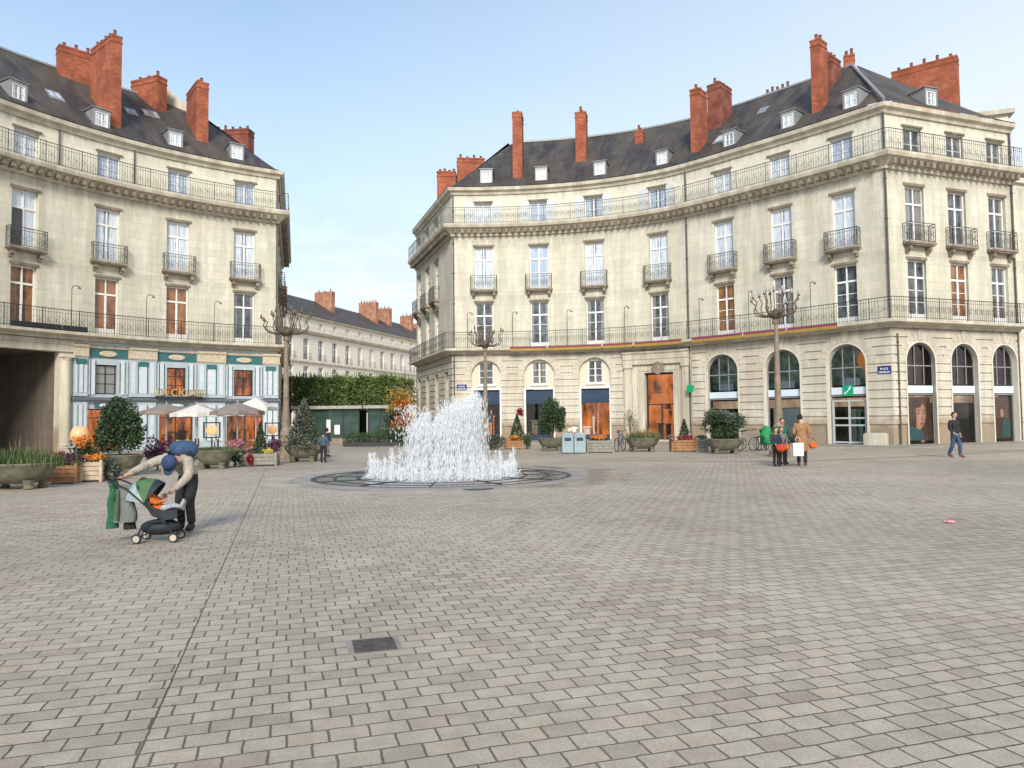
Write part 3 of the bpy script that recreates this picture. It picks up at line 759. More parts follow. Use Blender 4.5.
for k, a in enumerate(arB):
    c = (a[0] + a[1]) / 2; r = (a[1] - a[0]) / 2
    m = MB(); arch_ring(m, RP, a, .09, .095, .40, 0.); child('arch_moulding', m, 'infill', BB)
    ai = (a[0] + .095, a[1] - .095, .05, 4.55, a[4] - .095)
    m = MB(); arch_ring(m, RP, ai, .09, -.2, .1, 0.)
    for x in (-.33, .33): pbox(m, RP, c + x - .025, c + x + .025, -.27, -.2, 3.3, 4.6 + ai[4] * .85)
    pbox(m, RP, ai[0] + .05, ai[1] - .05, -.27, -.2, 4.28, 4.34); pbox(m, RP, ai[0] + .08, ai[1] - .08, -.27, -.19, 2.72, 2.80)
    child('glazing_frame', m, 'zinc', BB)
    g = MB(); arch_fill(g, RP, ai, -.245, inset=.02); child('shop_window', g, 'glass', BB)
    m = MB(); pbox(m, RP, ai[0] + .09, ai[1] - .09, -.26, -.12, 2.82, 3.22); child('fascia_board', m, 'fascia', BB)
    if k < 3:
        m = MB(); pbox(m, RP, c - .45, c + .5, -.5, -.45, 3.32, 3.75); child('screen', m, 'fascia', BB)
# bank door in the third arch
a = arB[2]; c = (a[0] + a[1]) / 2
m = MB()
for s in (a[0] + .26, c, a[1] - .26): pbox(m, RP, s - .05, s + .05, -.2, -.13, .06, 2.5)
for z in (.1, 1.05, 1.45, 2.42): pbox(m, RP, a[0] + .3, a[1] - .3, -.195, -.135, z, z + .09)
child('shop_door', m, 'blind2', BB)
m = MB(); pbox(m, RP, c - .28, c + .28, -.12, -.04, 2.74, 3.32); ob = child('bank_sign', m, 'green_sign', BB)
for q, (x, z) in enumerate(((-.14, 2.88), (-.02, 2.98), (.08, 3.1), (.14, 3.2))):
    m = MB(); loc, an = frame_at(RP, c + x, -.03, z); pts = []
    for i in range(10): t = PI / 2 + i * PI / 5; rr = (.075 if i % 2 == 0 else .03); pts.append((rr * math.cos(t), -.005, rr * math.sin(t)))
    m.quad(pts[::-1]); child('star_mark', m, 'star', BB, loc, an)
interior(BB, RP, 30.7, 42.0, 3.2, 5.9, 'shop_dark', None); interior(BB, RP, 43.5, 52.2, 3.0, 5.9, 'shop_dark', None)
M['leafy_screen'] = pane_mat('green_interior_wall', (.03, .08, .06), (.26, .34, .28), (1.5, 1.5, 1.5), rough=.6, coat=0, emit=.10)
M['store_light'] = pane_mat('lit_store_wall', (.45, .26, .14), (.85, .62, .42), (1.2, 1.2, .5), rough=.6, coat=0, emit=.35)
for a, b, mt, z0, z1 in ((31, 41.6, 'leafy_screen', 3.4, 5.8), (43.6, 52.1, 'shop_dark', 3.4, 5.8), (43.6, 52.1, 'store_light', 2.3, 2.7), (31, 41.6, 'store_light', 2.15, 2.65)):
    m = MB(); pbox(m, RP, a, b, -1.35, -1.2, z0, z1); child('interior_panel', m, mt, BB)
m = MB(); loc, an = frame_at(RP, 40.75, -1.1, 4.75); m.ball((0, 0, 0), .36, 12, 8, sz=1.5); child('hanging_lantern', m, 'shop_orange', BB, loc, an, smooth=True)
M['blind'] = simple('white_blind', (.52, .57, .56), .8, var=.15)
m = MB(); pbox(m, RP, 35.5, 37.4, -.6, -.55, .4, 2.1); child('blind', m, 'blind', BB)
m = MB(); pbox(m, RP, 31.5, 33.3, -.9, -.85, .4, 1.9); child('blind', m, 'leafy_screen', BB)
displays(BB, RP, 31.5, 41.2, 8, ['blind', 'shop_dark', 'green_sign'], hmax=1.9); displays(BB, RP, 44, 51.8, 8, ['shop_orange', 'store_light', 'shop_dark'], hmax=1.8)
m = MB(); front = sub_pts(RP, SPL, CR2); face = sub_pts(RP, CR2, REND)
roof_face(m, front, None, 1.41); roof_face(m, face, 1.41, 1.02, back=False); child('roof', m, 'slate', BB)
m = MB(); ridge_cap(m, front, .01, Path(front).L - 5.8 / 1.41); child('ridge_cap', m, 'zinc', BB)
m = MB(); m.bar(RP.pos(CR2, .4, ZE + .05), Path(front).pos(Path(front).L - 5.8 / 1.41, -5.8, ZR + .04), .09, n=6); child('hip_flashing', m, 'zinc', BB)
for s in (33.25, 37.2, 40.95, 46.35): add_dormer(BB, RP, s)
skylight(BB, RP, 32.0, .9, .9, 1.1); skylight(BB, RP, 33.8, 3.2, .6, .8)
chimney_on(BB, RP, 30.50, .55, .62, 1.2, 23.7, 2); chimney_on(BB, RP, 30.55, 3.2, 1.0, 1.7, 24.9, 4, 'brick_dark')
chimney_on(BB, RP, 33.1, 6.6, 1.9, .7, 24.5, 5, 'brick_dark', 'x', 22.5)
chimney_on(BB, RP, 38.6, .8, .55, 1.0, 24.0, 2); chimney_on(BB, RP, 38.1, 3.4, .6, 1.3, 24.0, 3, 'brick_dark'); 
hp = Path(front).pos(Path(front).L - 5.8 / 1.41, -5.8)
chimney(BB, (hp[0] - .1, hp[1] + .1), -.4, .62, .5, 23.2, 24.75, 2, 'brick', 'x')
chimney(BB, (28.0, 48.9), R(-38), 3.9, .9, 20.3, 25.3, 5, 'brick', 'x')
for z0, z1, s in ((.1, 6.0, CR2 + .45), (6.75, 14.9, CR2 + .0), (15.8, 18.0, CR2), (.1, 6.3, REND - .15), (6.8, 14.9, REND - .15), (15.8, 18, REND - .15)): child('downpipe', downpipe(BB, RP, s, z0, z1), 'pipe', BB)
m = MB(); e0 = RP.pos(REND, 0); e1 = RP.pos(REND, -11.); m.quad([(*e0, 0), (*e1, 0), (*e1, 18.46), (*e0, 18.46)]); child('end_wall', m, 'wall_top', BB)
m = MB(); m.quad([(*e1, 0), (14.5, 54.5, 0), (14.5, 54.5, 18.46), (*e1, 18.46)]); child('rear_wall', m, 'wall_top', BB)
# street name plates
M['plate'] = simple('blue_enamel', (.02, .03, .15), .35, var=.05)
def name_plate(P, s, o, z, label, flat=False):
    loc, an = frame_at(P, s, o, z); t = thing('street_sign', label, 'street sign', loc, an)
    m = MB(); m.box(-.36, .36, 0, .02, -.22, .22); m.build('plate', 'plate', t)
    for z_, tx, sz in ((.02, 'PLACE', .15), (-.16, 'GRASLIN', .15)):
        o_ = ptext(t, None, 0, 0, 0, tx, sz, 'star', thick=.002); o_.location = (0, -.006, z_)
name_plate(RP, 42.35, .085, 4.05, 'small blue street name plate on the corner townhouse beside the bank arch')
name_plate(RP, 13.65, .085, 3.95, 'small blue street name plate behind the fountain spray')
# multicoloured banner strips along the first-floor balconies
M['banner_red'] = simple('plum_cloth', (.22, .025, .075), .8, var=.15); M['banner_yellow'] = simple('mustard_cloth', (.34, .23, .04), .8, var=.2)
for k, (a, b) in enumerate(((17.2, 19.9), (20.0, 23.9), (24.0, 26.2), (26.35, 29.9), (30.7, 34.3), (34.4, 37.1), (37.2, 40.2))):
    t = thing('balcony_banner', ['plum and mustard banner strip at the left end, nearest the fountain', 'plum and mustard banner strip above the middle navy awning', 'short banner strip above the rightmost navy awning', 'banner strip over the stone entrance door', 'banner strip over the first bank arch right of the downpipe',
        'banner strip behind the top of the right candelabra lamp', 'banner strip over the bank door arch'][k], 'banner', (*RP.pos(a, .8), 6.4), 0, 'plum and mustard banners along the balconies')
    for nm, z0, z1, mt in (('upper_band', 6.64, 6.76, 'banner_red'), ('lower_band', 6.46, 6.64, 'banner_yellow')):
        m = MB(); cs = RP.cuts(a, b)
        sweep(m, RP, a, b, [(.765, z0), (.785, z0), (.785, z1), (.765, z1)])
        o = m.build(nm, mt, t); o.matrix_parent_inverse = Matrix.Translation(-t.location)
for s in (14.1, 17.4, 21.4, 25.6): bracket_lamp(BA, RP, s)
for s in (31.2, 34.7, 38.6): bracket_lamp(BB, RP, s)
# building further behind at right
BX = thing('rear_house', 'cream gabled house top showing behind the corner townhouse roof', 'building', (31.5, 53, 0))
m = MB(); T = lambda x, y, z: (29.5 + x * .95 + y * .3, 50 - x * .3 + y * .95, z)
m.box(0, 4.2, 0, 6, 0, 21.7, T); child('wall', m, 'wall_top', BX); m = MB(); m.box(-.2, 4.5, -.3, 6.2, 21.7, 22.0, T); child('roof', m, 'trim', BX)
m = MB(); m.box(1.6, 2.4, -.03, .0, 20.2, 21.2, T); child('window', m, 'pane_dark', BX)
BY = thing('neighbour_house', 'pale stone house beyond the right end of the corner townhouse', 'building', (33, 44, 0))
m = MB(); YP = Path([(29.1, 42.78), (38, 46.0)]); wall(m, YP, 0.02, YP.L, 0, 15.2, [(s - .6, s + .6, z, z + 2.6) for s in (2, 5, 8) for z in (1.2, 5.8, 10.4)]); sweep(m, YP, .02, YP.L, [(-.3, 15.2), (.2, 15.2), (.2, 15.5), (-.3, 15.5)]); child('wall', m, 'wall', BY)
for s in (2, 5, 8):
    for z in (1.2, 5.8, 10.4): add_window(BY, YP, s, z, 'farlow', 'pane_dark')
m = MB(); 
for s0, s1 in ((.02, YP.L),): m.quad([YP.pos(s0, .2, 15.5), YP.pos(s1, .2, 15.5), YP.pos(s1, -5, 18.6), YP.pos(s0, -5, 18.6)])
child('roof', m, 'slate', BY)
# ================================================================== LEFT-HAND BUILDING with the brasserie
LPTS = [(-28.908, 24.388), (-28.975, 25.384), (-29.004, 26.397), (-28.993, 27.41), (-28.942, 28.422), (-28.851, 29.431), (-28.721, 30.436), (-28.552, 31.434), (-28.343, 32.426), (-28.095, 33.408), (-27.809, 34.38), (-27.486, 35.34), (-27.124, 36.287), (-26.726, 37.218), (-26.291, 38.134), (-25.821, 39.031), (-25.316, 39.909), (-24.777, 40.767), (-24.204, 41.603), (-23.599, 42.416), (-22.963, 43.204), (-22.296, 43.967), (-21.6, 44.703), (-20.875, 45.411), (-20.123, 46.09), (-19.345, 46.739), (-18.542, 47.357), (-17.715, 47.942), (-16.866, 48.495), (-15.996, 49.014), (-15.65, 49.203), (-19.928, 63.92)]
LP = Path(LPTS); CL = LP.S[-2]; LE = LP.S[-1]
BL = thing('brasserie_house', 'cream stone house on the left with the pale blue tiled brasserie front', 'building', (-22.5, 45, 0))
WL = [6.7, 11.0, 15.11, 19.5, 23.55, 27.65]
SL = [32.5, 36.0, 39.5, 43]
upper_floors(BL, LP, .02, LE, WL + SL, None)
f1 = ['pane_brown', 'pane_brown', 'pane_brown', 'pane_brown', 'pane_brown', 'pane_dark'] + ['pane_dark'] * 4
f2 = ['pane_pale', 'pane_pale', 'pane_pale', 'pane_pale', 'pane_pale', 'pane_pale'] + ['pane_dark'] * 4
f3 = ['pane_pale', 'pane_pale', 'pane_pale', 'pane_blue', 'pane_blue', 'pane_blue'] + ['pane_dark'] * 4
for k, s in enumerate(WL + SL):
    add_window(BL, LP, s, Z1 + .05, 'firstplain', f1[k]); add_window(BL, LP, s, 11.03, 'tall', f2[k]); add_window(BL, LP, s, Z2 + .02, 'attic', f3[k], o=-.18)
    add_balcony(BL, LP, s, 10.86)
    if k == 2:   # one leaf standing open on the dark room
        m = MB(); pbox(m, LP, s - .6, s - .06, -.17, -.155, 11.15, 13.1); child('open_casement', m, 'pane_open', BL)
child('railing', long_rail(LP, .1, LE, .70, Z2), 'iron_grey', BL); child('railing', long_rail(LP, .1, LE, .66, Z1), 'iron', BL)
m = MB()  # dark planter boxes on the first floor balcony
for a, b in ((14.2, 16.8), (16.9, 18.2)): pbox(m, LP, a, b, .5, .62, Z1 + .02, Z1 + .32)
child('balcony_trough', m, 'iron', BL)
# passage opening with its column, and the brasserie zone
pas = (8.0, 16.95, -.3, 5.62)
opsL = [pas, (18.95, 20.11, 3.32, 5.03), (22.97, 24.09, 3.32, 5.03), (27.03, 28.22, 3.32, 5.03), (18.4, 20.5, .05, 2.49), (22.55, 24.55, .05, 2.49), (26.61, 28.9, .05, 2.49)]
def tiles():
    m, nt, b = nodes('pale_blue_tile'); co = coords(nt); uv = coords(nt, 'UV')
    br = N(nt, 'ShaderNodeTexBrick'); br.offset = 0.
    for k, v in (('Scale', 1.), ('Brick Width', .2), ('Row Height', .2), ('Mortar Size', .006)): br.inputs[k].default_value = v
    br.inputs['Color1'].default_value = (.40, .48, .53, 1); br.inputs['Color2'].default_value = (.48, .55, .585, 1); br.inputs['Mortar'].default_value = (.36, .42, .45, 1)
    link(nt, uv, br.inputs['Vector']); n = noise(nt, co, 1.2, 5)
    link(nt, mixc(nt, ramp(nt, n, [(.4, 0.), (.7, .35)]), br.outputs['Color'], (.34, .42, .46)), b.inputs['Base Color']); b.inputs['Roughness'].default_value = .3
    return m
M['tile'] = tiles(); M['teal'] = simple('teal_tile', (.035, .15, .16), .35, var=.4, scale=9); M['whitetile'] = simple('white_glazed_tile', (.60, .65, .69), .3, var=.14)
M['gold'] = simple('gilt', (.75, .55, .22), .35, .6, var=.2); M['capital'] = simple('cream_capital', (.55, .48, .36), .7, var=.3, scale=10)
M['slate_band'] = simple('dark_ledge', (.13, .15, .17), .6, var=.2)
m = MB(); wall(m, LP, .02, 17.66, -.3, 6.32, opsL, rev=.4); courses(m, LP, .1, 7.9, 1.1, 6.2, opsL); child('ground_floor_wall', m, 'rust', BL); m = MB(); wall(m, LP, CL, LE, -.3, 6.32, [], rev=.3); courses(m, LP, CL + .1, LE, 1.1, 6.2, []); child('side_ground_floor_wall', m, 'rust', BL)
m = MB(); wall(m, LP, 17.66, CL, -.3, 6.32, opsL, rev=.3); child('tiled_front', m, 'tile', BL)
m = MB()
for a, b in ((17.05, 17.6),): 
    sweep(m, LP, a - .08, b + .08, [(-.3, 0), (.30, 0), (.30, .35), (.24, .42), (-.3, .42)])
    c_ = LP.pos((a + b) / 2, .0); m.lathe([(.30, .42), (.32, .5), (.29, .56), (.29, 2.4), (.265, 5.15), (.30, 5.2), (.30, 5.28), (.34, 5.32)], 20, (c_[0], c_[1], 0))
    sweep(m, LP, a - .08, b + .08, [(-.3, 5.32), (.33, 5.32), (.33, 5.52), (-.3, 5.52)])
sweep(m, LP, 7.6, 17.7, [(.002, 5.64), (.14, 5.64), (.14, 6.0), (.2, 6.05), (.2, 6.28), (.002, 6.28)])
child('passage_column', m, 'trim', BL)
# passage interior
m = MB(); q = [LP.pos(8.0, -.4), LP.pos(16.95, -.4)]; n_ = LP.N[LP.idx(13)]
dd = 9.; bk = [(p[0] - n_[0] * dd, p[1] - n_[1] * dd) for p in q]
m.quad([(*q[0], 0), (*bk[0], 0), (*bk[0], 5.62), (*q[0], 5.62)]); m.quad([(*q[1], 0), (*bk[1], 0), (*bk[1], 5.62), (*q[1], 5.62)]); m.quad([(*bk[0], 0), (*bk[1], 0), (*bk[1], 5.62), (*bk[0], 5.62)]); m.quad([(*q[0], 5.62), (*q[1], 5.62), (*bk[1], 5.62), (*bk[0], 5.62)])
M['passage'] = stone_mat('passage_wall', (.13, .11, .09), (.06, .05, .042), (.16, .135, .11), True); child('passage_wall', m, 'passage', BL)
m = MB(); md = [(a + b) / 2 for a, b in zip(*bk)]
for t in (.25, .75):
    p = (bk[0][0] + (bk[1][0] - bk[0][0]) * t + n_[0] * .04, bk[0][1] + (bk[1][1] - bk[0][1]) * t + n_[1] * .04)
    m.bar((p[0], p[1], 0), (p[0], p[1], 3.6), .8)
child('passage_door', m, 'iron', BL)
# brasserie decoration
pil = [(17.72, 18.45), (20.75, 22.3), (24.75, 26.45), (28.85, CL - .05)]
tl = MB(); wt = MB(); cp = MB(); ld = MB(); fr_ = MB()
for a, b in pil:
    sweep(fr_, LP, a, b, [(.002, 3.2), (.16, 3.2), (.16, 5.4), (.002, 5.4)]); sweep(fr_, LP, a, b, [(.002, 0.), (.16, 0.), (.16, 2.9), (.002, 2.9)])
    k = max(1, round((b - a) / .8)); n = 3 if b - a > 1 else 1
    # tall white panel edged with teal
    for z0, z1 in ((3.4, 5.25), (.5, 2.7)):
        w = (b - a); pbox(wt, LP, a + w * .36, b - w * .36, .161, .19, z0, z1); pbox(wt, LP, a + w * .08, a + w * .22, .161, .18, z0, z1); pbox(wt, LP, b - w * .22, b - w * .08, .161, .18, z0, z1)
        for q in (.31, .66): pbox(tl, LP, a + w * q, a + w * (q + .03), .161, .178, z0, z1)
    loc, an = frame_at(LP, (a + b) / 2, .17, 5.1); 
    pbox(tl, LP, (a + b) / 2 - .3, (a + b) / 2 + .3, .19, .21, 5.0, 5.3)
    sweep(cp, LP, a - .04, b + .04, [(.002, 5.4), (.2, 5.4), (.24, 5.5), (.2, 5.55), (.2, 5.9), (.28, 6.0), (.28, 6.1), (.002, 6.2)])
for a, b in ((18.45, 20.75), (22.3, 24.75), (26.45, 28.85)):
    pbox(tl, LP, a + .05, b - .05, .0, .05, 5.42, 5.92)
    c = (a + b) / 2; m = MB(); loc, an = frame_at(LP, c, .05, 5.66)
    m.lathe([(.5, 0), (.5, .05), (.42, .09), (.001, .09)], 20, sy=.36)
    for i, v in enumerate(m.v): m.v[i] = (v[0], -v[2], v[1])
    child('cartouche', m, 'capital', BL, loc, an)
    w = b - a
    for q0, q1 in ((.02, .07), (.10, .19), (.81, .90), (.93, .98)):
        pbox(wt if q0 in (.10, .81) else fr_, LP, a + w * q0, a + w * q1, .002, .06 if q0 in (.10, .81) else .1, 3.3, 5.3)
    for q0 in (.085, .2, .79, .905): pbox(tl, LP, a + w * q0, a + w * q0 + .02, .002, .05, 3.4, 5.2)
    pbox(tl, LP, c - .7, c + .7, .002, .07, 2.55, 2.8); 
    m = MB(); m.ball((0, 0, 0), .2, 10, 6, sx=2.4, sz=.7); loc, an = frame_at(LP, c, .07, 2.68); child('tile_garland', m, 'whitetile', BL, loc, an)
sweep(ld, LP, 17.66, CL - .02, [(.002, 2.9), (.2, 2.9), (.26, 3.0), (.26, 3.1), (.05, 3.16), (.002, 3.16)])
child_each('tile_panel', wt, 'whitetile', BL); child_each('teal_ornament', tl, 'teal', BL); child_each('pilaster_capital', cp, 'capital', BL); child('ledge', ld, 'slate_band', BL); child_each('pilaster_facing', fr_, 'tile', BL)
m = MB(); sweep(m, LP, 17.66, CL - .02, [(.002, 5.93), (.12, 5.95), (.12, 6.1), (.002, 6.14)]); child('frieze_moulding', m, 'trim', BL)
for k, (a, b, z0, z1) in enumerate([(18.95, 20.11, 3.32, 5.03), (22.97, 24.09, 3.32, 5.03), (27.03, 28.22, 3.32, 5.03), (18.4, 20.5, .05, 2.49), (22.55, 24.55, .05, 2.49), (26.61, 28.9, .05, 2.49)]):
    m = MB(); fw = .07; c = (a + b) / 2
    pbox(m, LP, a, a + fw, -.22, -.14, z0, z1); pbox(m, LP, b - fw, b, -.22, -.14, z0, z1); pbox(m, LP, a + fw, b - fw, -.22, -.14, z1 - fw, z1); pbox(m, LP, a + fw, b - fw, -.22, -.14, z0, z0 + fw)
    pbox(m, LP, c - .03, c + .03, -.21, -.15, z0 + fw, z1 - fw)
    for q in ((.35, .68) if k < 3 else (.78,)): pbox(m, LP, a + fw, b - fw, -.205, -.155, z0 + (z1 - z0) * q, z0 + (z1 - z0) * q + .04)
    w = child('window' if k < 3 else 'glazed_door', m, 'iron', BL)
    g = MB(); g.quad([LP.pos(a, -.18, z0), LP.pos(b, -.18, z0), LP.pos(b, -.18, z1), LP.pos(a, -.18, z1)])
    o = put('pane', g.mesh('pane', 'pane_dark' if k == 0 else 'glass'), w)
m = MB(); pbox(m, LP, 19.0, 20.1, -.21, -.20, 3.3, 5.03)
interior(BL, LP, 20.9, 29.2, 2.6, 5.3, 'shop_orange', 'lamp_warm', 3.2) if False else None
M['brasserie_room'] = pane_mat('warm_panelled_room', (.03, .01, .005), (.75, .27, .06), (1.5, 1.5, .5), rough=.5, emit=.36, coat=0)  # orange room glow painted on the panelling, walls emit it themselves
interior(BL, LP, 18.0, 29.2, 2.4, 2.7, 'brasserie_room', 'lamp_warm'); interior(BL, LP, 21.5, 29.2, 2.0, 5.3, 'brasserie_room', 'lamp_warm', 3.2)
displays(BL, LP, 22.7, 24.4, 5, ['shop_dark', 'shop_orange', 'trim_dark'], o1=-1.8, hmax=1.5); displays(BL, LP, 26.7, 28.8, 5, ['shop_dark', 'shop_orange', 'trim_dark'], o1=-1.8, hmax=1.5)
for s in (17.3, 21.5, 25.6): bracket_lamp(BL, LP, s)
# curved balustrade and gilt name over the middle bay
m = MB(); sweep(m, LP, 22.2, 25.0, [(.2, 3.16), (.5, 3.16), (.5, 3.24), (.2, 3.24)])
for a, b in ((22.2, 25.0),):
    for hh in (.12, .45): m.bar(LP.pos(a, .46, 3.2 + hh), LP.pos(b, .46, 3.2 + hh), .02)
    for k in range(19): s = a + (b - a) * k / 18; m.bar(LP.pos(s, .46, 3.24), LP.pos(s, .46, 3.66), .014)
child('sign_balustrade', m, 'iron', BL)
ptext(BL, LP, 23.62, .56, 3.28, 'LA CIGALE', .62, 'gold', name='gilt_lettering', thick=.03)
# roof
m = MB(); front = sub_pts(LP, .02, CL); side = sub_pts(LP, CL, LE)
roof_face(m, front, None, 1.28); roof_face(m, side, 1.28, None); child('roof', m, 'slate', BL)
m = MB(); ridge_cap(m, front, .01, Path(front).L - 5.8 / 1.28); child('ridge_cap', m, 'zinc', BL)
for s, k in ((14.70, 1), (19.10, 1.05), (23.35, 1), (27.15, 1)): add_dormer(BL, LP, s, k=k)
skylight(BL, LP, 17.4, 1.6); skylight(BL, LP, 21.7, 2.6, .7, .8); skylight(BL, LP, 22.9, 3.0, 1.0, .9)
chimney_on(BL, LP, 20.05, .5, .60, 3.0, 24.9, 5, 'brick')
chimney(BL, (-27.0, 46.0), R(45), 2.7, .8, 21, 25.3, 4, 'brick', 'x'); chimney(BL, (-24.6, 48.9), R(-22), 2.4, .8, 20, 24.9, 3, 'brick', 'x')
chimney_on(BL, LP, 25.35, 1.4, .75, 2.6, 24.1, 4, 'brick'); chimney(BL, (-20.6, 53.6), R(-8), 2.9, .9, 19, 23.2, 5, 'brick_dark', 'x')
m = MB(); T = lambda x, y, z: (-24.2 + x * .93, 50.2 + x * .25 + y, z + .75)
m.quad([T(0, 0, 20), T(1.9, 0, 18), T(1.9, 0, 23.0), T(0, 0, 24.6)]); m.quad([T(0, .4, 20), T(1.9, .4, 18), T(1.9, .4, 23.0), T(0, .4, 24.6)]); m.quad([T(0, 0, 24.6), T(1.9, 0, 23.0), T(1.9, .4, 23.0), T(0, .4, 24.6)]); m.quad([T(0, 0, 20), T(0, 0, 24.6), T(0, .4, 24.6), T(0, .4, 20)])
child('gable_wall', m, 'trim', BL)
for s, z0, z1 in ((16.76, 15.8, 18.), (20.9, 15.8, 18), (CL - .12, 15.8, 18), (CL - .12, 6.75, 14.9)): child('downpipe', downpipe(BL, LP, s, z0, z1, r=.04), 'pipe', BL)
shell_pts = LP.pos(.02, -11.5), LP.pos(CL, -7)
m = MB(); a, b = LP.pos(.02, 0), LP.pos(.02, -11.5); e = LP.pos(LE, 0); f_ = LP.pos(LE, -11.5)
m.quad([(*a, 0), (*b, 0), (*b, 18.4), (*a, 18.4)]); m.quad([(*b, 0), (*f_, 0), (*f_, 18.4), (*b, 18.4)]); m.quad([(*f_, 0), (*e, 0), (*e, 18.4), (*f_, 18.4)]); child('rear_wall', m, 'wall_top', BL)

# ================================================================== FAR STREET: building, clipped trees, pavilion
FP = Path([(-34.3, 84.8), (-12.0, 154.0)])
BF = thing('distant_townhouse', 'long white terrace with grey roof and orange chimneys at the far end of the street', 'building', (-24, 116, 0))
def far_s(t): return math.dist(FP.P[0], (-29.8 + 12 * t, 98.8 + 37.2 * t))
ws = [7.5 + 3.72 * k for k in range(17)]
M['farwall'] = stone_mat('far_pale_stone', (.84, .79, .69), (.66, .60, .50), (.85, .80, .71), blocks=False, streak=.2)
ops = []
for s in ws: ops += [(s - .65, s + .65, 10.2, 13.2), (s - .65, s + .65, 7.0, 9.3), (s - .65, s + .65, 1.2, 4.6), (s - .45, s + .45, 14.75, 15.65)]
m = MB(); wall(m, FP, .02, FP.L, 0, 16.2, ops, rev=.25); child('wall', m, 'farwall', BF)
for s in ws:
    add_window(BF, FP, s, 10.2, 'far', 'pane_dark' if random.random() < .7 else 'pane_pale'); add_window(BF, FP, s, 7.0, 'farlow', 'pane_dark'); add_window(BF, FP, s, 14.75, 'farattic', 'pane_pale')
    m = MB(); rail_panel(m, (-.8, -.3, 0), (.8, -.3, 0), .95, n=6); loc, an = frame_at(FP, s, 0, 10.2); child('railing', m, 'iron', BF, loc, an)
m = MB(); sweep(m, FP, .02, FP.L, [(.002, 13.7), (.5, 13.9), (.6, 14.2), (.002, 14.3)]); sweep(m, FP, .02, FP.L, [(.002, 16.0), (.4, 16.1), (.5, 16.35), (.002, 16.4)]); sweep(m, FP, .02, FP.L, [(.002, 9.75), (.25, 9.8), (.25, 9.98), (.002, 10.)])
child('cornice', m, 'trim', BF)
m = MB(); L_ = FP.L - .02
m.quad([FP.pos(.02, .5, 16.4), FP.pos(L_, .5, 16.4), FP.pos(L_, -6, 20.4), FP.pos(.02, -6, 20.4)], [(0, 0), (L_, 0), (L_, 8), (0, 8)]); m.quad([FP.pos(.02, -6, 20.4), FP.pos(L_, -6, 20.4), FP.pos(L_, -13, 16), FP.pos(.02, -13, 16)], [(0, 0), (L_, 0), (L_, 8), (0, 8)])
child('roof', m, 'slate', BF)
for s, w, z, n in ((14., 3.0, 21.9, 3), (20., 1.4, 21.0, 1), (31, 3.1, 21.8, 3), (45, 3.4, 22.2, 6), (51, 2.4, 22.0, 3), (60, 2.4, 21.8, 3)):
    loc, an = frame_at(FP, s, -4.5); chimney(BF, loc, an + R(90) if w > 1.9 else an, w, .9, 17.5, z, n, 'brick_pale', 'x')
m = MB(); e0, e1 = FP.pos(.02, 0), FP.pos(.02, -12.5); m.quad([(*e0, 0), (*e1, 0), (*e1, 16.3), (*FP.pos(.02, -6), 20.3), (*e0, 16.3)]); e2 = FP.pos(L_, -12.5); m.quad([(*e1, 0), (*e2, 0), (*e2, 16.3), (*e1, 16.3)]); child('rear_wall', m, 'farwall', BF)
# a tiled-roof house farther still
M['tiles_red'] = simple('orange_roof_tiles', (.42, .15, .07), .85, var=.3, scale=2)
BG = thing('distant_tiled_house', 'distant house with orange tiled roof beside the far terrace', 'building', (-14, 170, 0))
m = MB(); m.box(-30, 8, 160, 175, 0, 19.5); child('wall', m, 'farwall', BG); m = MB()
m.quad([(-31, 159, 19.5), (9, 159, 19.5), (9, 167, 23.5), (-31, 167, 23.5)]); m.quad([(-31, 167, 23.5), (9, 167, 23.5), (9, 176, 19.5), (-31, 176, 19.5)]); child('roof', m, 'tiles_red', BG)

# foliage
def leaf_mat(name, cols, scale=1.2, rough=.55):
    m, nt, b = nodes(name); co = coords(nt)
    n1 = noise(nt, co, scale, 3); wn = noise(nt, co, 34, 1)
    f = math_(nt, 'ADD', math_(nt, 'MULTIPLY', n1, .75), math_(nt, 'MULTIPLY', wn, .5))
    k = len(cols); link(nt, ramp(nt, f, [(.42 + .4 * i / (k - 1), c) for i, c in enumerate(cols)]), b.inputs['Base Color'])
    b.inputs['Roughness'].default_value = rough
    b.inputs['Transmission Weight'].default_value = 0.
    return m
M['leaf'] = leaf_mat('dark_evergreen_leaves', [(.018, .035, .014), (.03, .06, .02), (.06, .10, .035)])
M['leaf_grey'] = leaf_mat('grey_olive_leaves', [(.03, .04, .025), (.07, .085, .055), (.22, .23, .19)], 2.5)
M['leaf_hedge'] = leaf_mat('clipped_lime_leaves', [(.035, .075, .018), (.085, .14, .03), (.22, .24, .05)], .5)
M['leaf_bright'] = leaf_mat('fresh_green_leaves', [(.02, .045, .012), (.05, .09, .022), (.12, .16, .045)], 3)
M['leaf_red'] = leaf_mat('autumn_leaves', [(.25, .03, .01), (.45, .13, .02), (.42, .30, .04)], .9)
M['leaf_yellowing'] = leaf_mat('yellowing_leaves', [(.12, .14, .03), (.35, .25, .04), (.45, .16, .03)], .9)
M['leaf_purple'] = leaf_mat('purple_heather', [(.03, .01, .03), (.09, .02, .06), (.22, .07, .15)], 4)
M['fl_orange'] = leaf_mat('orange_flowers', [(.30, .06, .01), (.65, .20, .02), (.75, .30, .04)], 5)
M['fl_yellow'] = leaf_mat('yellow_flowers', [(.30, .26, .03), (.6, .5, .05), (.7, .62, .12)], 5)
M['fl_pink'] = leaf_mat('dusty_pink_flowers', [(.20, .06, .07), (.42, .18, .20), (.55, .34, .34)], 5)
M['fl_red'] = leaf_mat('burgundy_flowers', [(.10, .01, .02), (.28, .02, .04), (.35, .06, .08)], 5)
M['straw'] = leaf_mat('dry_grass', [(.16, .11, .05), (.28, .2, .09), (.36, .28, .14)], 4)
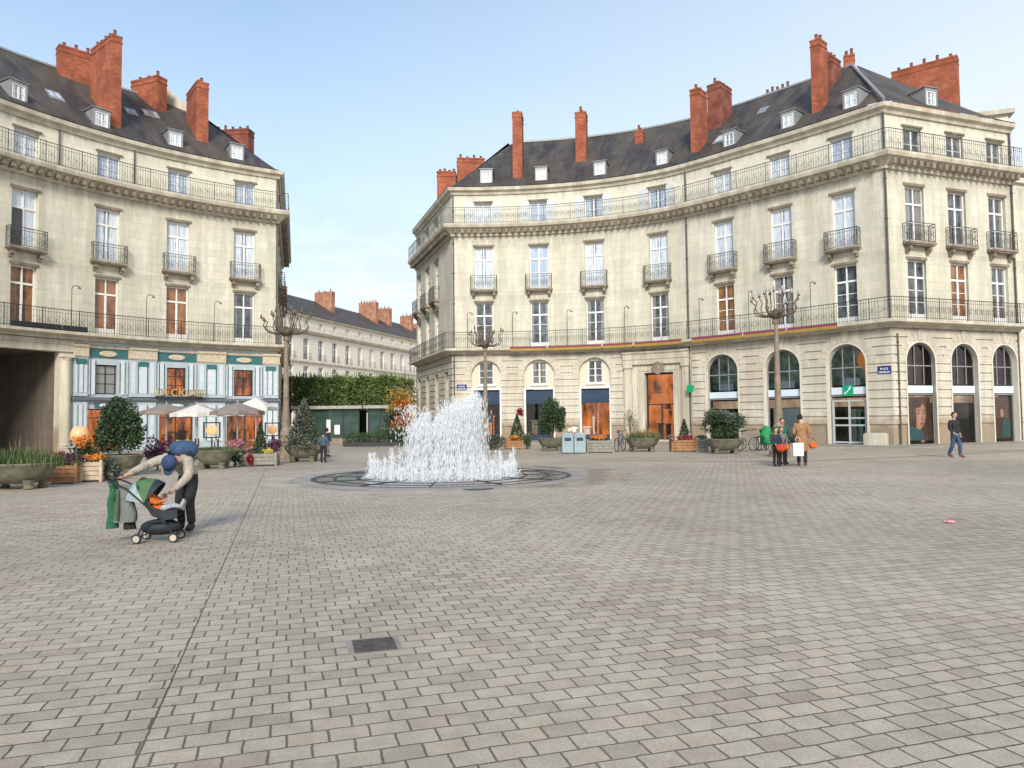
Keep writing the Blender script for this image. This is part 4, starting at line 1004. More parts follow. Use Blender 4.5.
M['bark'] = simple('bark', (.10, .075, .05), .9, scale=12)
def leaves(mb, n, size, sampler, rnd=random):
    for _ in range(n):
        p = Vector(sampler(rnd)); s = size * rnd.uniform(.6, 1.4)
        d = Vector((rnd.gauss(0, 1), rnd.gauss(0, 1), rnd.gauss(0, 1))).normalized(); u = d.orthogonal().normalized(); w = d.cross(u)
        t = rnd.uniform(0, 2 * PI); a = u * math.cos(t) + w * math.sin(t); b = w * math.cos(t) - u * math.sin(t)
        mb.quad([p - a * s, p - b * s * .45 + d * s * .1, p + a * s, p + b * s * .45 + d * s * .1], [(0, 0)] * 4)
def blob(cx, cy, cz, rx, ry, rz, shell=.55, lumps=None, seed=1):
    rr = random.Random(seed); L = lumps or [(max(-.58, min(.58, rr.gauss(0, .5))) * rx, max(-.58, min(.58, rr.gauss(0, .5))) * ry, max(-.6, min(.6, rr.gauss(0, .45))) * rz, rr.uniform(.36, .56)) for _ in range(14)]
    def f(r):
        l = r.choice(L); d = Vector((r.gauss(0, 1), r.gauss(0, 1), r.gauss(0, 1))).normalized() * (r.uniform(shell, 1) * l[3])
        return (cx + l[0] + d.x * rx, cy + l[1] + d.y * ry, cz + l[2] + d.z * rz)
    return f
def cone(cx, cy, z0, z1, r):
    def f(rn):
        t = rn.random() ** 1.5; z = z0 + (z1 - z0) * t; a = rn.uniform(0, 2 * PI); q = r * (1 - t) ** .8 * rn.uniform(.75, 1.05) * (1 + .12 * math.sin(5 * a + z * 9))
        return (cx + q * math.cos(a), cy + q * math.sin(a), z)
    return f
def boxs(x0, x1, y0, y1, z0, z1):
    return lambda r: (r.uniform(x0, x1), r.uniform(y0, y1), z0 + (z1 - z0) * r.random())
def hedge_tree(x, y, label, seed, w=2.6, d=3.2):
    t = thing('clipped_tree', label, 'tree', (x, y, 0), R(-16), 'clipped lime trees in the street')
    rr = random.Random(seed); m = MB()
    m.tube([(0, 0, 0), (.03, 0, 1.4), (-.02, .02, 2.8), (0, 0, 4.4)], [.17, .13, .11, .05], 8)
    for k in range(7):
        a = k * 2.4; z = 2.4 + .3 * k; m.tube([(0, 0, z), (.7 * math.cos(a), .8 * math.sin(a), z + .5), (1.3 * math.cos(a), 1.4 * math.sin(a), z + .8)], [.06, .04, .015], 5)
    m.build('trunk', 'bark', t)
    m = MB()
    def f(r):
        x_, y_, z_ = r.uniform(-w/2, w/2), r.uniform(-d/2, d/2), r.random()
        if r.random() < .75: 
            q = r.random()
            if q < .4: y_ = -d/2 + abs(r.gauss(0, .18))
            elif q < .7: x_ = (w/2 - abs(r.gauss(0, .15))) * r.choice((-1, 1))
            else: z_ = 1 - abs(r.gauss(0, .07))
        return (x_, y_, 2.5 + z_ * 2.6 + .16 * math.sin(x_ * 3 + seed) + .22 * r.random() ** 3 * (z_ > .9))
    leaves(m, 4300, .13, f, rr)
    for k in range(40):  # upright whips
        px_ = rr.uniform(-w/2, w/2); py_ = rr.uniform(-d/2, d/2); h = rr.uniform(.2, .6)
        m.quad([(px_ - .03, py_, 5.2), (px_ + .03, py_, 5.2), (px_ + .02, py_, 5.2 + h), (px_ - .02, py_, 5.2 + h)])
    m.build('crown', 'leaf_hedge', t); return t
hx = [('leftmost', -18.9), ('second', -16.6), ('third', -14.3), ('fourth', -12.0), ('rightmost', -9.9)]
labs = ['clipped lime tree nearest the brasserie house', 'clipped lime tree, second from the left of the row', 'clipped lime tree in the middle of the row behind the glass pavilion',
        'clipped lime tree behind the red autumn tree', 'clipped lime tree at the right end of the row by the townhouse corner']
for k, (_, x) in enumerate(hx): hedge_tree(x, 62.5 + .3 * (k % 2), labs[k], 11 + k)
t = thing('autumn_tree', 'small tree turning red and orange beside the fountain', 'tree', (-7.75, 51.5, 0))
m = MB(); m.tube([(0, 0, 0), (.05, 0, 1.2), (0, .05, 2.6), (.1, 0, 4.2)], [.12, .09, .06, .02], 7)
for k in range(8): a = k * 2.3; z = 1.2 + .3 * k; m.tube([(0, 0, z), (.8 * math.cos(a), .6 * math.sin(a), z + .6)], [.04, .012], 5)
m.build('trunk', 'bark', t); m = MB(); leaves(m, 1500, .10, blob(.1, 0, 1.9, 1.0, .9, 1.5, .2, seed=4)); m.build('crown', 'leaf_red', t); m = MB(); leaves(m, 900, .10, blob(-.1, 0, 2.7, .9, .8, 1.2, .2, seed=14)); m.build('upper_foliage', 'leaf_yellowing', t); m = MB(); leaves(m, 700, .10, blob(-.2, .1, 1.6, 1.1, .9, 1.3, .2, seed=24)); m.build('lower_foliage', 'leaf', t)
# glass pavilions
M['pav_glass'] = simple('green_tinted_glass', (.035, .075, .065), .08, var=.4, scale=1.5); M['pav_roof'] = simple('pale_concrete_roof', (.36, .36, .31), .8)
def pavilion(x0, x1, y, label):
    t = thing('glass_pavilion', label, 'pavilion', ((x0 + x1) / 2, y, 0), 0, 'glass pavilions under the clipped trees'); w = (x1 - x0) / 2
    m = MB(); m.box(-w - .3, w + .3, -.4, 3.4, 2.55, 2.78); m.build('roof', 'pav_roof', t)
    m = MB(); m.box(-w, w, 0, .03, .35, 2.5); m.build('glass_wall', 'pav_glass', t); m = MB(); m.box(-w, w, 2.9, 2.93, .35, 2.5); m.build('rear_glass_wall', 'pav_glass', t)
    n = max(2, int(w * 2 / 1.1))
    for k in range(n + 1):
        m = MB(); x = -w + 2 * w * k / n; m.box(x - .04, x + .04, -.06, .06, 0, 2.55); m.build('post', 'iron', t)
    m = MB(); m.box(-w, w, -.05, .05, .0, .35); m.build('plinth', 'trim_dark', t)
    return t
pv = pavilion(-16.2, -11.5, 55.5, 'long glass pavilion with flat roof in the street, behind the two children')
m = MB(); m.box(-.05, .25, -.12, -.08, .8, 1.75); m.box(.55, .95, -.12, -.08, .65, 1.35); m.build('notice_panel', 'white', pv)
pavilion(-10.7, -8.9, 55.0, 'shorter glass pavilion with flat roof beside the autumn tree')
# low box hedge
t = thing('low_hedge', 'low clipped hedge in the street left of the fountain spray', 'hedge', (-8.2, 47.8, 0))
m = MB(); m.box(-2.6, 2.6, -.6, .6, 0, .28); m.build('kerb_box', 'iron', t); m = MB(); leaves(m, 3500, .06, boxs(-2.6, 2.6, -.62, .62, .25, .85)); leaves(m, 900, .08, blob(1.2, 0, .9, 1.4, .5, .35)); m.build('foliage', 'leaf', t)
t = thing('street_shrub', 'loose green bush at the foot of the autumn tree', 'shrub', (-8.0, 49.6, 0)); m = MB(); leaves(m, 1500, .08, blob(0, 0, .8, 1.5, .7, .6)); m.build('foliage', 'leaf_bright', t); m = MB(); [m.bar((0, 0, 0), (.5 * math.cos(k), .4 * math.sin(k), .7), .02) for k in range(6)]; m.build('stem', 'bark', t)

# ================================================================== GROUND
def paving():
    m, nt, b = nodes('granite_setts'); co = coords(nt); sep = nt.nodes.new('ShaderNodeSeparateXYZ'); link(nt, co, sep.inputs[0])
    X, Y = sep.outputs[0], sep.outputs[1]
    th = math.atan2(-3.70, 12.15); c, s = math.cos(th), math.sin(th)  # course normal along the street axis
    u = math_(nt, 'ADD', math_(nt, 'MULTIPLY', X, math.cos(-th)), math_(nt, 'MULTIPLY', Y, math.sin(-th)))   # across
    v = math_(nt, 'ADD', math_(nt, 'MULTIPLY', X, -math.sin(-th)), math_(nt, 'MULTIPLY', Y, math.cos(-th)))  # along the axis
    wob = noise(nt, co, 1.1, 3); wob2 = noise(nt, co, 14., 2)
    v = math_(nt, 'ADD', v, math_(nt, 'MULTIPLY', math_(nt, 'SUBTRACT', wob, .5), .05)); v = math_(nt, 'ADD', v, math_(nt, 'MULTIPLY', math_(nt, 'SUBTRACT', wob2, .5), .012))
    u = math_(nt, 'ADD', u, math_(nt, 'MULTIPLY', math_(nt, 'SUBTRACT', wob2, .5), .016))
    left = math_(nt, 'LESS_THAN', u, GU)
    def brickset(L, W, shear=0., hop=.5):
        uu = math_(nt, 'ADD', math_(nt, 'SUBTRACT', u, GU), math_(nt, 'MULTIPLY', v, shear)) if shear else math_(nt, 'SUBTRACT', u, GU)
        r = math_(nt, 'DIVIDE', v, W); row = math_(nt, 'FLOOR', r); fr = math_(nt, 'SUBTRACT', r, row)
        jit = N(nt, 'ShaderNodeTexWhiteNoise'); jit.noise_dimensions = '1D'; link(nt, row, jit.inputs['W'])
        off = math_(nt, 'ADD', math_(nt, 'MULTIPLY', row, hop), math_(nt, 'MULTIPLY', jit.outputs[0], .22))
        q = math_(nt, 'ADD', math_(nt, 'DIVIDE', uu, L), off); col = math_(nt, 'FLOOR', q); fq = math_(nt, 'SUBTRACT', q, col)
        ev = math_(nt, 'MULTIPLY', math_(nt, 'MINIMUM', fr, math_(nt, 'SUBTRACT', 1., fr)), W); eu = math_(nt, 'MULTIPLY', math_(nt, 'MINIMUM', fq, math_(nt, 'SUBTRACT', 1., fq)), L)
        return math_(nt, 'MINIMUM', ev, eu), row, col
    d1, r1, c1 = brickset(.212, .160); d2, r2, c2 = brickset(.25, .160)
    def sel(a, b_): return math_(nt, 'ADD', math_(nt, 'MULTIPLY', a, math_(nt, 'SUBTRACT', 1., left)), math_(nt, 'MULTIPLY', b_, left))
    d = sel(d1, d2); row = sel(r1, r2); col = sel(c1, c2)
    # seams
    seam = math_(nt, 'ABSOLUTE', math_(nt, 'SUBTRACT', u, GU))
    # second seam on the right, radiating from the fountain
    a2 = math.atan2(5.94 - 6.5, 4.11 - 3.8); sx, sy = math.cos(a2), math.sin(a2)
    rx = math_(nt, 'SUBTRACT', X, 3.8); ry = math_(nt, 'SUBTRACT', Y, 6.5)
    dist2 = math_(nt, 'ABSOLUTE', math_(nt, 'SUBTRACT', math_(nt, 'MULTIPLY', rx, sy), math_(nt, 'MULTIPLY', ry, sx)))
    along = math_(nt, 'ADD', math_(nt, 'MULTIPLY', rx, sx), math_(nt, 'MULTIPLY', ry, sy))
    seam2 = math_(nt, 'ADD', dist2, math_(nt, 'MULTIPLY', math_(nt, 'LESS_THAN', along, -.1), 10.))
    d = math_(nt, 'MINIMUM', d, math_(nt, 'MULTIPLY', seam, 1.6)); 
    sm = math_(nt, 'MINIMUM', math_(nt, 'SUBTRACT', seam, .004), math_(nt, 'SUBTRACT', seam2, .006))
    joint = ramp(nt, math_(nt, 'MULTIPLY', d, 20.), [(.045, 1.), (.17, 0.)])
    seamf = ramp(nt, math_(nt, 'MULTIPLY', sm, 20.), [(.0, 1.), (.07, 0.)])
    joint = math_(nt, 'MAXIMUM', joint, seamf)
    wn = N(nt, 'ShaderNodeTexWhiteNoise'); wn.noise_dimensions = '3D'; cb = nt.nodes.new('ShaderNodeCombineXYZ')
    link(nt, row, cb.inputs[0]); link(nt, col, cb.inputs[1]); link(nt, left, cb.inputs[2]); link(nt, cb.outputs[0], wn.inputs['Vector'])
    wc = nt.nodes.new('ShaderNodeSeparateColor'); link(nt, wn.outputs['Color'], wc.inputs[0])
    k1 = ramp(nt, wn.outputs['Value'], [(0., (.345, .295, .225)), (.3, (.425, .36, .285)), (.6, (.44, .377, .30)), (.9, (.468, .403, .32)), (1., (.49, .44, .355))])
    warm = mixc(nt, ramp(nt, wc.outputs[0], [(.72, 0.), (1., .42)]), k1, (.36, .27, .175)); warm = mixc(nt, ramp(nt, wc.outputs[1], [(.86, 0.), (1., .55)]), warm, (.30, .225, .20))
    big = noise(nt, co, .16, 5, .6); big2 = noise(nt, scaled(nt, co, (1, 1, 1)), .55, 5, .65); fine = noise(nt, co, 55., 4, .7); mid = noise(nt, co, 6., 4, .6)
    c_ = mixc(nt, 1., warm, ramp(nt, big, [(.3, .76), (.68, 1.22)]), 'MULTIPLY')
    c_ = mixc(nt, ramp(nt, big2, [(.45, 0.), (.72, .45)]), c_, (.47, .43, .355)); c_ = mixc(nt, ramp(nt, noise(nt, co, .3, 3), [(.5, 0.), (.75, .35)]), c_, (.36, .325, .295))
    c_ = mixc(nt, 1., c_, ramp(nt, fine, [(.25, .72), (.75, 1.22)]), 'MULTIPLY'); c_ = mixc(nt, 1., c_, ramp(nt, mid, [(.3, .86), (.7, 1.1)]), 'MULTIPLY')
    c_ = mixc(nt, ramp(nt, noise(nt, scaled(nt, co, (1, .35, 1), (0, 0, .5)), .9, 6, .75, .6), [(.55, 0.), (.66, .28)]), c_, (.21, .175, .145)); c_ = mixc(nt, ramp(nt, noise(nt, co, .45, 6, .7, .8), [(.56, 0.), (.66, .35)]), c_, (.52, .46, .395))
    # small dark specks of dirt and gum
    vo = N(nt, 'ShaderNodeTexVoronoi'); vo.inputs['Scale'].default_value = 1.7; link(nt, co, vo.inputs['Vector'])
    c_ = mixc(nt, ramp(nt, vo.outputs['Distance'], [(.025, .55), (.05, 0.)]), c_, (.09, .08, .07))
    # round the fountain: radial setts, wet near the rim
    fx = math_(nt, 'SUBTRACT', X, FX); fy = math_(nt, 'SUBTRACT', Y, FY)
    rad = math_(nt, 'SQRT', math_(nt, 'ADD', math_(nt, 'MULTIPLY', fx, fx), math_(nt, 'MULTIPLY', fy, fy)))
    cam_ = math_(nt, 'SQRT', math_(nt, 'ADD', math_(nt, 'MULTIPLY', X, X), math_(nt, 'MULTIPLY', Y, Y)))
    jn = mixc(nt, joint, c_, mixc(nt, ramp(nt, noise(nt, co, .35, 3), [(.35, 0.), (.65, 1.)]), (.06, .048, .036), (.16, .13, .095)))
    rr = math_(nt, 'DIVIDE', rad, .42); fr2 = math_(nt, 'FRACT', rr); an = math_(nt, 'MULTIPLY', math_(nt, 'ARCTAN2', fy, fx), 18.); fa = math_(nt, 'FRACT', an)
    ring = math_(nt, 'MULTIPLY', math_(nt, 'MINIMUM', fr2, math_(nt, 'SUBTRACT', 1., fr2)), .42)
    rj = ramp(nt, math_(nt, 'MULTIPLY', ring, 20.), [(.05, .5), (.2, 0.)])
    big3 = noise(nt, co, .8, 4)
    rc = mixc(nt, 1., mixc(nt, rj, (.43, .38, .31), (.28, .24, .19)), ramp(nt, big3, [(.3, .82), (.7, 1.1)]), 'MULTIPLY'); rc = mixc(nt, 1., rc, ramp(nt, fine, [(.25, .8), (.75, 1.15)]), 'MULTIPLY')
    inr = ramp(nt, math_(nt, 'MULTIPLY', math_(nt, 'SUBTRACT', 5.1, rad), .5), [(.0, 0.), (.02, 1.)])
    base = mixc(nt, inr, jn, rc)
    wetn = math_(nt, 'ADD', rad, math_(nt, 'MULTIPLY', math_(nt, 'SUBTRACT', noise(nt, co, .9, 3), .5), 2.4))
    wetx = math_(nt, 'SUBTRACT', wetn, math_(nt, 'MULTIPLY', fx, .13))
    wet = ramp(nt, math_(nt, 'MULTIPLY', math_(nt, 'SUBTRACT', 4.9, wetx), 1.), [(.0, 0.), (.5, 1.)])
    base = mixc(nt, math_(nt, 'MULTIPLY', wet, .62), base, (.07, .062, .055))
    # farther out in the street: plain paving
    link(nt, base, b.inputs['Base Color'])
    ro = math_(nt, 'SUBTRACT', .58, math_(nt, 'MULTIPLY', wet, .42)); link(nt, math_(nt, 'ADD', ro, math_(nt, 'MULTIPLY', fine, .12)), b.inputs['Roughness'])
    h = math_(nt, 'SUBTRACT', math_(nt, 'ADD', math_(nt, 'MULTIPLY', fine, .25), math_(nt, 'MULTIPLY', wn.outputs['Value'], .25)), joint)
    bump(nt, b, h, .55, .012); b.inputs['Specular IOR Level'].default_value = .35
    return m
FX, FY = -2.05, 21.8
_th = math.atan2(-3.70, 12.15)
GU = -1.81 * math.cos(-_th) + 3.54 * math.sin(-_th)
M['paving'] = paving()
m = MB()
m.quad([(-300, -60, 0), (300, -60, 0), (300, 500, 0), (-300, 500, 0)]); m.build('ground', 'paving', kind='structure')
# drain line towards the right-hand street
M['drain'] = simple('dark_drain', (.05, .045, .04), .7)
dp = Path([(3.2, 29.4), (6.5, 27.6), (10.2, 26.9), (15, 28.8), (21.5, 32.4), (30, 36.0)]); m = MB()
cs = [dp.S[0] + (dp.L) * k / 60 for k in range(61)]
for a, b in zip(cs, cs[1:]): m.quad([dp.pos(a, .05, .004), dp.pos(min(b, dp.L - 1e-4), .05, .004), dp.pos(min(b, dp.L - 1e-4), -.05, .004), dp.pos(a, -.05, .004)])
m.build('drain_channel', 'drain', kind='structure')
# raised pavement in front of the houses
M['pavement'] = simple('pavement_stone', (.30, .275, .25), .8, var=.25, scale=1.2); M['kerb'] = simple('kerb_stone', (.27, .25, .22), .8, var=.3, scale=3)
for P_, a, b, wd in ((RP, CR1 + .1, REND, 2.2), (LP, 17.6, CL, 3.4)):
    m = MB(); cs = P_.cuts(a, b); 
    for p, q in zip(cs, cs[1:]): m.quad([P_.pos(p, wd, .055), P_.pos(q, wd, .055), P_.pos(q, -.35, .055), P_.pos(p, -.35, .055)])
    m.build('pavement', 'pavement', kind='structure'); m = MB(); sweep(m, P_, a, b, [(wd, -.05), (wd + .16, -.05), (wd + .16, .058), (wd, .06)]); m.build('kerb', 'kerb', kind='structure')
# manhole and covers, litter
M['bronze_cover'] = simple('rusty_iron', (.075, .065, .058), .8, var=.5, scale=20)
t = thing('drain_grate', 'square dark iron grate set in the paving in the foreground', 'drain cover', (-1.03, 5.51, 0), R(16.8))
m = MB(); m.box(-.19, .19, -.19, .19, -.01, .005); m.build('frame', 'kerb', t); m = MB()
for k in range(7): m.box(-.15, .15, -.15 + k * .044, -.115 + k * .044, .0055, .012)
m.build('grille', 'bronze_cover', t)
t = thing('manhole_cover', 'round dark metal cover in front of the fountain', 'drain cover', (-.83, 17.7, 0)); m = MB(); m.lathe([(.36, .0), (.36, .007), (.31, .010), (.30, .007), (.001, .008)], 24); m.build('rim', 'iron', t)
t = thing('crumpled_litter', 'small pink scrap of litter lying on the paving at right', 'litter', (6.63, 11.32, 0)); m = MB(); rr = random.Random(3)
for k in range(5): m.ball((rr.uniform(-.06, .06), rr.uniform(-.03, .03), .025), .03, 7, 5, sx=1.5, sz=.7)
M['pinkpaper'] = simple('pink_paper', (.6, .32, .32), .7); m.build('paper', 'pinkpaper', t)
# ================================================================== FOUNTAIN
def water_mat(name, alpha, col=(.86, .90, .95)):
    m = bpy.data.materials.new(name); m.use_nodes = True; nt = m.node_tree; b = nt.nodes['Principled BSDF']; o = nt.nodes['Material Output']
    b.inputs['Base Color'].default_value = (*col, 1); b.inputs['Roughness'].default_value = .25; b.inputs['Subsurface Weight'].default_value = 0.
    t = N(nt, 'ShaderNodeBsdfTransparent'); tl = N(nt, 'ShaderNodeBsdfTranslucent'); tl.inputs[0].default_value = (*col, 1)
    a = N(nt, 'ShaderNodeMixShader'); a.inputs[0].default_value = .45; link(nt, b.outputs[0], a.inputs[1]); link(nt, tl.outputs[0], a.inputs[2])
    x = N(nt, 'ShaderNodeMixShader'); x.inputs[0].default_value = alpha; link(nt, t.outputs[0], x.inputs[1]); link(nt, a.outputs[0], x.inputs[2]); link(nt, x.outputs[0], o.inputs[0])
    return m
M['foam'] = water_mat('white_water', .62, (.93, .95, .97)); M['mist'] = water_mat('thin_spray', .42, (.93, .95, .97))
M['pool'] = simple('shallow_dark_water', (.21, .195, .17), .2, var=.4, scale=1.5, spec=.8)
FT = thing('fountain', 'flush round fountain with tall white water jets in the middle of the square', 'fountain', (FX, FY, 0))
m = MB(); m.lathe([(3.75, .0), (3.75, .012), (3.60, .014), (3.60, .006)], 72, cap=False); m.build('rim', 'iron', FT)
m = MB(); m.lathe([(4.25, .0), (4.25, .008), (3.76, .010)], 72, cap=False); m.build('rim_paving', 'pavement', FT)
m = MB(); m.lathe([(3.60, .007), (.001, .008)], 72, cap=False); m.build('water_sheet', 'pool', FT)
m = MB()
for r in (1.15, 2.45, 3.1): m.lathe([(r + .05, .009), (r + .05, .016), (r - .05, .016), (r - .05, .009)], 60, cap=False)
for k in range(12): a = k * PI / 6; m.bar((1.2 * math.cos(a), 1.2 * math.sin(a), .012), (3.55 * math.cos(a), 3.55 * math.sin(a), .012), .02)
m.build('nozzle_ring', 'iron', FT)
def drop(mb, p, s, ez=2.):
    x, y, z = p; q = random.uniform(0, PI)
    c, d = math.cos(q) * s, math.sin(q) * s
    top = (x, y, z + s * ez); bot = (x, y, max(.01, z - s * ez)); r = [(x + c, y + d, z), (x - d, y + c, z), (x - c, y - d, z), (x + d, y - c, z)]
    for k in range(4): j = (k + 1) % 4; mb.quad([r[k], r[j], top], [(0, 0)] * 3); mb.quad([r[j], r[k], bot], [(0, 0)] * 3)
def jet(core, mist, x, y, h, r0, lean=(0, 0), n=300, spread=.12):
    """rising stream that breaks into drops, with the fall-back around it"""
    pts = []; rs = []
    for k in range(9):
        t = k / 8; pts.append((x + lean[0] * t * t, y + lean[1] * t * t, .02 + h * .9 * t)); rs.append(r0 * (1 - .75 * t) * random.uniform(.7, 1.2) + .006)
    core.tube(pts, rs, 5)
    for _ in range(n):
        t = random.random() ** .8; w = spread * (.25 + t * .9) * random.gauss(0, .55); w2 = spread * (.25 + t * .9) * random.gauss(0, .55)
        z = h * t * random.uniform(.92, 1.06)
        (core if random.random() < .72 else mist)
        drop(core, (x + lean[0] * t * t + w, y + lean[1] * t * t + w2, z), random.uniform(.004, .012), random.uniform(1.5, 7))
    for _ in range(n // 3):  # falling curtain
        t = random.random(); w = spread * 1.8 * random.gauss(0, .6); w2 = spread * 1.8 * random.gauss(0, .6)
        drop(mist, (x + lean[0] + w, y + lean[1] + w2, h * .95 * t), random.uniform(.008, .02), random.uniform(3, 8))
random.seed(21)
core = MB(); mist = MB()
for k in range(40):   # low outer ring
    a = 2 * PI * k / 40; jet(core, mist, 2.1 * math.cos(a), 2.1 * math.sin(a), random.uniform(.35, .85), .014, n=70, spread=.05)
core.build('low_jet_ring', 'foam', FT); mist.build('low_spray', 'mist', FT)
core = MB(); mist = MB()
for k in range(26):  # tall inner ring, uneven heights
    a = 2 * PI * k / 26; r = .80; X_, Y_ = r * math.cos(a) + .22, r * math.sin(a)
    h = 1.95 + .50 * math.tanh((X_ - .05) * 1.6) + random.uniform(-.30, .22)
    jet(core, mist, X_, Y_, h, .03, (random.uniform(-.06, .06) - (.22 if X_ < -.2 else 0), random.uniform(-.05, .05)), 900, .14)
for k in range(9):
    a = k * .7; jet(core, mist, .45 * math.cos(a) + .22, .45 * math.sin(a), random.uniform(1.1, 2.0), .04, n=420, spread=.15)
core.build('tall_jet_group', 'foam', FT)
for _ in range(2600):  # drifting spray on the left and splash at the foot
    a = random.uniform(0, 2 * PI); r = random.uniform(.4, 2.1); z = abs(random.gauss(0, .22)) + .02
    drop(mist, (r * math.cos(a), r * math.sin(a), z), random.uniform(.01, .035), random.uniform(.8, 2.5))
for _ in range(700):
    z = random.uniform(.3, 2.1); drop(mist, (-.75 - abs(random.gauss(0, .28)), random.gauss(0, .5), z), random.uniform(.008, .02), random.uniform(2, 4))
mist.build('drifting_spray', 'mist', FT)
m = MB()
for _ in range(4200):
    a = random.uniform(0, 2 * PI); r = math.sqrt(random.random()) * 2.3; drop(m, (r * math.cos(a), r * math.sin(a), .02 + abs(random.gauss(0, .05 if r > 2.3 else .09))), random.uniform(.008, .028), random.uniform(.5, 1.3))
m.build('splash', 'foam', FT)
m = MB(); m.lathe([(2.4, .011), (1.2, .03), (.001, .05)], 60, cap=False, mod=lambda t, z: 1 + .03 * math.sin(9 * t) + .02 * math.sin(23 * t)); m.build('foam_sheet', 'mist', FT)

# ================================================================== CANDELABRA LAMPS
M['bronze'] = simple('weathered_bronze', (.24, .19, .14), .6, .1, var=.35, scale=5); M['bronze_dark'] = simple('dark_bronze_arm', (.14, .10, .075), .55, .2, var=.3)
M['lampglass'] = simple('milky_lamp_glass', (.36, .36, .34), .3, var=.05)
def lamp(label, loc, H=6.7, W=1.08, rz=0, globes=True):
    t = thing('street_lamp', label, 'street lamp', loc, rz, 'candelabra street lamps')
    m = MB(); m.lathe([(.42, 0), (.42, .25), (.34, .32), (.30, .75), (.33, .82), (.24, .95)], 12); m.build('base', 'bronze', t)
    m = MB(); m.lathe([(.23, .95), (.26, 1.1), (.18, 1.4), (.13, 2.4), (.105, 4.0), (.08, H - 1.35), (.13, H - 1.3), (.13, H - 1.2), (.1, H - 1.1)], 12); m.build('pole', 'bronze', t)
    m = MB(); m.lathe([(.1, H - 1.15), (.26, H - 1.02), (.30, H - .93), (.2, H - .85), (.05, H - .7)], 12); m.build('hub', 'bronze_dark', t)
    n = 0
    for ring, (cnt, rad, rise) in enumerate(((8, W, .80), (6, W * .62, .98), (3, W * .3, 1.08))):
        for k in range(cnt):
            a = 2 * PI * (k + .5 * ring) / cnt; c, s = math.cos(a), math.sin(a); z0 = H - 1.0; m = MB(); wv = random.uniform(.9, 1.1)
            rad_ = rad * random.uniform(.82, 1.08); pr = [(.12, 0), (rad_ * .45, .0), (rad_ * .74, .10), (rad_ * .84, .30 * wv), (rad_ * .76, .55 * wv), (rad_ * .92, rise * random.uniform(.72, 1.0))]
            pts = [(c * r_, s * r_, z0 + z_) for r_, z_ in pr]; m.tube(pts, [.038, .032, .027, .024, .021, .019], 6)
            e = pts[-1]; m.lathe([(.02, 0), (.06, .03), (.06, .06)], 8, e); ar = m.build('arm', 'bronze_dark', t)
            m = MB(); 
            if globes: m.lathe([(.03, .06), (.055, .12), (.05, .22), (.012, .30)], 8, e)
            else: m.lathe([(.03, .06), (.04, .10), (.03, .17), (.008, .22)], 8, e)
            m.build('lamp_glass', 'lampglass' if globes else 'bronze_dark', ar); n += 1
    return t
random.seed(3)
lamp('tall candelabra lamp by the family with the white bag', (10.85, 30.2, 0), 6.75, 1.05)
lamp('candelabra lamp behind the fountain spray in front of the leftmost navy awning', (-1.49, 41.3, 0), 6.75, 1.1, .3, False)
lamp('candelabra lamp at the corner of the brasserie terrace', (-9.75, 31.9, 0), 6.45, 1.2, .6, False)

# ================================================================== PLANTERS AND PLANTS
M['bowl'] = simple('grey_green_cast_stone', (.15, .145, .10), .85, var=.4, scale=4); M['soil'] = simple('soil', (.035, .025, .018), .95)
M['crate'] = simple('weathered_wood', (.30, .21, .13), .8, var=.35, scale=6); M['crate_warm'] = simple('orange_brown_wood', (.34, .17, .08), .8, var=.35, scale=6); M['crate_pale'] = simple('pale_wood', (.52, .42, .30), .8, var=.25, scale=6); M['crate_grey'] = simple('grey_wood', (.26, .25, .21), .8, var=.3, scale=6)
random.seed(9)
LUMP = [(0, 0, -.1, .78), (.1, 0, .1, .6), (-.3, 0, .1, .5), (.38, .1, -.1, .5), (-.5, 0, -.2, .36), (.5, -.1, .2, .3), (-.35, 0, .45, .3), (-.2, -.1, -.25, .62), (.25, -.15, -.2, .58), (0, -.2, .3, .55), (.15, .1, .5, .42), (-.15, -.1, .45, .44), (.42, 0, -.35, .42), (-.42, 0, -.4, .42), (-.1, 0, .72, .28)]
def bowl(label, loc, rx=.85, ry=.6, rz=0, h=.62):
    t = thing('bowl_planter', label, 'planter', loc, rz, 'scalloped stone bowl planters')
    m = MB(); sc = lambda a, z: 1 + (.03 * math.sin(12 * a) if z > h * .75 else 0)
    m.lathe([(.42, .14), (.62, .2), (.82, .34), (.95, h - .1), (1.02, h), (1.05, h + .03), (.98, h + .05), (.92, h - .02)], 48, (0, 0, 0), rx, ry, cap=False, mod=sc); m.build('bowl', 'bowl', t, smooth=True)
    m = MB(); m.lathe([(.001, h - .06), (.94, h - .05)], 32, (0, 0, 0), rx, ry, cap=False); m.build('soil', 'soil', t)
    for x, y in ((-.5, -.4), (.5, -.4), (-.5, .4), (.5, .4)):
        m = MB(); m.lathe([(.10, 0), (.13, .03), (.09, .1), (.14, .24)], 8, (x * rx, y * ry, 0)); m.build('foot', 'bowl', t)
    return t
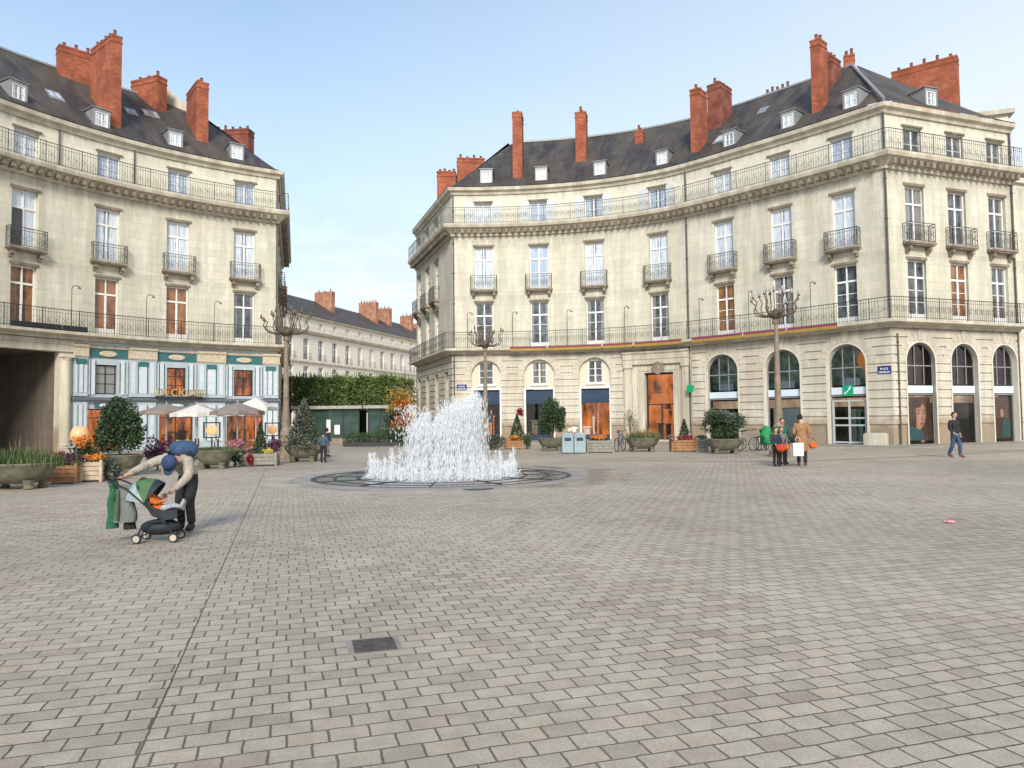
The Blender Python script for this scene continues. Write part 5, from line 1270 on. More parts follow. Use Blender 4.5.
def crate(label, loc, w, d, h, mat, rz=0, group='wooden plant boxes'):
    t = thing('wooden_planter', label, 'planter', loc, rz, group); nb = max(3, int(h / .13))
    m = MB()
    for k in range(nb):
        z = .06 + (h - .06) * k / nb; z1 = z + (h - .06) / nb - .015
        m.box(-w/2, w/2, -d/2, -d/2 + .03, z, z1); m.box(-w/2, w/2, d/2 - .03, d/2, z, z1); m.box(-w/2, -w/2 + .03, -d/2 + .031, d/2 - .031, z, z1); m.box(w/2 - .03, w/2, -d/2 + .031, d/2 - .031, z, z1)
    m.build('slatted_side', mat, t)
    for x in (-1, 1):
        for y in (-1, 1): m = MB(); m.box(x * w/2 - .035, x * w/2 + .035, y * d/2 - .035, y * d/2 + .035, 0, h + .04); m.build('post', mat, t)
    m = MB(); m.box(-w/2 + .03, w/2 - .03, -d/2 + .03, d/2 - .03, .1, h - .06); m.build('soil', 'soil', t); return t
def plant(name, label, cat, loc, parts, stem=True, group=None, sz=0, sr=.04):
    t = thing(name, label, cat, loc, 0, group)
    for nm, mt, n, size, f in parts: m = MB(); leaves(m, n, size, f); m.build(nm, mt, t)
    if stem:
        m = MB(); m.tube([(0, 0, 0), (.03, .02, sz * .5), (0, 0, sz)], [sr, sr * .7, sr * .3], 6)
        for k in range(5): a = k * 2.4; m.tube([(0, 0, sz * .25), (.28 * math.cos(a), .28 * math.sin(a), sz * .6)], [sr * .5, sr * .2], 5)
        m.build('stem', 'bark', t)
    return t
def tuft(n, rx, ry, h, lean=.3, w=.008):
    m = MB()
    for _ in range(n):
        x, y = random.gauss(0, .45) * rx, random.gauss(0, .4) * ry; hh = h * random.uniform(.4, 1.); a = random.uniform(0, 2 * PI); dx, dy = lean * hh * math.cos(a) * random.random(), lean * hh * math.sin(a) * random.random()
        c, s = math.cos(a + 1.5) * w, math.sin(a + 1.5) * w
        m.quad([(x - c, y - s, 0), (x + c, y + s, 0), (x + dx * .4 + c, y + dy * .4 + s, hh * .6), (x + dx * .4 - c, y + dy * .4 - s, hh * .6)]); m.quad([(x + dx * .4 - c, y + dy * .4 - s, hh * .6), (x + dx * .4 + c, y + dy * .4 + s, hh * .6), (x + dx, y + dy, hh)])
    return m
def grass(label, loc, rx, ry, h, n, mats=('leaf_bright',), name='grass_planting'):
    t = thing(name, label, 'plant', loc)
    for k, mt in enumerate(mats): tuft(n if k == 0 else n // 3, rx, ry, h * (1 if k == 0 else 1.5)).build('blades' if k == 0 else 'tall_blades', mt, t)
    m = MB(); leaves(m, n // 2, .04, blob(0, 0, .08, rx, ry, .12)); m.build('ground_leaves', mats[0], t); return t
bowl('stone bowl planter at the far left edge of the square, full of grass', (-12.75, 19.1, 0), .98, .7)
grass('green grasses and dry stalks in the bowl planter at the left edge', (-12.75, 19.1, .56), .95, .65, .36, 3200, ('leaf_bright', 'leaf_bright'))
grass('tall dry grasses before the dark passage at the left edge', (-14.1, 21.5, 0), .7, .4, .95, 200, ('straw', 'straw'), 'dry_grass_clump')
crate('warm brown wooden box with purple flowers, left of the pale one', (-12.5, 20.7, 0), .74, .6, .52, 'crate_warm', .25)
plant('flowering_plant', 'purple and burgundy flowers heaped in the warm brown wooden box', 'plant', (-12.5, 20.7, .48), [('foliage', 'leaf', 350, .05, blob(0, 0, .1, .42, .3, .16)), ('blossom', 'leaf_purple', 600, .045, blob(.1, 0, .2, .34, .25, .2)), ('red_blossom', 'fl_red', 300, .045, blob(-.22, 0, .27, .22, .2, .2))], False)
crate('pale slatted wooden box under orange flowers', (-12.0, 21.25, 0), .52, .52, .58, 'crate_pale', .25)
plant('flowering_plant', 'orange flowers in the pale slatted box', 'plant', (-12.0, 21.25, .55), [('foliage', 'leaf', 250, .05, blob(0, 0, .05, .3, .25, .12)), ('blossom', 'fl_orange', 500, .04, blob(0, 0, .14, .3, .22, .12))], False)
plant('potted_plant', 'tall plant with orange flowers beside the glowing lamp', 'plant', (-12.75, 22.0, 0), [('foliage', 'leaf', 900, .06, blob(0, 0, .75, .36, .3, .5)), ('blossom', 'fl_orange', 350, .045, blob(0, -.1, 1.15, .3, .25, .22))], True, sz=1.0)
plant('ivy_plant', 'dark green ivy trailing to the ground right of the pale box', 'plant', (-11.75, 21.6, 0), [('foliage', 'leaf_grey', 1000, .045, blob(0, 0, .35, .3, .25, .4))], True, sz=.5)
bowl('stone bowl planter holding the big round evergreen by the passage column', (-12.35, 23.4, 0), .66, .55)
plant('round_shrub', 'big dense dark evergreen shrub in front of the brasserie', 'shrub', (-12.4, 23.4, .55), [('foliage', 'leaf', 6500, .055, blob(0, 0, .98, .86, .75, 1.02, .5, LUMP))], True, sz=1.4)
plant('purple_shrub', 'dark purple shrub right of the big evergreen', 'shrub', (-12.4, 25.9, 0), [('foliage', 'leaf_purple', 1400, .05, blob(0, 0, .75, .42, .38, .5, seed=2))], True, sz=.8)
plant('ball_shrub', 'yellow-green ball shrub behind the bending man', 'shrub', (-12.1, 27.3, 0), [('foliage', 'leaf', 900, .05, blob(0, 0, .45, .35, .3, .35)), ('blossom', 'fl_yellow', 500, .04, blob(0, 0, .85, .28, .25, .25))], True, sz=.7)
bowl('stone bowl planter of low greenery between the man and the brasserie door', (-10.65, 26.5, 0), .70, .55)
grass('low greenery with pale flowers in the bowl planter before the brasserie', (-10.65, 26.5, .56), .72, .5, .26, 1100)
plant('flowering_plant', 'dusty pink flowers behind the bowl of low greenery', 'plant', (-10.3, 27.5, 0), [('foliage', 'leaf', 500, .05, blob(0, 0, .4, .35, .3, .35)), ('blossom', 'fl_pink', 600, .05, blob(0, 0, .85, .32, .28, .22))], True, sz=.7)
crate('long grey wooden box near the candelabra lamp, left side', (-9.5, 27.9, 0), 1.28, .55, .48, 'crate_grey', .1)
plant('cone_shrub', 'dark clipped cone in the long grey box', 'shrub', (-9.5, 27.95, .42), [('foliage', 'leaf', 2200, .04, cone(0, 0, 0, 1.22, .27))], True, sz=1.1)
plant('flowering_plant', 'yellow flowers at the foot of the clipped cone', 'plant', (-9.2, 27.8, .44), [('blossom', 'fl_yellow', 350, .04, blob(0, 0, .1, .2, .16, .11))], False)
plant('flowering_plant', 'pink and green mound at the left end of the long grey box', 'plant', (-9.95, 27.8, .44), [('foliage', 'leaf_grey', 350, .045, blob(0, 0, .12, .28, .2, .16)), ('blossom', 'fl_pink', 250, .04, blob(0, 0, .2, .24, .18, .12))], False)
plant('flowering_plant', 'burgundy foliage hanging from the front of the long grey box', 'plant', (-9.75, 27.5, 0), [('blossom', 'fl_red', 350, .045, blob(0, 0, .28, .13, .1, .26))], False)
plant('purple_shrub', 'small dark purple bush between the long grey box and the lamp', 'shrub', (-9.2, 28.6, 0), [('foliage', 'leaf_purple', 800, .045, blob(0, 0, .75, .28, .25, .3))], True, sz=.7)
bowl('stone bowl planter with the twiggy cone shrub next to the two children', (-8.55, 30.4, 0), .78, .6)
plant('twiggy_shrub', 'tall loose grey-leaved shrub in the bowl next to the two children', 'shrub', (-8.55, 30.4, .55), [('foliage', 'leaf_grey', 2600, .055, cone(0, 0, .0, 2.05, .78)), ('inner_foliage', 'leaf', 1600, .05, cone(0, 0, 0, 1.8, .62))], True, sz=1.7)
# right-hand side
plant('grassy_shrub', 'grey-green bushes round the foot of the lamp behind the fountain', 'shrub', (-1.2, 39.8, 0), [('foliage', 'leaf_grey', 1500, .06, blob(0, 0, .5, .8, .4, .45))], True, sz=.6)
crate('pinkish wooden box with a small dark cone shrub, right of the fountain', (0.05, 40.6, 0), .95, .5, .62, 'crate_warm')
plant('cone_shrub', 'small dark cone shrub with a burgundy tuft above it', 'shrub', (.25, 40.6, .55), [('foliage', 'leaf', 1500, .05, cone(0, 0, 0, 1.35, .42)), ('red_tuft', 'fl_red', 350, .05, blob(.15, 0, 1.5, .22, .18, .3))], True, sz=1.4)
plant('flowering_plant', 'yellow-orange flowers in the pinkish box', 'plant', (.05, 40.3, .6), [('blossom', 'fl_orange', 300, .045, blob(0, 0, .08, .3, .15, .12)), ('yellow_blossom', 'fl_yellow', 200, .04, blob(.1, 0, .12, .2, .12, .1))], False)
plant('grassy_shrub', 'bright green bush right of the pinkish box', 'shrub', (.75, 40.5, 0), [('foliage', 'leaf_bright', 700, .05, blob(0, 0, .5, .28, .25, .5))], True, sz=.6)
bowl('stone bowl planter with the upright evergreen, left of the grey bins', (2.0, 38.1, 0), .72, .6)
plant('round_shrub', 'upright dark evergreen shrub left of the grey bins', 'shrub', (2.05, 38.1, .55), [('foliage', 'leaf', 5200, .06, blob(0, 0, 1.18, .68, .6, 1.15, .5, LUMP))], True, sz=1.6)
crate('grey wooden box with bright orange flowers, right of the bins', (4.15, 35.4, 0), 1.2, .5, .6, 'crate_grey')
plant('flowering_plant', 'bright orange flowers in the box right of the bins', 'plant', (4.1, 35.4, .58), [('foliage', 'leaf', 300, .05, blob(0, 0, .04, .5, .2, .1)), ('blossom', 'fl_orange', 700, .05, blob(-.05, 0, .16, .42, .2, .13))], False)
bowl('stone bowl planter of grass in front of the stone entrance door', (6.3, 36.0, 0), .82, .62)
grass('green and yellow grasses in the bowl before the stone entrance', (6.3, 36.0, .58), .8, .5, .42, 1200, ('leaf_bright', 'straw'))
plant('bare_shrub', 'thin grey twiggy shrub left of the stone entrance door', 'shrub', (5.9, 37.4, 0), [('foliage', 'leaf_grey', 450, .04, blob(0, 0, 1.5, .35, .3, .9))], True, sz=2.0, sr=.03)
crate('orange-brown slatted box with burgundy flowers, right of the grass bowl', (8.15, 35.5, 0), 1.15, .5, .58, 'crate_warm')
plant('cone_shrub', 'small rounded dark cone in the orange-brown box', 'shrub', (8.25, 35.6, .5), [('foliage', 'leaf', 1300, .045, cone(0, 0, 0, 1.05, .32))], True, sz=.9)
plant('flowering_plant', 'burgundy flowers in the orange-brown box', 'plant', (8.2, 35.4, .56), [('blossom', 'fl_red', 700, .05, blob(0, 0, .12, .42, .2, .16)), ('pink_blossom', 'fl_pink', 250, .045, blob(-.1, 0, .12, .25, .16, .12))], False)
plant('flowering_plant', 'pink heather at the left end of the orange-brown box', 'plant', (7.5, 35.3, .5), [('foliage', 'leaf_grey', 250, .045, blob(0, 0, .16, .22, .2, .18)), ('blossom', 'fl_pink', 250, .045, blob(0, 0, .2, .24, .2, .18))], False)
crate('short grey box right of the orange-brown one', (9.05, 35.6, 0), .5, .45, .6, 'crate_grey')
plant('flowering_plant', 'white flowers in the short grey box', 'plant', (9.05, 35.6, .58), [('foliage', 'leaf_grey', 350, .045, blob(0, 0, .1, .3, .22, .14))], False)
bowl('stone bowl planter with the wide round shrub, left of the bicycles', (9.5, 33.3, 0), .86, .68)
plant('round_shrub', 'wide round grey-green shrub left of the bicycles', 'shrub', (9.5, 33.3, .52), [('foliage', 'leaf', 3600, .06, blob(0, 0, .75, .9, .75, .72, .4, seed=6)), ('pale_foliage', 'leaf_grey', 2200, .055, blob(0, 0, .85, .92, .75, .75, .5, seed=9))], True, sz=1.1)
# bins
M['bin'] = simple('pale_blue_grey_bin', (.27, .36, .39), .6, var=.15)
for k, x in enumerate((2.58, 3.14)):
    t = thing('litter_bin', ('pale blue-grey litter bin next to the upright evergreen', 'pale blue-grey litter bin nearer the orange flowers')[k], 'bin', (x, 34.9, 0), 0, 'pale litter bins'); m = MB(); m.box(-.26, .26, -.26, .26, .05, .84); m.build('body', 'bin', t)
    m = MB(); m.box(-.28, .28, -.28, .28, .842, .90); m.box(-.2, .2, -.2, .2, .90, .97); m.build('lid', 'bin', t); m = MB(); m.box(-.15, .15, -.275, -.262, .6, .75); m.build('slot', 'iron', t)
    m = MB(); m.box(-.24, .24, -.24, .24, 0, .05); m.build('foot', 'iron', t)
t = thing('white_sack', 'crumpled white sack lying on top of the litter bins', 'sack', (2.85, 34.9, .97)); m = MB(); rr = random.Random(5)
for k in range(7): m.ball((rr.uniform(-.18, .18), rr.uniform(-.1, .1), .08 + rr.uniform(0, .14)), rr.uniform(.08, .12), 8, 5)
m.build('cloth', 'infill', t, smooth=True)
# bicycles
M['bike_blue'] = simple('blue_bike_paint', (.05, .09, .2), .4); M['bike_grey'] = simple('silver_bike_paint', (.35, .36, .36), .35, .4); M['rubber'] = simple('rubber', (.02, .02, .02), .8)
def bicycle(label, loc, rz, mat, group):
    t = thing('bicycle', label, 'bicycle', loc, rz, group)
    for x in (-.52, .52):
        m = MB(); n = 24
        for k in range(n): a, b = 2 * PI * k / n, 2 * PI * (k + 1) / n; m.bar((x + .33 * math.cos(a), 0, .33 + .33 * math.sin(a)), (x + .33 * math.cos(b), 0, .33 + .33 * math.sin(b)), .02, n=5)
        w = m.build('wheel', 'rubber', t); m = MB()
        for k in range(10): a = PI * 2 * k / 10; m.bar((x, 0, .33), (x + .32 * math.cos(a), 0, .33 + .32 * math.sin(a)), .004, n=3)
        m.bar((x, -.05, .33), (x, .05, .33), .03, n=8); m.build('spokes', 'bike_grey', w)
    m = MB(); A, Bk, Hd, St = (-.52, 0, .33), (-.08, 0, .30), (.38, 0, .82), (-.2, 0, .86)
    for p, q in ((A, Bk), (Bk, (.36, 0, .68)), (St, (.37, 0, .76)), (A, (-.19, 0, .75)), (Bk, (-.22, 0, .92)), (Hd, (.52, 0, .33)), (Hd, (.35, 0, .98))): m.bar(p, q, .018, n=6)
    m.build('frame', mat, t); m = MB(); m.ball((-.24, 0, .96), .11, 8, 5, sx=1.2, sy=.7, sz=.35); m.build('saddle', 'rubber', t)
    m = MB(); m.tube([(.28, -.27, 1.0), (.36, -.12, 1.02), (.35, 0, .98), (.36, .12, 1.02), (.28, .27, 1.0)], .014, 6); m.build('handlebar', 'iron', t)
    m = MB(); m.bar((-.08, -.12, .16), (-.08, .12, .44), .012); m.lathe([(.09, -.012), (.09, .012)], 12, (0, 0, 0)); m.build('crank', 'iron', t); return t
bicycle('silver bicycle parked just right of the wide round shrub', (11.0, 35.0, 0), .5, 'bike_grey', 'bicycles leaning by the bank wall'); bicycle('blue bicycle parked under the green cover', (12.1, 35.9, 0), .9, 'bike_blue', 'bicycles leaning by the bank wall')
bicycle('grey bicycle standing behind the silver one', (11.6, 36.3, 0), .2, 'bike_grey', 'bicycles leaning by the bank wall')
bicycle('dark bicycle parked between the orange flowers and the grass bowl', (5.3, 36.6, 0), 1.1, 'bike_blue', 'bicycles by the stone entrance')
M['green_cloth'] = simple('bright_green_cloth', (.01, .22, .07), .7, var=.3, scale=5)
t = thing('green_cover', 'bright green cover bundled over a parked bicycle, left of the group', 'cover', (12.2, 35.7, 0)); m = MB()
m.lathe([(.24, .30), (.27, .45), (.22, .6), (.28, .78), (.22, .9), (.2, 1.02), (.12, 1.14), (.03, 1.2)], 22, mod=lambda a, z: 1 + .25 * math.sin(2 * a + z * 9) + .16 * math.sin(5 * a - z * 13) + .08 * math.sin(11 * a)); m.build('cloth', 'green_cloth', t, smooth=True)
m = MB(); m.bar((0, 0, 0), (0, 0, .5), .03); m.build('support', 'iron', t)
t = thing('hanging_sign', 'green bracket sign hanging from the downpipe beside the stone entrance', 'sign', (*RP.pos(30.35, .55), 3.05), RP.ang(30.3)); m = MB(); m.box(-.22, .22, -.04, .04, .22, .68); m.build('panel', 'green_sign', t); m = MB(); m.box(-.04, .04, 0, .55, .55, .6); m.build('bracket', 'iron', t)
t = thing('stone_block', 'low pale stone block against the wall between the bank door and the corner', 'block', (*RP.pos(42.0, .55), .055), RP.ang(42.)); m = MB(); m.box(-.55, .55, -.25, .25, 0, .58); m.box(-.5, .5, -.2, .2, .58, .64); m.build('block', 'trim', t)

# ================================================================== BRASSERIE TERRACE
M['canvas'] = simple('cream_canvas', (.62, .60, .56), .85, var=.08); M['taupe'] = simple('taupe_canvas', (.24, .20, .18), .85, var=.12); M['steel'] = simple('pale_steel', (.5, .5, .48), .4, .5)
def parasol(label, loc, mat, r=1.35, H=2.55, rise=.55, n=8, rz=0, pole='steel'):
    t = thing('parasol', label, 'parasol', loc, rz, 'parasols on the brasserie terrace')
    m = MB(); top = (0, 0, H + rise)
    for k in range(n):
        a, b = 2 * PI * (k + .5) / n, 2 * PI * (k + 1.5) / n; A = (r * math.cos(a), r * math.sin(a), H); B_ = (r * math.cos(b), r * math.sin(b), H); mm = ((A[0] + B_[0]) * .47, (A[1] + B_[1]) * .47, H + .03)
        for p, q in ((A, mm), (mm, B_)):
            m.quad([p, q, top]); m.quad([(p[0], p[1], p[2] - .16), (q[0], q[1], q[2] - .16), q, p])
            m.quad([(p[0], p[1], p[2] - .03), (0, 0, H + rise - .05), (q[0], q[1], q[2] - .03)])
    m.build('canopy', mat, t); m = MB(); m.bar((0, 0, .08), (0, 0, H + rise + .08), .03, n=8); m.build('pole', pole, t)
    m = MB(); m.box(-.3, .3, -.3, .3, 0, .08); m.build('base', 'iron', t)
    m = MB()
    for k in range(n): a = 2 * PI * (k + .5) / n; m.bar((0, 0, H + .05), (r * .96 * math.cos(a), r * .96 * math.sin(a), H - .02), .012)
    m.build('rib', 'steel', t); return t
parasol('leftmost taupe parasol, half hidden by the big evergreen', (-17.0, 36.4, .0), 'taupe', 1.25, 2.2, .4); parasol('dark taupe parasol between the big evergreen and the white one', (-15.9, 37.2, .0), 'taupe', 1.15, 2.25, .35)
parasol('white parasol before the middle brasserie door', (-14.2, 33.4, .0), 'canvas', 1.15, 2.05, .42); parasol('taupe parasol right of the white one, over the round lit sign', (-11.8, 31.8, .0), 'taupe', 1.12, 2.1, .4)
parasol('large cream square parasol before the right-hand brasserie door', (-12.6, 36.4, .0), 'canvas', 1.15, 2.35, .5, 4); parasol('low white parasol behind the taupe one', (-14.6, 37.5, 0), 'canvas', 1.3, 2.1, .3)
M['globe'] = simple('glowing_sign_glass', (.55, .36, .2), .4, var=.1, emit=(1., .46, .16), es=.25)
def litsign(label, loc, rz, shade=False, hgt=1.55):
    t = thing('lit_menu_sign', label, 'lamp', loc, rz, None if shade else 'round lit signs on the terrace')
    m = MB(); m.bar((0, 0, 0), (0, 0, hgt - .3), .03, n=6); m.lathe([(.2, 0), (.2, .03), (.04, .06)], 12); m.build('stand', 'iron', t)
    if shade: m = MB(); m.lathe([(.27, hgt - .2), (.26, hgt), (.2, hgt + .16), (.08, hgt + .22)], 16); m.build('lamp_shade', 'globe', t, smooth=True)
    else:
        m = MB(); m.box(-.32, .32, -.03, .03, hgt - .31, hgt - .26); m.box(-.32, .32, -.03, .03, hgt + .26, hgt + .31); m.box(-.32, -.27, -.03, .03, hgt - .26, hgt + .26); m.box(.27, .32, -.03, .03, hgt - .26, hgt + .26); m.build('frame', 'iron', t)
        m = MB(); m.lathe([(.001, -.03), (.17, -.03), (.22, .0), (.17, .03), (.001, .03)], 20)
        for i, v in enumerate(m.v): m.v[i] = (v[0], v[2], v[1] + hgt)
        m.build('lit_disc', 'globe', t)
litsign('glowing yellow lamp shade between the passage column and the big evergreen', (-13.25, 22.7, 0), 0, True, 1.36); litsign('round lit sign under the taupe parasol', (-11.6, 28.6, 0), .1, hgt=1.35); litsign('round lit sign behind the lamp post at the terrace corner', (-10.9, 33.6, 0), .5, hgt=1.3)
M['wicker'] = simple('red_brown_wicker', (.22, .05, .03), .7, var=.3, scale=14); M['marble'] = simple('pale_table_top', (.5, .48, .44), .4)
def bistro(loc, rz, label, label2):
    t = thing('cafe_table', label, 'table', loc, rz, 'small tables on the brasserie terrace'); m = MB(); m.lathe([(.33, .72), (.33, .75)], 20); m.build('table_top', 'marble', t); m = MB(); m.bar((0, 0, .03), (0, 0, .72), .025, n=8); m.build('pole', 'iron', t); m = MB(); m.lathe([(.22, 0), (.2, .03), (.04, .05)], 12); m.build('base', 'iron', t)
    for k, sx in enumerate((-1, 1)):
        c, s = math.cos(rz), math.sin(rz); q = thing('cafe_chair', label2[k], 'chair', (loc[0] + sx * .62 * c, loc[1] + sx * .62 * s, loc[2]), rz + (PI if sx > 0 else 0), 'wicker chairs on the brasserie terrace')
        m = MB(); m.box(-.21, .21, -.21, .21, .43, .47); m.build('seat', 'wicker', q); m = MB(); m.box(-.24, -.2, -.2, .2, .52, .9); m.build('backrest', 'wicker', q)
        for x in (-.19, .19):
            for y in (-.19, .19): m = MB(); m.bar((x, y, 0), (x, y, .43 if x > 0 else .9), .014); m.build('leg', 'iron', q)
for k, (x, y, w) in enumerate(((-13.9, 34.6, 'under the white parasol'), (-12.3, 33.2, 'near the round lit sign'), (-12.9, 37.4, 'under the cream square parasol'))):
    bistro((x, y, 0), .3 * k, 'round cafe table ' + w, ('wicker chair on the left of the table ' + w, 'wicker chair on the right of the table ' + w))

# ================================================================== POSTERS in the corner shop (flat pictures)
M['poster_dark'] = simple('poster_ground', (.10, .055, .035), .5, var=.4, scale=2); M['poster_skin'] = simple('poster_face_print', (.55, .27, .17), .5, var=.12, scale=3); M['poster_hair'] = simple('poster_hair_print', (.085, .035, .018), .5, var=.5, scale=6); M['poster_cheek'] = simple('poster_cheek_print', (.62, .34, .23), .5, var=.1); M['poster_lip'] = simple('poster_lip_print', (.42, .06, .05), .5); M['poster_teal'] = simple('poster_cloth_print', (.03, .13, .15), .5, var=.4, scale=3)
def flat(pts, y, mat, name, t): m = MB(); m.quad([(x, y, z) for x, z in pts]); return m.build(name, mat, t)
def ell(cx, cz, rx, rz_, n=24, tilt=0.):
    o = []
    for k in range(n):
        a = -2 * PI * k / n; x, z = rx * math.cos(a), rz_ * math.sin(a) * (1.0 if math.sin(a) > 0 else 1.12); o.append((cx + x * math.cos(tilt) - z * math.sin(tilt), cz + x * math.sin(tilt) + z * math.cos(tilt)))
    return o[::-1]
def poster(s, w, label, fx=0., dark=False):
    loc, an = frame_at(RP, s, -.34, .25); t = thing('shop_poster', label, 'poster', loc, an, 'face posters in the corner shop windows')
    flat([(-w/2, 0), (w/2, 0), (w/2, 2.35), (-w/2, 2.35)], 0, 'poster_dark', 'backing', t)
    if dark:
        flat(ell(.0, 1.15, .34, .95), -.006, 'poster_hair', 'hair_print', t); flat(ell(.12, 1.45, .14, .24), -.012, 'poster_skin', 'face_print', t); flat([(.1, .1), (w/2, .1), (w/2, 1.0), (.2, 1.1)], -.009, 'poster_teal', 'cloth_print', t); return
    flat(ell(.14 + fx, 1.38, .62, .98), -.006, 'poster_hair', 'hair_print', t); flat([(-w/2, 0), (.25, 0), (.15, .55), (-w/2, .8)], -.009, 'poster_teal', 'cloth_print', t)
    flat(ell(fx, 1.36, .40, .70, tilt=-.12), -.012, 'poster_skin', 'face_print', t); flat(ell(fx - .16, 2.02, .36, .24, tilt=.35), -.015, 'poster_hair', 'fringe_print', t); flat(ell(fx - .42, 1.45, .15, .72, tilt=.05), -.0155, 'poster_hair', 'side_hair_print', t); flat(ell(fx - .02, 1.25, .16, .42, tilt=-.12), -.0135, 'poster_cheek', 'cheek_print', t); flat(ell(fx + .14, .90, .14, .055), -.018, 'poster_lip', 'lip_print', t)
    for x in (-.09, .30): flat(ell(fx + x, 1.48, .095, .035), -.018, 'poster_hair', 'eye_print', t); flat(ell(fx + x, 1.63, .13, .022), -.018, 'poster_hair', 'brow_print', t)
    flat([(fx + .13, 1.4), (fx + .23, 1.12), (fx + .12, 1.10)], -.018, 'poster_lip', 'nose_shadow_print', t)
poster(44.76, 1.6, 'large poster of a face in the first shop arch right of the corner'); poster(51.05, 1.5, 'dark poster with a small face in the last shop arch at the right', dark=True)
# ================================================================== PEOPLE
def skin_mesh(name, V, E_, root, mat, sub=2):
    """V {key:(x,y,z,r) or (x,y,z,rx,ry)}; grow a continuous skin along the edges"""
    keys = list(V); ix = {k: i for i, k in enumerate(keys)}
    me = bpy.data.meshes.new('tmp'); me.from_pydata([V[k][:3] for k in keys], [(ix[a], ix[b]) for a, b in E_], [])
    o = bpy.data.objects.new('tmp', me); C.objects.link(o)
    md = o.modifiers.new('skin', 'SKIN'); md.use_smooth_shade = True; md.branch_smoothing = .3
    for k in keys:
        s = me.skin_vertices[0].data[ix[k]]; r = V[k][3]; s.radius = (r, V[k][4] if len(V[k]) > 4 else r); s.use_root = (k == root)
    sd = o.modifiers.new('sub', 'SUBSURF'); sd.levels = sub; sd.render_levels = sub
    dg = bpy.context.evaluated_depsgraph_get(); out = bpy.data.meshes.new_from_object(o.evaluated_get(dg)); bpy.data.objects.remove(o)
    out.name = name; out.materials.clear(); out.materials.append(M[mat]); out.uv_layers.new(name='UVMap') if not out.uv_layers else None
    for p in out.polygons: p.use_smooth = True
    return out
def lerp(a, b, t): return tuple(x + (y - x) * t for x, y in zip(a, b))
def add_mesh(target, extra):
    bm = bmesh.new(); bm.from_mesh(target); bm.from_mesh(extra); bm.to_mesh(target); bm.free()
    for p in target.polygons: p.use_smooth = True
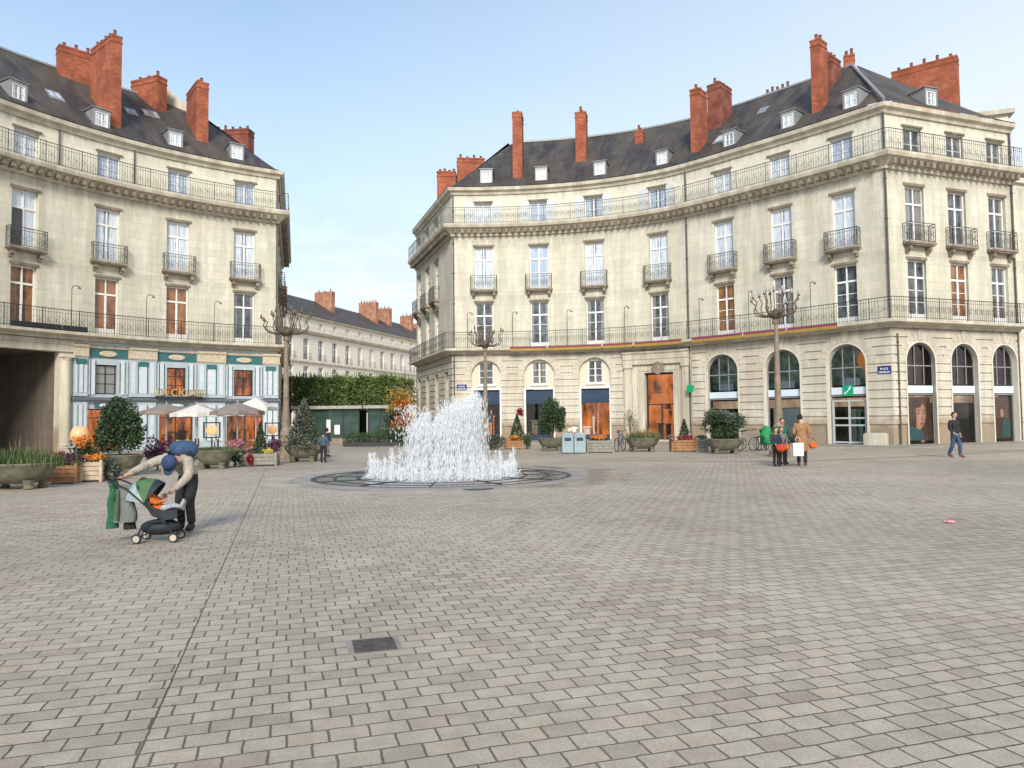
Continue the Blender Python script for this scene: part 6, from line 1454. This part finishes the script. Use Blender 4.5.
def person(label, loc, rz, J, mats, scale=1., group=None, fat=1., hair=True, coat=None, hat=None):
    """J: joint positions for a 1.75 m adult; missing ones come from the standing pose. Faces -y."""
    S = dict(pelvis=(0, 0, .95), spine=(0, .01, 1.12), chest=(0, .01, 1.30), neck=(0, .015, 1.47), head=(0, -.01, 1.60), crown=(0, 0, 1.70),
             shL=(.18, .02, 1.40), elL=(.24, .03, 1.13), haL=(.25, -.03, .89), fiL=(.25, -.05, .80), shR=(-.18, .02, 1.40), elR=(-.24, .03, 1.13), haR=(-.25, -.03, .89), fiR=(-.25, -.05, .80),
             hipL=(.09, 0, .90), knL=(.10, -.02, .49), anL=(.10, .03, .09), toL=(.11, -.15, .035), hipR=(-.09, 0, .90), knR=(-.10, -.02, .49), anR=(-.10, .03, .09), toR=(-.11, -.15, .035))
    S.update(J); t = thing('person', label, 'person', loc, rz, group, scale)
    g = lambda k, r, r2=None: (*S[k], r * fat, (r2 or r) * fat)
    V = {k: g(k, r, r2) for k, r, r2 in (('pelvis', .09, .075), ('spine', .085, .07), ('chest', .09, .07), ('neck', .05, .05), ('head', .055, .06),
         ('shL', .036, .036), ('elL', .032, .032), ('haL', .027, .027), ('shR', .036, .036), ('elR', .032, .032), ('haR', .027, .027),
         ('hipL', .06, .06), ('knL', .042, .042), ('anL', .03, .03), ('toL', .02, .016), ('hipR', .06, .06), ('knR', .042, .042), ('anR', .03, .03), ('toR', .02, .016))}
    for s in 'LR':
        V['pa' + s] = (*lerp(S['ha' + s], S['fi' + s], .5), .034, .018)
        V['to' + s] = (*lerp(S['an' + s], S['to' + s], .7), .02, .016)
    Ed = [('pelvis', 'spine'), ('spine', 'chest'), ('chest', 'neck'), ('neck', 'head')]
    for s in 'LR': Ed += [('chest', 'sh' + s), ('sh' + s, 'el' + s), ('el' + s, 'ha' + s), ('ha' + s, 'pa' + s), ('pelvis', 'hip' + s), ('hip' + s, 'kn' + s), ('kn' + s, 'an' + s), ('an' + s, 'to' + s)]
    body = skin_mesh('body', V, Ed, 'pelvis', 'skin')
    m = MB()
    for s, sg in (('L', 1), ('R', -1)):
        h, f = Vector(S['ha' + s]), Vector(S['fi' + s]); d = (f - h); L = max(d.length, .05); d.normalize(); side = d.cross(Vector((0, 1, 0))); side = side.normalized() if side.length > .1 else Vector((0, 0, 1)); cur = Vector((0, -1, 0)) if abs(d.y) < .8 else Vector((0, 0, -1))
        base = h + d * L * .75
        for q, ln in zip((-1.5, -.5, .5, 1.5), (.062, .075, .08, .068)):
            p0 = base + side * q * .019; p1 = p0 + d * ln * .55; p2 = p1 + (d + cur * .7).normalized() * ln * .5; m.tube([p0, p1, p2], [.0095, .0085, .007], 6)
        p0 = h + d * L * .25 + cur * .02; p1 = p0 + (d * .6 + cur).normalized() * .035; m.tube([p0, p1, p1 + (d + cur * .3).normalized() * .03], [.012, .010, .008], 6)
    hk = 1.0 + max(0, .85 - scale) * .75   # children have larger heads for their height
    hd = Vector(S['head']); up = (Vector(S['crown']) - hd).normalized(); fw = Vector(J.get('face', (0, -1, 0))).normalized(); fw = (fw - up * fw.dot(up)).normalized(); sd = up.cross(fw)
    hd = hd + up * .02 * hk
    def ell3(mb, c, rx, ry, rz, taper=.12, n=14, k_=10):
        rings = []
        for i in range(k_ + 1):
            ph = -PI / 2 + PI * i / k_; zz_ = math.sin(ph); rr_ = math.cos(ph) + 1e-3; tp = 1 + taper * zz_
            rings.append([c + up * rz * zz_ + (fw * ry * math.sin(2 * PI * q / n) + sd * rx * math.cos(2 * PI * q / n)) * rr_ * tp for q in range(n)])
        for A_, B__ in zip(rings, rings[1:]):
            for q in range(n): r_ = (q + 1) % n; mb.quad([A_[q], A_[r_], B__[r_], B__[q]])
    ell3(m, hd, .077 * hk, .097 * hk, .122 * hk, .16)
    m.bar(hd + fw * .088 * hk + up * .02, hd + fw * .122 * hk - up * .022, .009, .018, 6)
    for q in (-1, 1): m.ball(tuple(hd + sd * q * .08 * hk - up * .005), .022 * hk, 7, 5, sx=.5)
    add_mesh(body, m.mesh('x', 'skin', True)); put('body', body, t)
    m = MB(); [m.ball(tuple(hd + fw * .092 * hk + sd * q * .033 * hk + up * .02), .010, 6, 4) for q in (-1, 1)]; m.build('eye', 'iron', t)
    m = MB(); m.bar(hd + fw * .088 * hk - up * .06 * hk - sd * .022, hd + fw * .088 * hk - up * .06 * hk + sd * .022, .005, n=5); m.build('mouth', 'poster_lip', t)
    # clothes
    j, tr, sh, hr = mats
    if tr:
        e = .022; W = {k: (*S[k], r) for k, r in (('pelvis', .135), ('hipL', .102), ('knL', .075), ('anL', .062), ('hipR', .102), ('knR', .075), ('anR', .062))}
        W['top'] = (*lerp(S['pelvis'], S['spine'], .6), .125)
        put('trousers', skin_mesh('trousers', W, [('top', 'pelvis'), ('pelvis', 'hipL'), ('hipL', 'knL'), ('knL', 'anL'), ('pelvis', 'hipR'), ('hipR', 'knR'), ('knR', 'anR')], 'pelvis', tr), t)
    W = {'lo': (*lerp(S['pelvis'], S['spine'], -.15), .145 * fat, .12 * fat), 'pelvis': (*lerp(S['pelvis'], S['spine'], .25), .14 * fat, .12 * fat), 'spine': (*S['spine'], .135 * fat, .115 * fat), 'chest': (*lerp(S['chest'], S['neck'], .15), .17 * fat, .135 * fat), 'neck': (*lerp(S['chest'], S['neck'], .8), .078)}
    Ed = [('lo', 'pelvis'), ('pelvis', 'spine'), ('spine', 'chest'), ('chest', 'neck')]
    for s in 'LR':
        W['sh' + s] = (*S['sh' + s], .082 * fat); W['el' + s] = (*S['el' + s], .062 * fat); W['cu' + s] = (*lerp(S['el' + s], S['ha' + s], .9), .045 * fat); Ed += [('chest', 'sh' + s), ('sh' + s, 'el' + s), ('el' + s, 'cu' + s)]
    put('jacket', skin_mesh('jacket', W, Ed, 'spine', j), t)
    if coat:  # long skirt of a coat down to z = coat
        m = MB(); c = S['pelvis']; m.lathe([(.17, coat), (.185, coat + .02), (.165, .75), (.155, .98), (.14, 1.15)], 20, (c[0], c[1], 0), 1.12, .92, cap=False, mod=lambda a, z: 1 + .03 * math.sin(5 * a)); m.build('coat_skirt', j, t, smooth=True)
    for s in 'LR':
        W = {'a': (*lerp(S['an' + s], S['to' + s], -.22), .062), 'b': (*lerp(S['an' + s], S['to' + s], .4), .066, .056), 'c': (*lerp(S['an' + s], S['to' + s], 1.12), .055, .04)}
        W = {k: (v[0], v[1], max(v[2], .05), *v[3:]) for k, v in W.items()}
        put('shoe', skin_mesh('shoe', W, [('a', 'b'), ('b', 'c')], 'a', sh, 1), t)
    if hair:
        m = MB(); ell3(m, hd + up * .022 * hk - fw * .016 * hk, .088 * hk, .102 * hk, .118 * hk, .12)
        keep = MB()   # hairline: leave the face open
        for f_ in m.f:
            vs = [Vector(m.v[i]) for i in f_]; c = sum(vs, Vector()) / len(vs) - hd
            if c.dot(fw) > .038 * hk and c.dot(up) < .062 * hk: continue
            if c.dot(up) < -.085 * hk: continue
            keep.quad(vs)
        keep.build('hair', hr, t, smooth=True)
    t['_'] = 0; del t['_']
    return t, S
for k, c in dict(camel=(.36, .19, .085), black=(.018, .018, .02), navyc=(.022, .03, .06), jeans=(.045, .075, .15), cream=(.42, .37, .31), brownhair=(.05, .028, .016), darkhair=(.014, .011, .010), teal_c=(.05, .13, .13), greyc=(.17, .19, .18), greenj=(.02, .13, .065), redshoe=(.25, .06, .05), slateblue=(.06, .10, .16), paleshoe=(.5, .47, .42), orangep=(.75, .16, .02), redp=(.6, .06, .02), palecloth=(.42, .46, .50), olive=(.06, .09, .05)).items():
    M[k] = simple('cloth_' + k, c, .8, var=.3, scale=7); nt_ = M[k].node_tree; bump(nt_, nt_.nodes['Principled BSDF'], noise(nt_, scaled(nt_, coords(nt_), (1, 1, .45)), 13., 3, .6, 1.2), .9, .05)
def hold(o, t): return o
# group near the lamp
g = 'family standing together near the lamp'
person('child in dark clothes with an orange bucket, leftmost of the family by the lamp', (8.62, 24.3, 0), .25, dict(haL=(.16, -.22, .98), elL=(.24, -.02, 1.12), fiL=(.1, -.27, .95), haR=(-.14, -.22, .98), elR=(-.24, -.02, 1.12), fiR=(-.08, -.27, .95)), ('navyc', 'black', 'black', 'darkhair'), .73, g, 1.12)
t, S = person('small child in pale grey between the dark-clothed child and the white bag', (8.95, 24.7, 0), -.1, dict(haL=(.15, -.2, 1.0), elL=(.24, -.02, 1.12), fiL=(.1, -.26, .98)), ('greyc', 'black', 'black', 'darkhair'), .74, g, 1.05)
person('dark-haired person in a green jacket half hidden behind the family', (9.2, 25.3, 0), .0, {}, ('greenj', 'black', 'black', 'darkhair'), .90, g)
person('adult in a long camel coat holding the white bag, seen from behind', (9.48, 24.35, 0), PI - .35, dict(haL=(.2, -.12, .98), elL=(.25, .06, 1.12), fiL=(.17, -.16, .90), head=(.03, -.06, 1.585), crown=(.03, -.09, 1.68)), ('camel', 'black', 'redshoe', 'darkhair'), .98, g, 1.12, coat=.5)
def bucket(label, loc, mat, r=.13):
    t = thing('pumpkin_bucket', label, 'bucket', loc, 0, 'round orange pumpkin buckets'); m = MB(); m.lathe([(r * .6, 0), (r, r * .6), (r * 1.02, r), (r * .75, r * 1.6), (r * .7, r * 1.62)], 20, mod=lambda a, z: 1 + .05 * abs(math.sin(4 * a))); m.build('pail', mat, t, smooth=True)
    m = MB(); m.tube([(-r * .7, 0, r * 1.6), (-r * .5, 0, r * 2.3), (0, 0, r * 2.6), (r * .5, 0, r * 2.3), (r * .7, 0, r * 1.6)], .008, 5); m.build('handle', 'black', t)
    m = MB(); [m.quad([(x - .025, -r * 1.04, r * 1.05), (x + .025, -r * 1.04, r * 1.05), (x, -r * 1.0, r * 1.35)]) for x in (-.045, .045)]; m.build('cut_out_eye', 'black', t)
bucket('red-orange bucket held in front of the dark-clothed child', (8.66, 24.0, .50), 'redp', .14); bucket('orange bucket between the two children', (8.93, 24.2, .55), 'orangep', .10); bucket('orange bucket hanging at the right of the camel coat', (9.83, 24.3, .58), 'orangep', .13)
t = thing('shopping_bag', 'plain white shopping bag held beside the camel coat', 'bag', (9.2, 23.95, .36)); m = MB(); m.box(-.165, .165, -.05, .05, 0, .42); m.build('bag', 'white', t); m = MB(); m.tube([(-.08, 0, .47), (-.07, 0, .57), (0, 0, .62), (.07, 0, .57), (.08, 0, .47)], .007, 5); m.build('handle', 'white', t)
# walking man on the right
person('man in a dark jacket and jeans walking alone on the right', (16.75, 28.1, 0), .35, dict(knL=(.11, -.12, .50), anL=(.11, -.10, .10), toL=(.12, -.28, .05), knR=(-.10, .02, .49), anR=(-.11, .20, .12), toR=(-.12, .03, .035), elL=(.28, .08, 1.14), haL=(.27, .0, .90), fiL=(.26, -.04, .82), elR=(-.27, -.0, 1.12), haR=(-.22, -.16, .95), fiR=(-.2, -.22, .9)), ('black', 'jeans', 'redshoe', 'brownhair'), .99, None, 1.12)
# two children far left
g = 'two children by the bowl planter'
person('child in a blue jacket with back turned, beside the twiggy shrub', (-7.5, 29.4, 0), PI, {}, ('slateblue', 'black', 'black', 'brownhair'), .72, g, 1.15); person('smaller dark-clothed child just behind the blue jacket', (-8.55, 34.2, 0), 2.6, {}, ('navyc', 'greyc', 'black', 'darkhair'), .76, g, 1.1)
# ------------------------------------------------ the bending man, pushchair and child
MX, MY = -5.0, 11.0
J = dict(pelvis=(.02, .42, .88), spine=(.03, .26, 1.0), chest=(.02, .06, 1.10), neck=(.02, -.08, 1.11), head=(.02, -.17, 1.06), crown=(.02, -.27, 1.08), face=(-.1, -.45, -1.),
         shL=(.20, .02, 1.12), elL=(.27, -.18, .86), haL=(.10, -.33, .66), fiL=(.03, -.37, .61), shR=(-.18, .03, 1.13), elR=(-.40, -.10, 1.02), haR=(-.58, -.28, .90), fiR=(-.62, -.33, .86),
         hipL=(.10, .42, .84), knL=(.11, .24, .47), anL=(.10, .36, .09), toL=(.12, .18, .035), hipR=(-.06, .42, .84), knR=(-.05, .26, .47), anR=(-.06, .38, .09), toR=(-.08, .20, .035))
t, S = person('man in a cream sweater and blue cap bending over the pushchair', (MX, MY, 0), .0, J, ('cream', 'black', 'black', 'brownhair'), 1., None, 1.1)
M['capblue'] = simple('navy_cap_cloth', (.025, .045, .12), .8); M['packblue'] = simple('blue_backpack_cloth', (.035, .075, .16), .8, var=.3, scale=8); M['yellow'] = simple('yellow_strap', (.6, .5, .03), .6)
m = MB(); hd = Vector(S['head']); cr = Vector(S['crown']); up = (cr - hd).normalized(); hd = hd + up * .02; fw = Vector((-.1, -.45, -1.)); fw = (fw - up * fw.dot(up)).normalized(); sd = up.cross(fw)
n = 16; rings = []
for r, h in ((.104, -.02), (.106, .02), (.098, .065), (.066, .10), (.012, .115)):
    rings.append([hd + up * (.035 + h) + (fw * math.cos(2 * PI * k / n) * 1.12 + sd * math.sin(2 * PI * k / n)) * r for k in range(n)])
for A, B_ in zip(rings, rings[1:]):
    for k in range(n): j = (k + 1) % n; m.quad([A[k], A[j], B_[j], B_[k]])
for k in range(6):
    a, b = -PI / 2.6 + PI / 1.3 * k / 6, -PI / 2.6 + PI / 1.3 * (k + 1) / 6; p = [hd + up * .04 + (fw * math.cos(x) * 1.12 + sd * math.sin(x)) * .104 for x in (a, b)]; q = [v + fw * .075 * math.cos(x) - up * .012 for v, x in zip(p, (a, b))]; m.quad([p[0], p[1], q[1], q[0]])
m.build('cap', 'capblue', t, smooth=True)
bp = thing('backpack', 'blue backpack riding on the bending man\'s back', 'backpack', (MX + .05, MY + .16, 1.22), 0); m = MB()
m.lathe([(.001, -.08), (.2, -.07), (.25, .0), (.24, .09), (.17, .15), (.001, .17)], 20, (0, 0, 0), .78, .85, mod=lambda a, z: 1 + .09 * math.cos(4 * a) + .05 * math.sin(3 * a + z * 20)); m.build('pack', 'packblue', bp, smooth=True)
m = MB(); [m.tube([(x, .12, .0), (x * 1.05, -.10, -.0), (x * .95, -.20, -.12), (x * .8, -.12, -.24)], .022, 5) for x in (-.17, .13)]; m.build('strap', 'black', bp); m = MB(); m.tube([(-.22, -.12, -.03), (-.235, -.19, -.14), (-.22, -.16, -.30)], .022, 6); m.build('yellow_strap', 'yellow', bp)
# pushchair: local x towards its front (image right), z up
ps = thing('pushchair', 'compact black pushchair with green and white hood, under the bending man', 'pushchair', (-4.93, 10.42, 0), R(8))
M['psblack'] = simple('black_pushchair_fabric', (.015, .02, .03), .7, var=.3); M['hood_g'] = simple('green_hood_cloth', (.06, .14, .06), .8, var=.25, scale=9); M['hood_w'] = simple('pale_striped_cloth', (.28, .36, .37), .8, var=.3, scale=12); M['tyre'] = simple('grey_wheel', (.42, .38, .33), .6)
def wheel(x, y, r=.062):
    m = MB(); m.lathe([(r, -.02), (r + .006, 0), (r, .02)], 18, (0, 0, 0))
    for i, v in enumerate(m.v): m.v[i] = (x + v[0], y + v[2], r + .006 + v[1])
    w = m.build('wheel', 'rubber', ps); m = MB(); m.lathe([(r * .72, -.024), (r * .72, .024)], 14, (0, 0, 0))
    for i, v in enumerate(m.v): m.v[i] = (x + v[0], y + v[2], r + .006 + v[1])
    m.build('rim', 'tyre', w)
for x, y in ((-.25, -.2), (-.25, .2), (.22, -.17), (.22, .17)): wheel(x, y)
m = MB()
for y in (-.2, .2):
    m.tube([(-.25, y, .08), (-.20, y, .2), (-.08, y, .30), (.08, y * .9, .30), (.18, y * .88, .18), (.22, y * .85, .08)], .014, 6); m.tube([(.12, y * .95, .28), (-.12, y, .50), (-.40, y, .76), (-.62, y, .86)], .013, 6)
m.bar((-.62, -.2, .86), (-.62, .2, .86), .016, n=6); m.bar((-.25, -.2, .08), (-.25, .2, .08), .01); m.bar((.22, -.17, .09), (.22, .17, .09), .01); m.build('frame', 'psblack', ps)
m = MB(); m.ball((0.0, 0, .2), .27, 16, 8, sx=1., sy=.6, sz=.42); m.build('basket', 'psblack', ps, smooth=True)
m = MB(); T = None
seat = [(.27, .36), (.10, .34), (-.06, .40), (-.26, .72)]
for (x0, z0), (x1, z1) in zip(seat, seat[1:]):
    m.quad([(x0, -.18, z0), (x0, .18, z0), (x1, .18, z1), (x1, -.18, z1)]); m.quad([(x0, -.18, z0 - .03), (x1, -.18, z1 - .03), (x1, .18, z1 - .03), (x0, .18, z0 - .03)])
    for y in (-.18, .18): m.quad([(x0, y, z0 - .03), (x0, y, z0 + .10), (x1, y, z1 + .10), (x1, y, z1 - .03)])
m.build('seat', 'psblack', ps)
def hoodseg(a0, a1, mat, nm):
    m = MB(); n = 10
    for i in range(4):
        for k in range(n):
            q = []
            for aa, tt in ((a0 + (a1 - a0) * i / 4, k / n), (a0 + (a1 - a0) * (i + 1) / 4, k / n), (a0 + (a1 - a0) * (i + 1) / 4, (k + 1) / n), (a0 + (a1 - a0) * i / 4, (k + 1) / n)):
                ph = PI * tt; y = -.2 * math.cos(ph); rr = .33 * math.sin(ph) ** .5; q.append((-.16 + rr * math.cos(aa) * 1.0, y, .55 + rr * math.sin(aa)))
            m.quad(q)
    m.build(nm, mat, ps, smooth=True)
hoodseg(R(170), R(118), 'hood_w', 'rear_hood'); hoodseg(R(118), R(72), 'hood_g', 'hood_panel'); hoodseg(R(72), R(52), 'psblack', 'hood_brim')
# jackets and bag hung on the handle
def drape(name, label, cat, x, mat, w, z0, z1, th=.06, stripe=None, y=0):
    t = thing(name, label, cat, (-4.93 + x, 10.36 + y, 0), R(8)); m = MB(); n = 9
    for k in range(8):
        za, zb = z0 + (z1 - z0) * k / 8, z0 + (z1 - z0) * (k + 1) / 8
        wa, wb = (w * (1.1 - .35 * (q - z0) / (z1 - z0)) for q in (za, zb))
        for i in range(n):
            a, b = 2 * PI * i / n, 2 * PI * (i + 1) / n; f = lambda an, ww, z: (ww / 2 * math.cos(an) + .012 * math.sin(z * 20), th * math.sin(an) * (1 + .3 * math.sin(3 * an + z * 9)), z)
            m.quad([f(a, wa, za), f(b, wa, za), f(b, wb, zb), f(a, wb, zb)])
    m.build('cloth', mat, t, smooth=True)
    if stripe: m = MB(); m.box(-w * .32, -w * .18, -th - .03, -th - .015, z0 + .03, z1 - .05); m.build('stripe', stripe, t)
    return t
drape('green_jacket', 'long green jacket hung on the pushchair handle', 'jacket', -.63, 'greenj', .15, .20, .84, .10); drape('striped_jacket', 'grey jacket with a pale stripe hung behind the pushchair hood', 'jacket', -.43, 'greyc', .28, .29, .80, .09, 'olive', -.06)
drape('black_bag', 'small black bag hanging low behind the pushchair', 'bag', -.40, 'black', .16, .18, .36, .08, None, .02)
# the child in the pushchair
J = dict(pelvis=(.0, .0, .95), face=(0, -1, 0))
def seatP(x, y, z): return (x, y, z)
Jc = dict(pelvis=(.02, 0, .45 / .5), spine=(-.12, 0, .51 / .5), chest=(-.26, 0, .60 / .5), neck=(-.38, 0, .69 / .5), head=(-.42, 0, .80 / .5), crown=(-.46, 0, .90 / .5), face=(1, 0, .2),
          shL=(-.26, .17, .62 / .5), elL=(-.06, .22, .55 / .5), haL=(.08, .12, .56 / .5), fiL=(.14, .08, .57 / .5), shR=(-.26, -.17, .62 / .5), elR=(-.06, -.22, .55 / .5), haR=(.08, -.12, .56 / .5), fiR=(.14, -.08, .57 / .5),
          hipL=(.05, .08, .45 / .5), knL=(.34, .10, .50 / .5), anL=(.56, .1, .44 / .5), toL=(.63, .1, .55 / .5), hipR=(.05, -.08, .45 / .5), knR=(.34, -.10, .50 / .5), anR=(.58, -.1, .48 / .5), toR=(.66, -.1, .58 / .5))
person('small child in an orange top lying back in the pushchair', (-4.93, 10.40, 0.0), R(8), Jc, ('orangep', 'palecloth', 'paleshoe', 'brownhair'), .5, None, 1.25)

# ================================================================== SKY, SUN, CAMERA
w = bpy.data.worlds.new('World'); SC.world = w; w.use_nodes = True; nt = w.node_tree; bg = nt.nodes['Background']
SUN_EL, SUN_AZ = R(30), R(181)   # azimuth clockwise from +Y: behind the camera, to the left
sky = N(nt, 'ShaderNodeTexSky'); sky.sky_type = 'NISHITA'; sky.sun_disc = False; sky.sun_elevation = SUN_EL; sky.sun_rotation = SUN_AZ; sky.air_density = 1.; sky.dust_density = .6; sky.ozone_density = 1.2; sky.altitude = 50
co = nt.nodes.new('ShaderNodeTexCoord').outputs['Generated']; sep = nt.nodes.new('ShaderNodeSeparateXYZ'); link(nt, co, sep.inputs[0])
# cloud veil: thicker towards the horizon, broken puffs low in the street gap
zz = math_(nt, 'MAXIMUM', sep.outputs[2], .02)
pr = nt.nodes.new('ShaderNodeCombineXYZ'); link(nt, math_(nt, 'DIVIDE', sep.outputs[0], math_(nt, 'ADD', zz, .12)), pr.inputs[0]); link(nt, math_(nt, 'DIVIDE', sep.outputs[1], math_(nt, 'ADD', zz, .12)), pr.inputs[1])
n1 = noise(nt, pr.outputs[0], .8, 6, .6, .4); n2 = noise(nt, pr.outputs[0], 3.2, 6, .65, .3)
veil = ramp(nt, sep.outputs[2], VEIL)
puff = math_(nt, 'MULTIPLY', ramp(nt, n2, [(.45, 0.), (.53, 1.)]), ramp(nt, sep.outputs[2], [(.05, .9), (.24, .6), (.36, 0.)]))
soft = math_(nt, 'MULTIPLY', ramp(nt, n1, [(.35, 0.), (.7, .5)]), ramp(nt, sep.outputs[2], [(.2, 1.), (.6, .4)]))
# brighter, whiter side of the sky towards +X
side_ = ramp(nt, math_(nt, 'ADD', math_(nt, 'MULTIPLY', sep.outputs[0], .5), .5), [(.36, 0.), (.82, .55)])
fac = math_(nt, 'ADD', math_(nt, 'MAXIMUM', math_(nt, 'MAXIMUM', veil, puff), soft), math_(nt, 'MULTIPLY', side_, .8), True)
cloudcol = mixc(nt, ramp(nt, sep.outputs[2], [(.04, 1.), (.26, 0.)]), CLOUD_HI, CLOUD_LO)
cloudcol = mixc(nt, math_(nt, 'MULTIPLY', puff, .8), cloudcol, CLOUD_DARK)
link(nt, mixc(nt, fac, mixc(nt, 1., sky.outputs[0], SKY_TINT, 'MULTIPLY'), cloudcol), bg.inputs[0]); bg.inputs[1].default_value = SKY_STR
sl = bpy.data.lights.new('sun', 'SUN'); sl.energy = SUN_STR; sl.angle = R(SUN_ANG); sl.color = (1., .90, .77)
so = bpy.data.objects.new('sun', sl); C.objects.link(so)
d = Vector((math.sin(SUN_AZ) * math.cos(SUN_EL), math.cos(SUN_AZ) * math.cos(SUN_EL), math.sin(SUN_EL))); so.rotation_euler = d.to_track_quat('Z', 'Y').to_euler(); so.location = (-20, -30, 40)
cam = bpy.data.cameras.new('camera'); cam.sensor_width = 36; cam.lens = 740 / 1024 * 36; cam.clip_end = 2000; cam.clip_start = .1
co_ = bpy.data.objects.new('camera', cam); C.objects.link(co_)
pit = math.atan(35 / 740); rol = R(.63); f = Vector((0, math.cos(pit), math.sin(pit))); u0 = Vector((0, -math.sin(pit), math.cos(pit))); r0 = Vector((1, 0, 0))
r = r0 * math.cos(rol) - u0 * math.sin(rol); u = r0 * math.sin(rol) + u0 * math.cos(rol)
mt = Matrix((( r.x, u.x, -f.x, 0), (r.y, u.y, -f.y, 0), (r.z, u.z, -f.z, 1.65), (0, 0, 0, 1))); co_.matrix_world = mt
SC.camera = co_
SC.render.engine = 'CYCLES'; SC.view_settings.view_transform = 'Standard'; SC.view_settings.look = 'None'; SC.view_settings.gamma = 1; SC.view_settings.exposure = EXPO
SC.render.resolution_x = 1024; SC.render.resolution_y = 768; SC.cycles.max_bounces = 6; SC.cycles.transparent_max_bounces = 24
